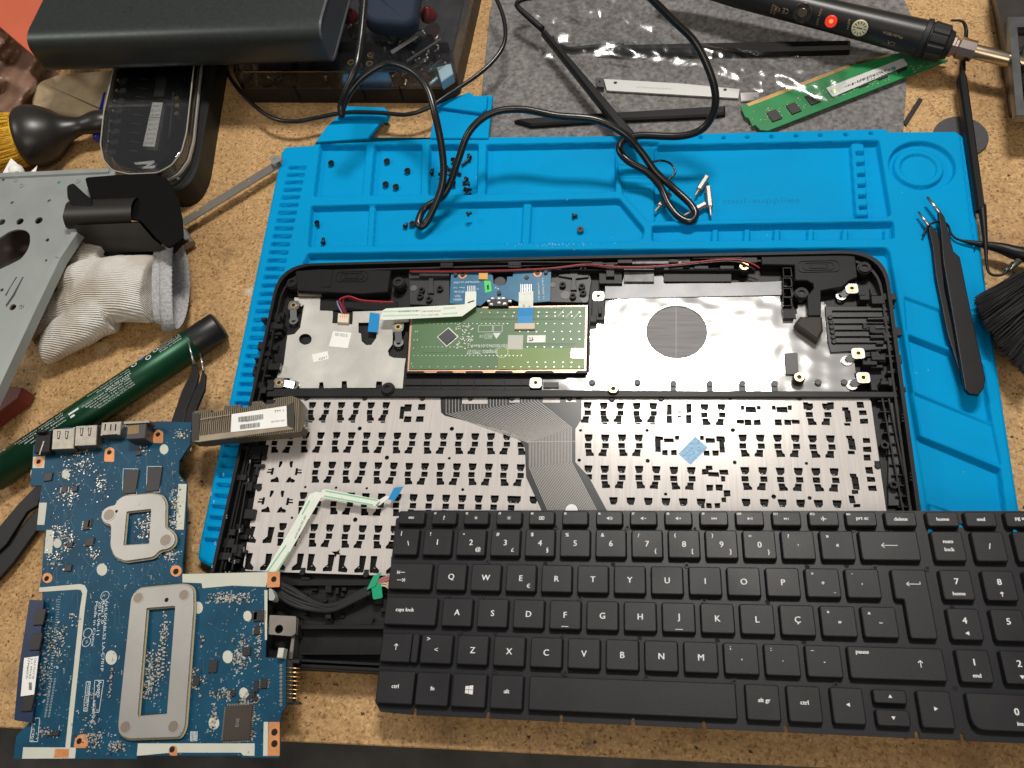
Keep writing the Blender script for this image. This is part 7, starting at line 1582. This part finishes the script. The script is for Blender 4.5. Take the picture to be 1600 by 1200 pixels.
# ================================================================ soldering iron
def iron():
    a, c = U(1030, -42, 30), U(1440, 60, 24); d = (c - a).normalized(); L0 = (c - a).length
    root = thing('soldering_iron', 'black soldering iron with ribbed collar and steel shaft across the back right', 'soldering iron', ((a.x + c.x) / 2, (a.y + c.y) / 2, 14))
    hm = pmat('iron_handle', (.014, .0135, .0135), .36, bump=.02, bs=900)
    b = M(); b.lathe(a, c, [(0, 5), (20, 8), (60, 10), (L0 - 50, 10.6), (L0 - 8, 11.6), (L0, 11.8)], 40); b.build('handle', hm, root)
    s_ = d.cross(Vector((0, 0, 1))).normalized(); u_ = s_.cross(d).normalized()
    v = []; n = 72; pr = [(L0 - .5, 11.5, 0), (L0, 12.8, 0), (L0 + 3, 13.2, 0), (L0 + 3.6, 11.4, 0), (L0 + 4.4, 11.4, 0), (L0 + 5, 12.4, 1), (L0 + 15, 11.8, 1), (L0 + 16, 9.6, 0), (L0 + 19, 8.6, 0), (L0 + 19.4, 5, 0)]
    for t, r, g in pr:
        for k in range(n): an = 2 * math.pi * k / n; rr = r - (0.8 if g and k % 6 < 2 else 0); v.append(a + d * t + s_ * math.cos(an) * rr + u_ * math.sin(an) * rr)
    b = M(); b.add(v, [(i * n + k, i * n + (k + 1) % n, (i + 1) * n + (k + 1) % n, (i + 1) * n + k) for i in range(len(pr) - 1) for k in range(n)]); b.build('ribbed_collar', blkm, root)
    b = M(); b.lathe(a, c, [(L0 + 18, 5.4), (L0 + 19.5, 7), (L0 + 21, 7), (L0 + 21.5, 5.6), (L0 + 23, 5.6), (L0 + 24, 7), (L0 + 34, 6.6), (L0 + 34.5, 4.4)], 8, sm=False); b.build('nut', pmat('warm_steel', (.72, .58, .52), .22, 1, var=.1, vs=100), root)
    b = M(); b.lathe(a, c, [(L0 + 34, 4.6), (L0 + 110, 4.4), (L0 + 111, 3.6)], 24); b.build('shaft', pmat('heat_tinted_steel', (.50, .44, .40), .28, 1, var=.2, vs=25, col2=(.62, .46, .28)), root)
    C0 = a + d * 0
    def on(px, py, off=0):       # a spot on the upper side of the handle under that photo point
        R_ = 11.0 + off; ray = RM @ Vector(((px - 800) / FPX, -(py - 600) / FPX, -1)); ray.normalize(); o = CAM - a; A_ = ray - d * ray.dot(d); B_ = o - d * o.dot(d)
        qa = A_.dot(A_); qb = 2 * A_.dot(B_); qc = B_.dot(B_) - R_ * R_; D_ = qb * qb - 4 * qa * qc
        t = (-qb - math.sqrt(max(D_, 0))) / (2 * qa); return CAM + ray * t
    def disc(px, py, r, mt, name, h=.9, n=24):
        p = on(px, py); ax_ = p - a; ax_ = (ax_ - d * ax_.dot(d)).normalized(); b = M(); b.lathe(p - ax_ * .8, p + ax_, [(0, r), (.8 + h * .7, r), (.8 + h, r * .88)], n); return b.build(name, mt, root), p + ax_ * (h + .02), ax_
    disc(1343.5, 43.5, 6.4, blkm, 'dial_seat', .5); o, p, ax_ = disc(1343.5, 43.5, 5.4, pmat('cream_dial', (.55, .52, .36), .5), 'dial', 1.3)
    b = M()
    e1 = d; e2 = ax_.cross(d)
    for k in range(12): an = k * math.pi / 6; q = p + (e1 * math.cos(an) + e2 * math.sin(an)) * 3.6; w_ = (e1 * math.sin(an) - e2 * math.cos(an)) * .28; r_ = (e1 * math.cos(an) + e2 * math.sin(an)) * .9; b.add([q - w_ - r_, q + w_ - r_, q + w_ + r_, q - w_ + r_], [(0, 1, 2, 3)])
    w_ = e2 * .35; b.add([p - w_ - e1 * 2, p + w_ - e1 * 2, p + w_ + e1 * 2, p - w_ + e1 * 2], [(0, 1, 2, 3)]); b.build('dial_marks', ink, o)
    disc(1298.5, 33.5, 4.0, pmat('lit_red_button', (.7, .03, .02), .3, emit=(1, .06, .03, .45)), 'power_light', .9)
    b_, p2_, a2_ = disc(1299, 32.5, 1.6, pmat('lit_orange_core', (.9, .3, .05), .3, emit=(1, .3, .08, .7)), 'lamp_core', 1.0, 12)
    disc(1254, 20, 7.0, pmat('bronze_badge', (.06, .052, .045), .3, .6, var=.5, vs=300), 'badge', .5, 10); disc(1254, 20, 3.2, pmat('bronze_badge_ring', (.16, .14, .11), .3, .7), 'badge_ring', .8, 14)
    def wr(s_t, p0, p1, size):
        A_, B_ = on(*p0, .06), on(*p1, .06); e = B_ - A_; w_ = e.length; e.normalize(); rad = (A_ - a); rad = (rad - d * rad.dot(d)).normalized(); f_ = rad.cross(e).normalized(); vs, fs = text_mesh(s_t, 0); x0 = min(q[0] for q in vs); x1 = max(q[0] for q in vs)
        out = []
        for q in vs:
            P_ = A_ + e * (q[0] - x0) * w_ / (x1 - x0) + f_ * q[1] * size; R_ = P_ - a; al = d * R_.dot(d); rr = (R_ - al).normalized(); out.append(a + al + rr * 11.75)
        b = M(); b.add(out, fs); b.build('print', pr_m, root)
    pr_m = pmat('bronze_print', (.30, .20, .12), .5)
    wr('Model 801A', (1411, 57), (1381, 48), 2.4); wr('CA', (1400, 66), (1388, 62), 4.2); wr('CE', (1233, 14), (1224, 12), 5); wr('60W', (1326, 30), (1323, 46), 2.0); wr('220V', (1208, 6), (1203, 20), 2); wr('240V', (1212, 8), (1208, 22), 2); wr('ON OFF', (1282, 14), (1275, 38), 2.0); wr('KX', (1220, 12), (1212, 10), 4)
iron()
# ---- metal stand at the back right corner
def stand():
    root = thing('metal_stand', 'dark grey metal stand with an open hollow at the back right corner', 'stand', U(1590, 100, 0))
    z = 26; b = M(); b.prism(P2([(1548, -20), (1568, 95), (1580, 178), (1700, 190), (1720, -20)], 3), .02, 22, top=P2([(1552, -20), (1576, 95), (1583, 170), (1700, 185), (1720, -20)], 22)); b.build('base', pmat('stand_grey', (.055, .048, .043), .42, .6, var=.2, vs=60), root)
    b = M(); b.holes(P2([(1575, 26), (1700, 24), (1710, 182), (1588, 180)], 28), [P2([(1590, 42), (1700, 40), (1700, 160), (1600, 158)], 28)], 22, 28); b.build('frame', pmat('stand_steel', (.20, .20, .20), .35, .9, var=.2, vs=90), root, bevel=.5)
    b = M(); random.seed(5)
    for k in range(60): c = U(random.uniform(1592, 1640), random.uniform(45, 152), 24); b.tube([(c.x, c.y, 22), (c.x + random.uniform(-3, 3), c.y + random.uniform(-3, 3), 27), (c.x + random.uniform(-4, 4), c.y + random.uniform(-4, 4), 23)], .5, 5, cap=False)
    b.build('wire_wool', void, root)['kind'] = 'stuff'
stand()
c = U(1501, 213, 1); b = M(); b.prism(circ(c.x, c.y, 17, 40), .02, 1.6, b=.4); b.build('rubber_disc', pmat('grey_rubber', (.055, .055, .058), .75, var=.2, vs=600, dust=.2), label='round dark grey rubber disc on the bench beside the mat corner', cat='disc')
b = M(); b.prism(P2([(1436, 152), (1442, 155), (1416, 196), (1411, 191)], 1.5), .02, 1.5, b=.2); b.build('black_stick', blkm, label='short flat black stick on bare bench right of the felt', cat='stick')
# ---- long pick down the right edge
def pick():
    root = thing('pick_tool', 'long black double ended pick leaning down the right edge of the mat', 'pick', U(1515, 220, 9))
    b = M(); b.prism(P2([(1498, 120), (1504, 98), (1512, 118), (1541, 326), (1527, 326)], 15), 10, 15, b=1.2); b.build('handle', twm, root)
    b = M(); P_ = smooth([U(1504, 110, 12.5), U(1505, 90, 12), U(1509, 60, 11), U(1509, 44, 12), U(1503, 33, 12), U(1486, 32, 12)], 5); b.tube(P_, [2.0 - 1.3 * i / (len(P_) - 1) for i in range(len(P_))], 10)
    b.build('hook', twm, root)
    b = M(); P_ = smooth([U(1534, 322, 12.5), U(1537, 350, 13), U(1540, 385, 14), U(1542, 415, 15), U(1548, 428, 15.5), U(1562, 430, 16), U(1573, 424, 17), U(1582, 410, 18)], 5); b.tube(P_, [2.6 - 1.8 * min(1, i / 14) for i in range(len(P_))], 10); b.build('hook', twm, root)
pick()
def pick2():
    root = thing('pick_tool', 'black curved pick reaching from the right edge behind the tweezers', 'pick', U(1560, 388, 10))
    b = M(); P_ = smooth([U(1660, 402, 12), U(1600, 398, 12), U(1565, 388, 11), U(1535, 382, 11), U(1500, 375, 11), U(1487, 366, 11), U(1481, 352, 12), U(1470, 346, 13), U(1454, 350, 13), U(1447, 358, 12), U(1442, 369, 11)], 5)
    n = len(P_); b.tube(P_, [4.6 if i < 5 else max(.7, 4.6 - (i - 5) * .26) for i in range(n)], 12); b.build('shaft', twm, root)
    b = M(); b.tube([U(1572, 424, 16), U(1592, 408, 16)], [1.6, 2.0], 12); b.build('steel_ring', steel, root)
pick2()
tweezers('black bent tip tweezers with steel ends lying on the right of the blue mat', [
    [(1466, 331), (1470, 330), (1476, 338), (1484, 368), (1490, 392), (1500, 401), (1506, 430), (1516, 480), (1540, 590), (1538, 606), (1530, 617), (1515, 615), (1508, 608), (1488, 490), (1474, 410), (1470, 362)],
    [(1450, 352), (1456, 352), (1466, 365), (1472, 390), (1476, 450), (1491, 520), (1512, 600), (1505, 600), (1480, 520), (1462, 430), (1457, 385)]],
    [(U(1468, 333, 15), U(1449, 308, 15), 1.3, .9), (U(1451, 353, 13), U(1435, 331, 13), 1.2, .7)], [16, 12.5], 14)
# ---- black bristle brush at the right edge
def bbrush():
    root = thing('bristle_brush', 'soft black bristle brush entering from the right edge beside the mat', 'brush', U(1590, 490, 4))
    b = M(); random.seed(15)
    for k in range(1500):
        t = random.random(); tip = (1526 + 80 * t + random.gauss(0, 3) - 12 * math.sin(t * 3.1), 468 + 118 * t + random.gauss(0, 3)); zt = random.uniform(5, 24)
        base = (1648 + 30 * t, 400 + 66 * t); z_b = random.uniform(14, 26); p, q = U(*base, z_b), U(*tip, zt); m_ = (p + q) / 2 + Vector((random.uniform(-1, 1), random.uniform(-1, 1), 3)); b.tube([p, m_, q], [.42, .38, .2], 3, cap=False)
    b.build('bristles', pmat('black_bristle', (.010, .010, .010), .5), root)['kind'] = 'stuff'
    b = M(); b.prism(P2([(1640, 392), (1700, 370), (1740, 470), (1684, 480)], 28), 10, 30, b=2); b.build('ferrule', blkm, root)
bbrush()
# ================================================================ screws, washers and bits in the trays
random.seed(50)
proto = screwthing('screw', 'lone black screw in the first small compartment of the mat', 518, 256, 3.3, 0, False, scrb, r=2.0, group='black screws in the mat trays')
G = 'black screws in the mat trays'
for x, y, lb_ in ((605, 253, 'black screw nearest the back wall of the second compartment'), (637, 268, 'black screw at the right of the second compartment'), (603, 289, 'left one of the two screws near the front of the second compartment'), (619, 293, 'right one of the two screws near the front of the second compartment'), (907, 360, 'round black screw head in the front tray below the tiny cone screw'), (645, 351, 'small upright black screw right of its pair in the front tray')):
    c = U(x, y, 4.3); dup(proto, (c.x, c.y, 3.3), random.uniform(0, 3), lb_)
for x, y, a_, z, lb_ in ((675, 268, 1.4, 3.3, 'black screw lying against the left wall of the third compartment'), (733, 244, 1.9, 3.3, 'black screw lying at the back of the third compartment right of the cable'), (496, 350, -1.1, 3.3, 'upper black screw lying at the left end of the front tray'), (505, 376, 1.7, 3.3, 'lower black screw lying at the left end of the front tray'), (634, 352, 1.2, 3.3, 'short black screw lying left of its pair in the front tray'), (898, 337, .2, 3.3, 'tiny cone shaped black screw in the middle of the front tray'), (733, 334, .5, 8.8, 'small black screw on the rim between the trays under the cable')):
    screwthing('screw', lb_, x, y, z, a_, True, scrb, 4.6 if x not in (898, 634, 733) else 3.4, 1.8, G)
for k in range(13):
    x = random.gauss(717, 13); y = random.gauss(276, 13) ; x = min(max(x, 686), 744); y = min(max(y, 252), 300)
    screwthing('screw', 'one of the black screws heaped in the third compartment under the cables', x, y, 3.3 + (k % 3) * 1.2, random.uniform(0, 6.28), True, scrb, random.uniform(4.5, 7.5), 1.7, 'heap of black screws')
for x, y, lb_ in ((1445, 499, 'small dark nut in the upper slanted rest beside the tweezers'), (1461, 650, 'left one of the touching nuts in the slanted rest'), (1469, 647, 'right one of the touching nuts in the slanted rest')):
    c = U(x, y, 6); b = M(); b.ring(c.x, c.y, 4.3, 1.9, .9, 1.6, 12); b.build('nut', pmat('dull_nut', (.06, .07, .075), .3, .8), label=lb_, cat='nut')
bitm = pmat('bit_steel', (.33, .31, .29), .42, .8)
def bit(p, q, label):
    z = 7; a, c = U(*p, z), U(*q, z); L_ = (c - a).length; root = thing('screwdriver_bit', label, 'screwdriver bit', ((a.x + c.x) / 2, (a.y + c.y) / 2, 5), 'steel bits under the cable loop')
    b = M(); b.lathe(a, c, [(0, 1.6), (.5, 2.1), (L_ * .68, 2.1), (L_ * .72, 1.4)], 6, sm=False); b.build('hex_shank', bitm, root); b = M(); b.lathe(a, c, [(L_ * .7, 1.4), (L_ * .74, 1.0), (L_ * .93, .9), (L_, .4)], 10); b.build('tip', bitm, root)
bit((1105, 276), (1086, 306), 'steel bit standing highest right of the cable loop'); bit((1047, 303), (1023, 331), 'steel bit lying left of the cable loop'); bit((1103, 319), (1068, 337), 'steel bit lying across the front inside the cable loop'); bit((1106, 292), (1111, 338), 'steel bit farthest right, pointing to the front edge')
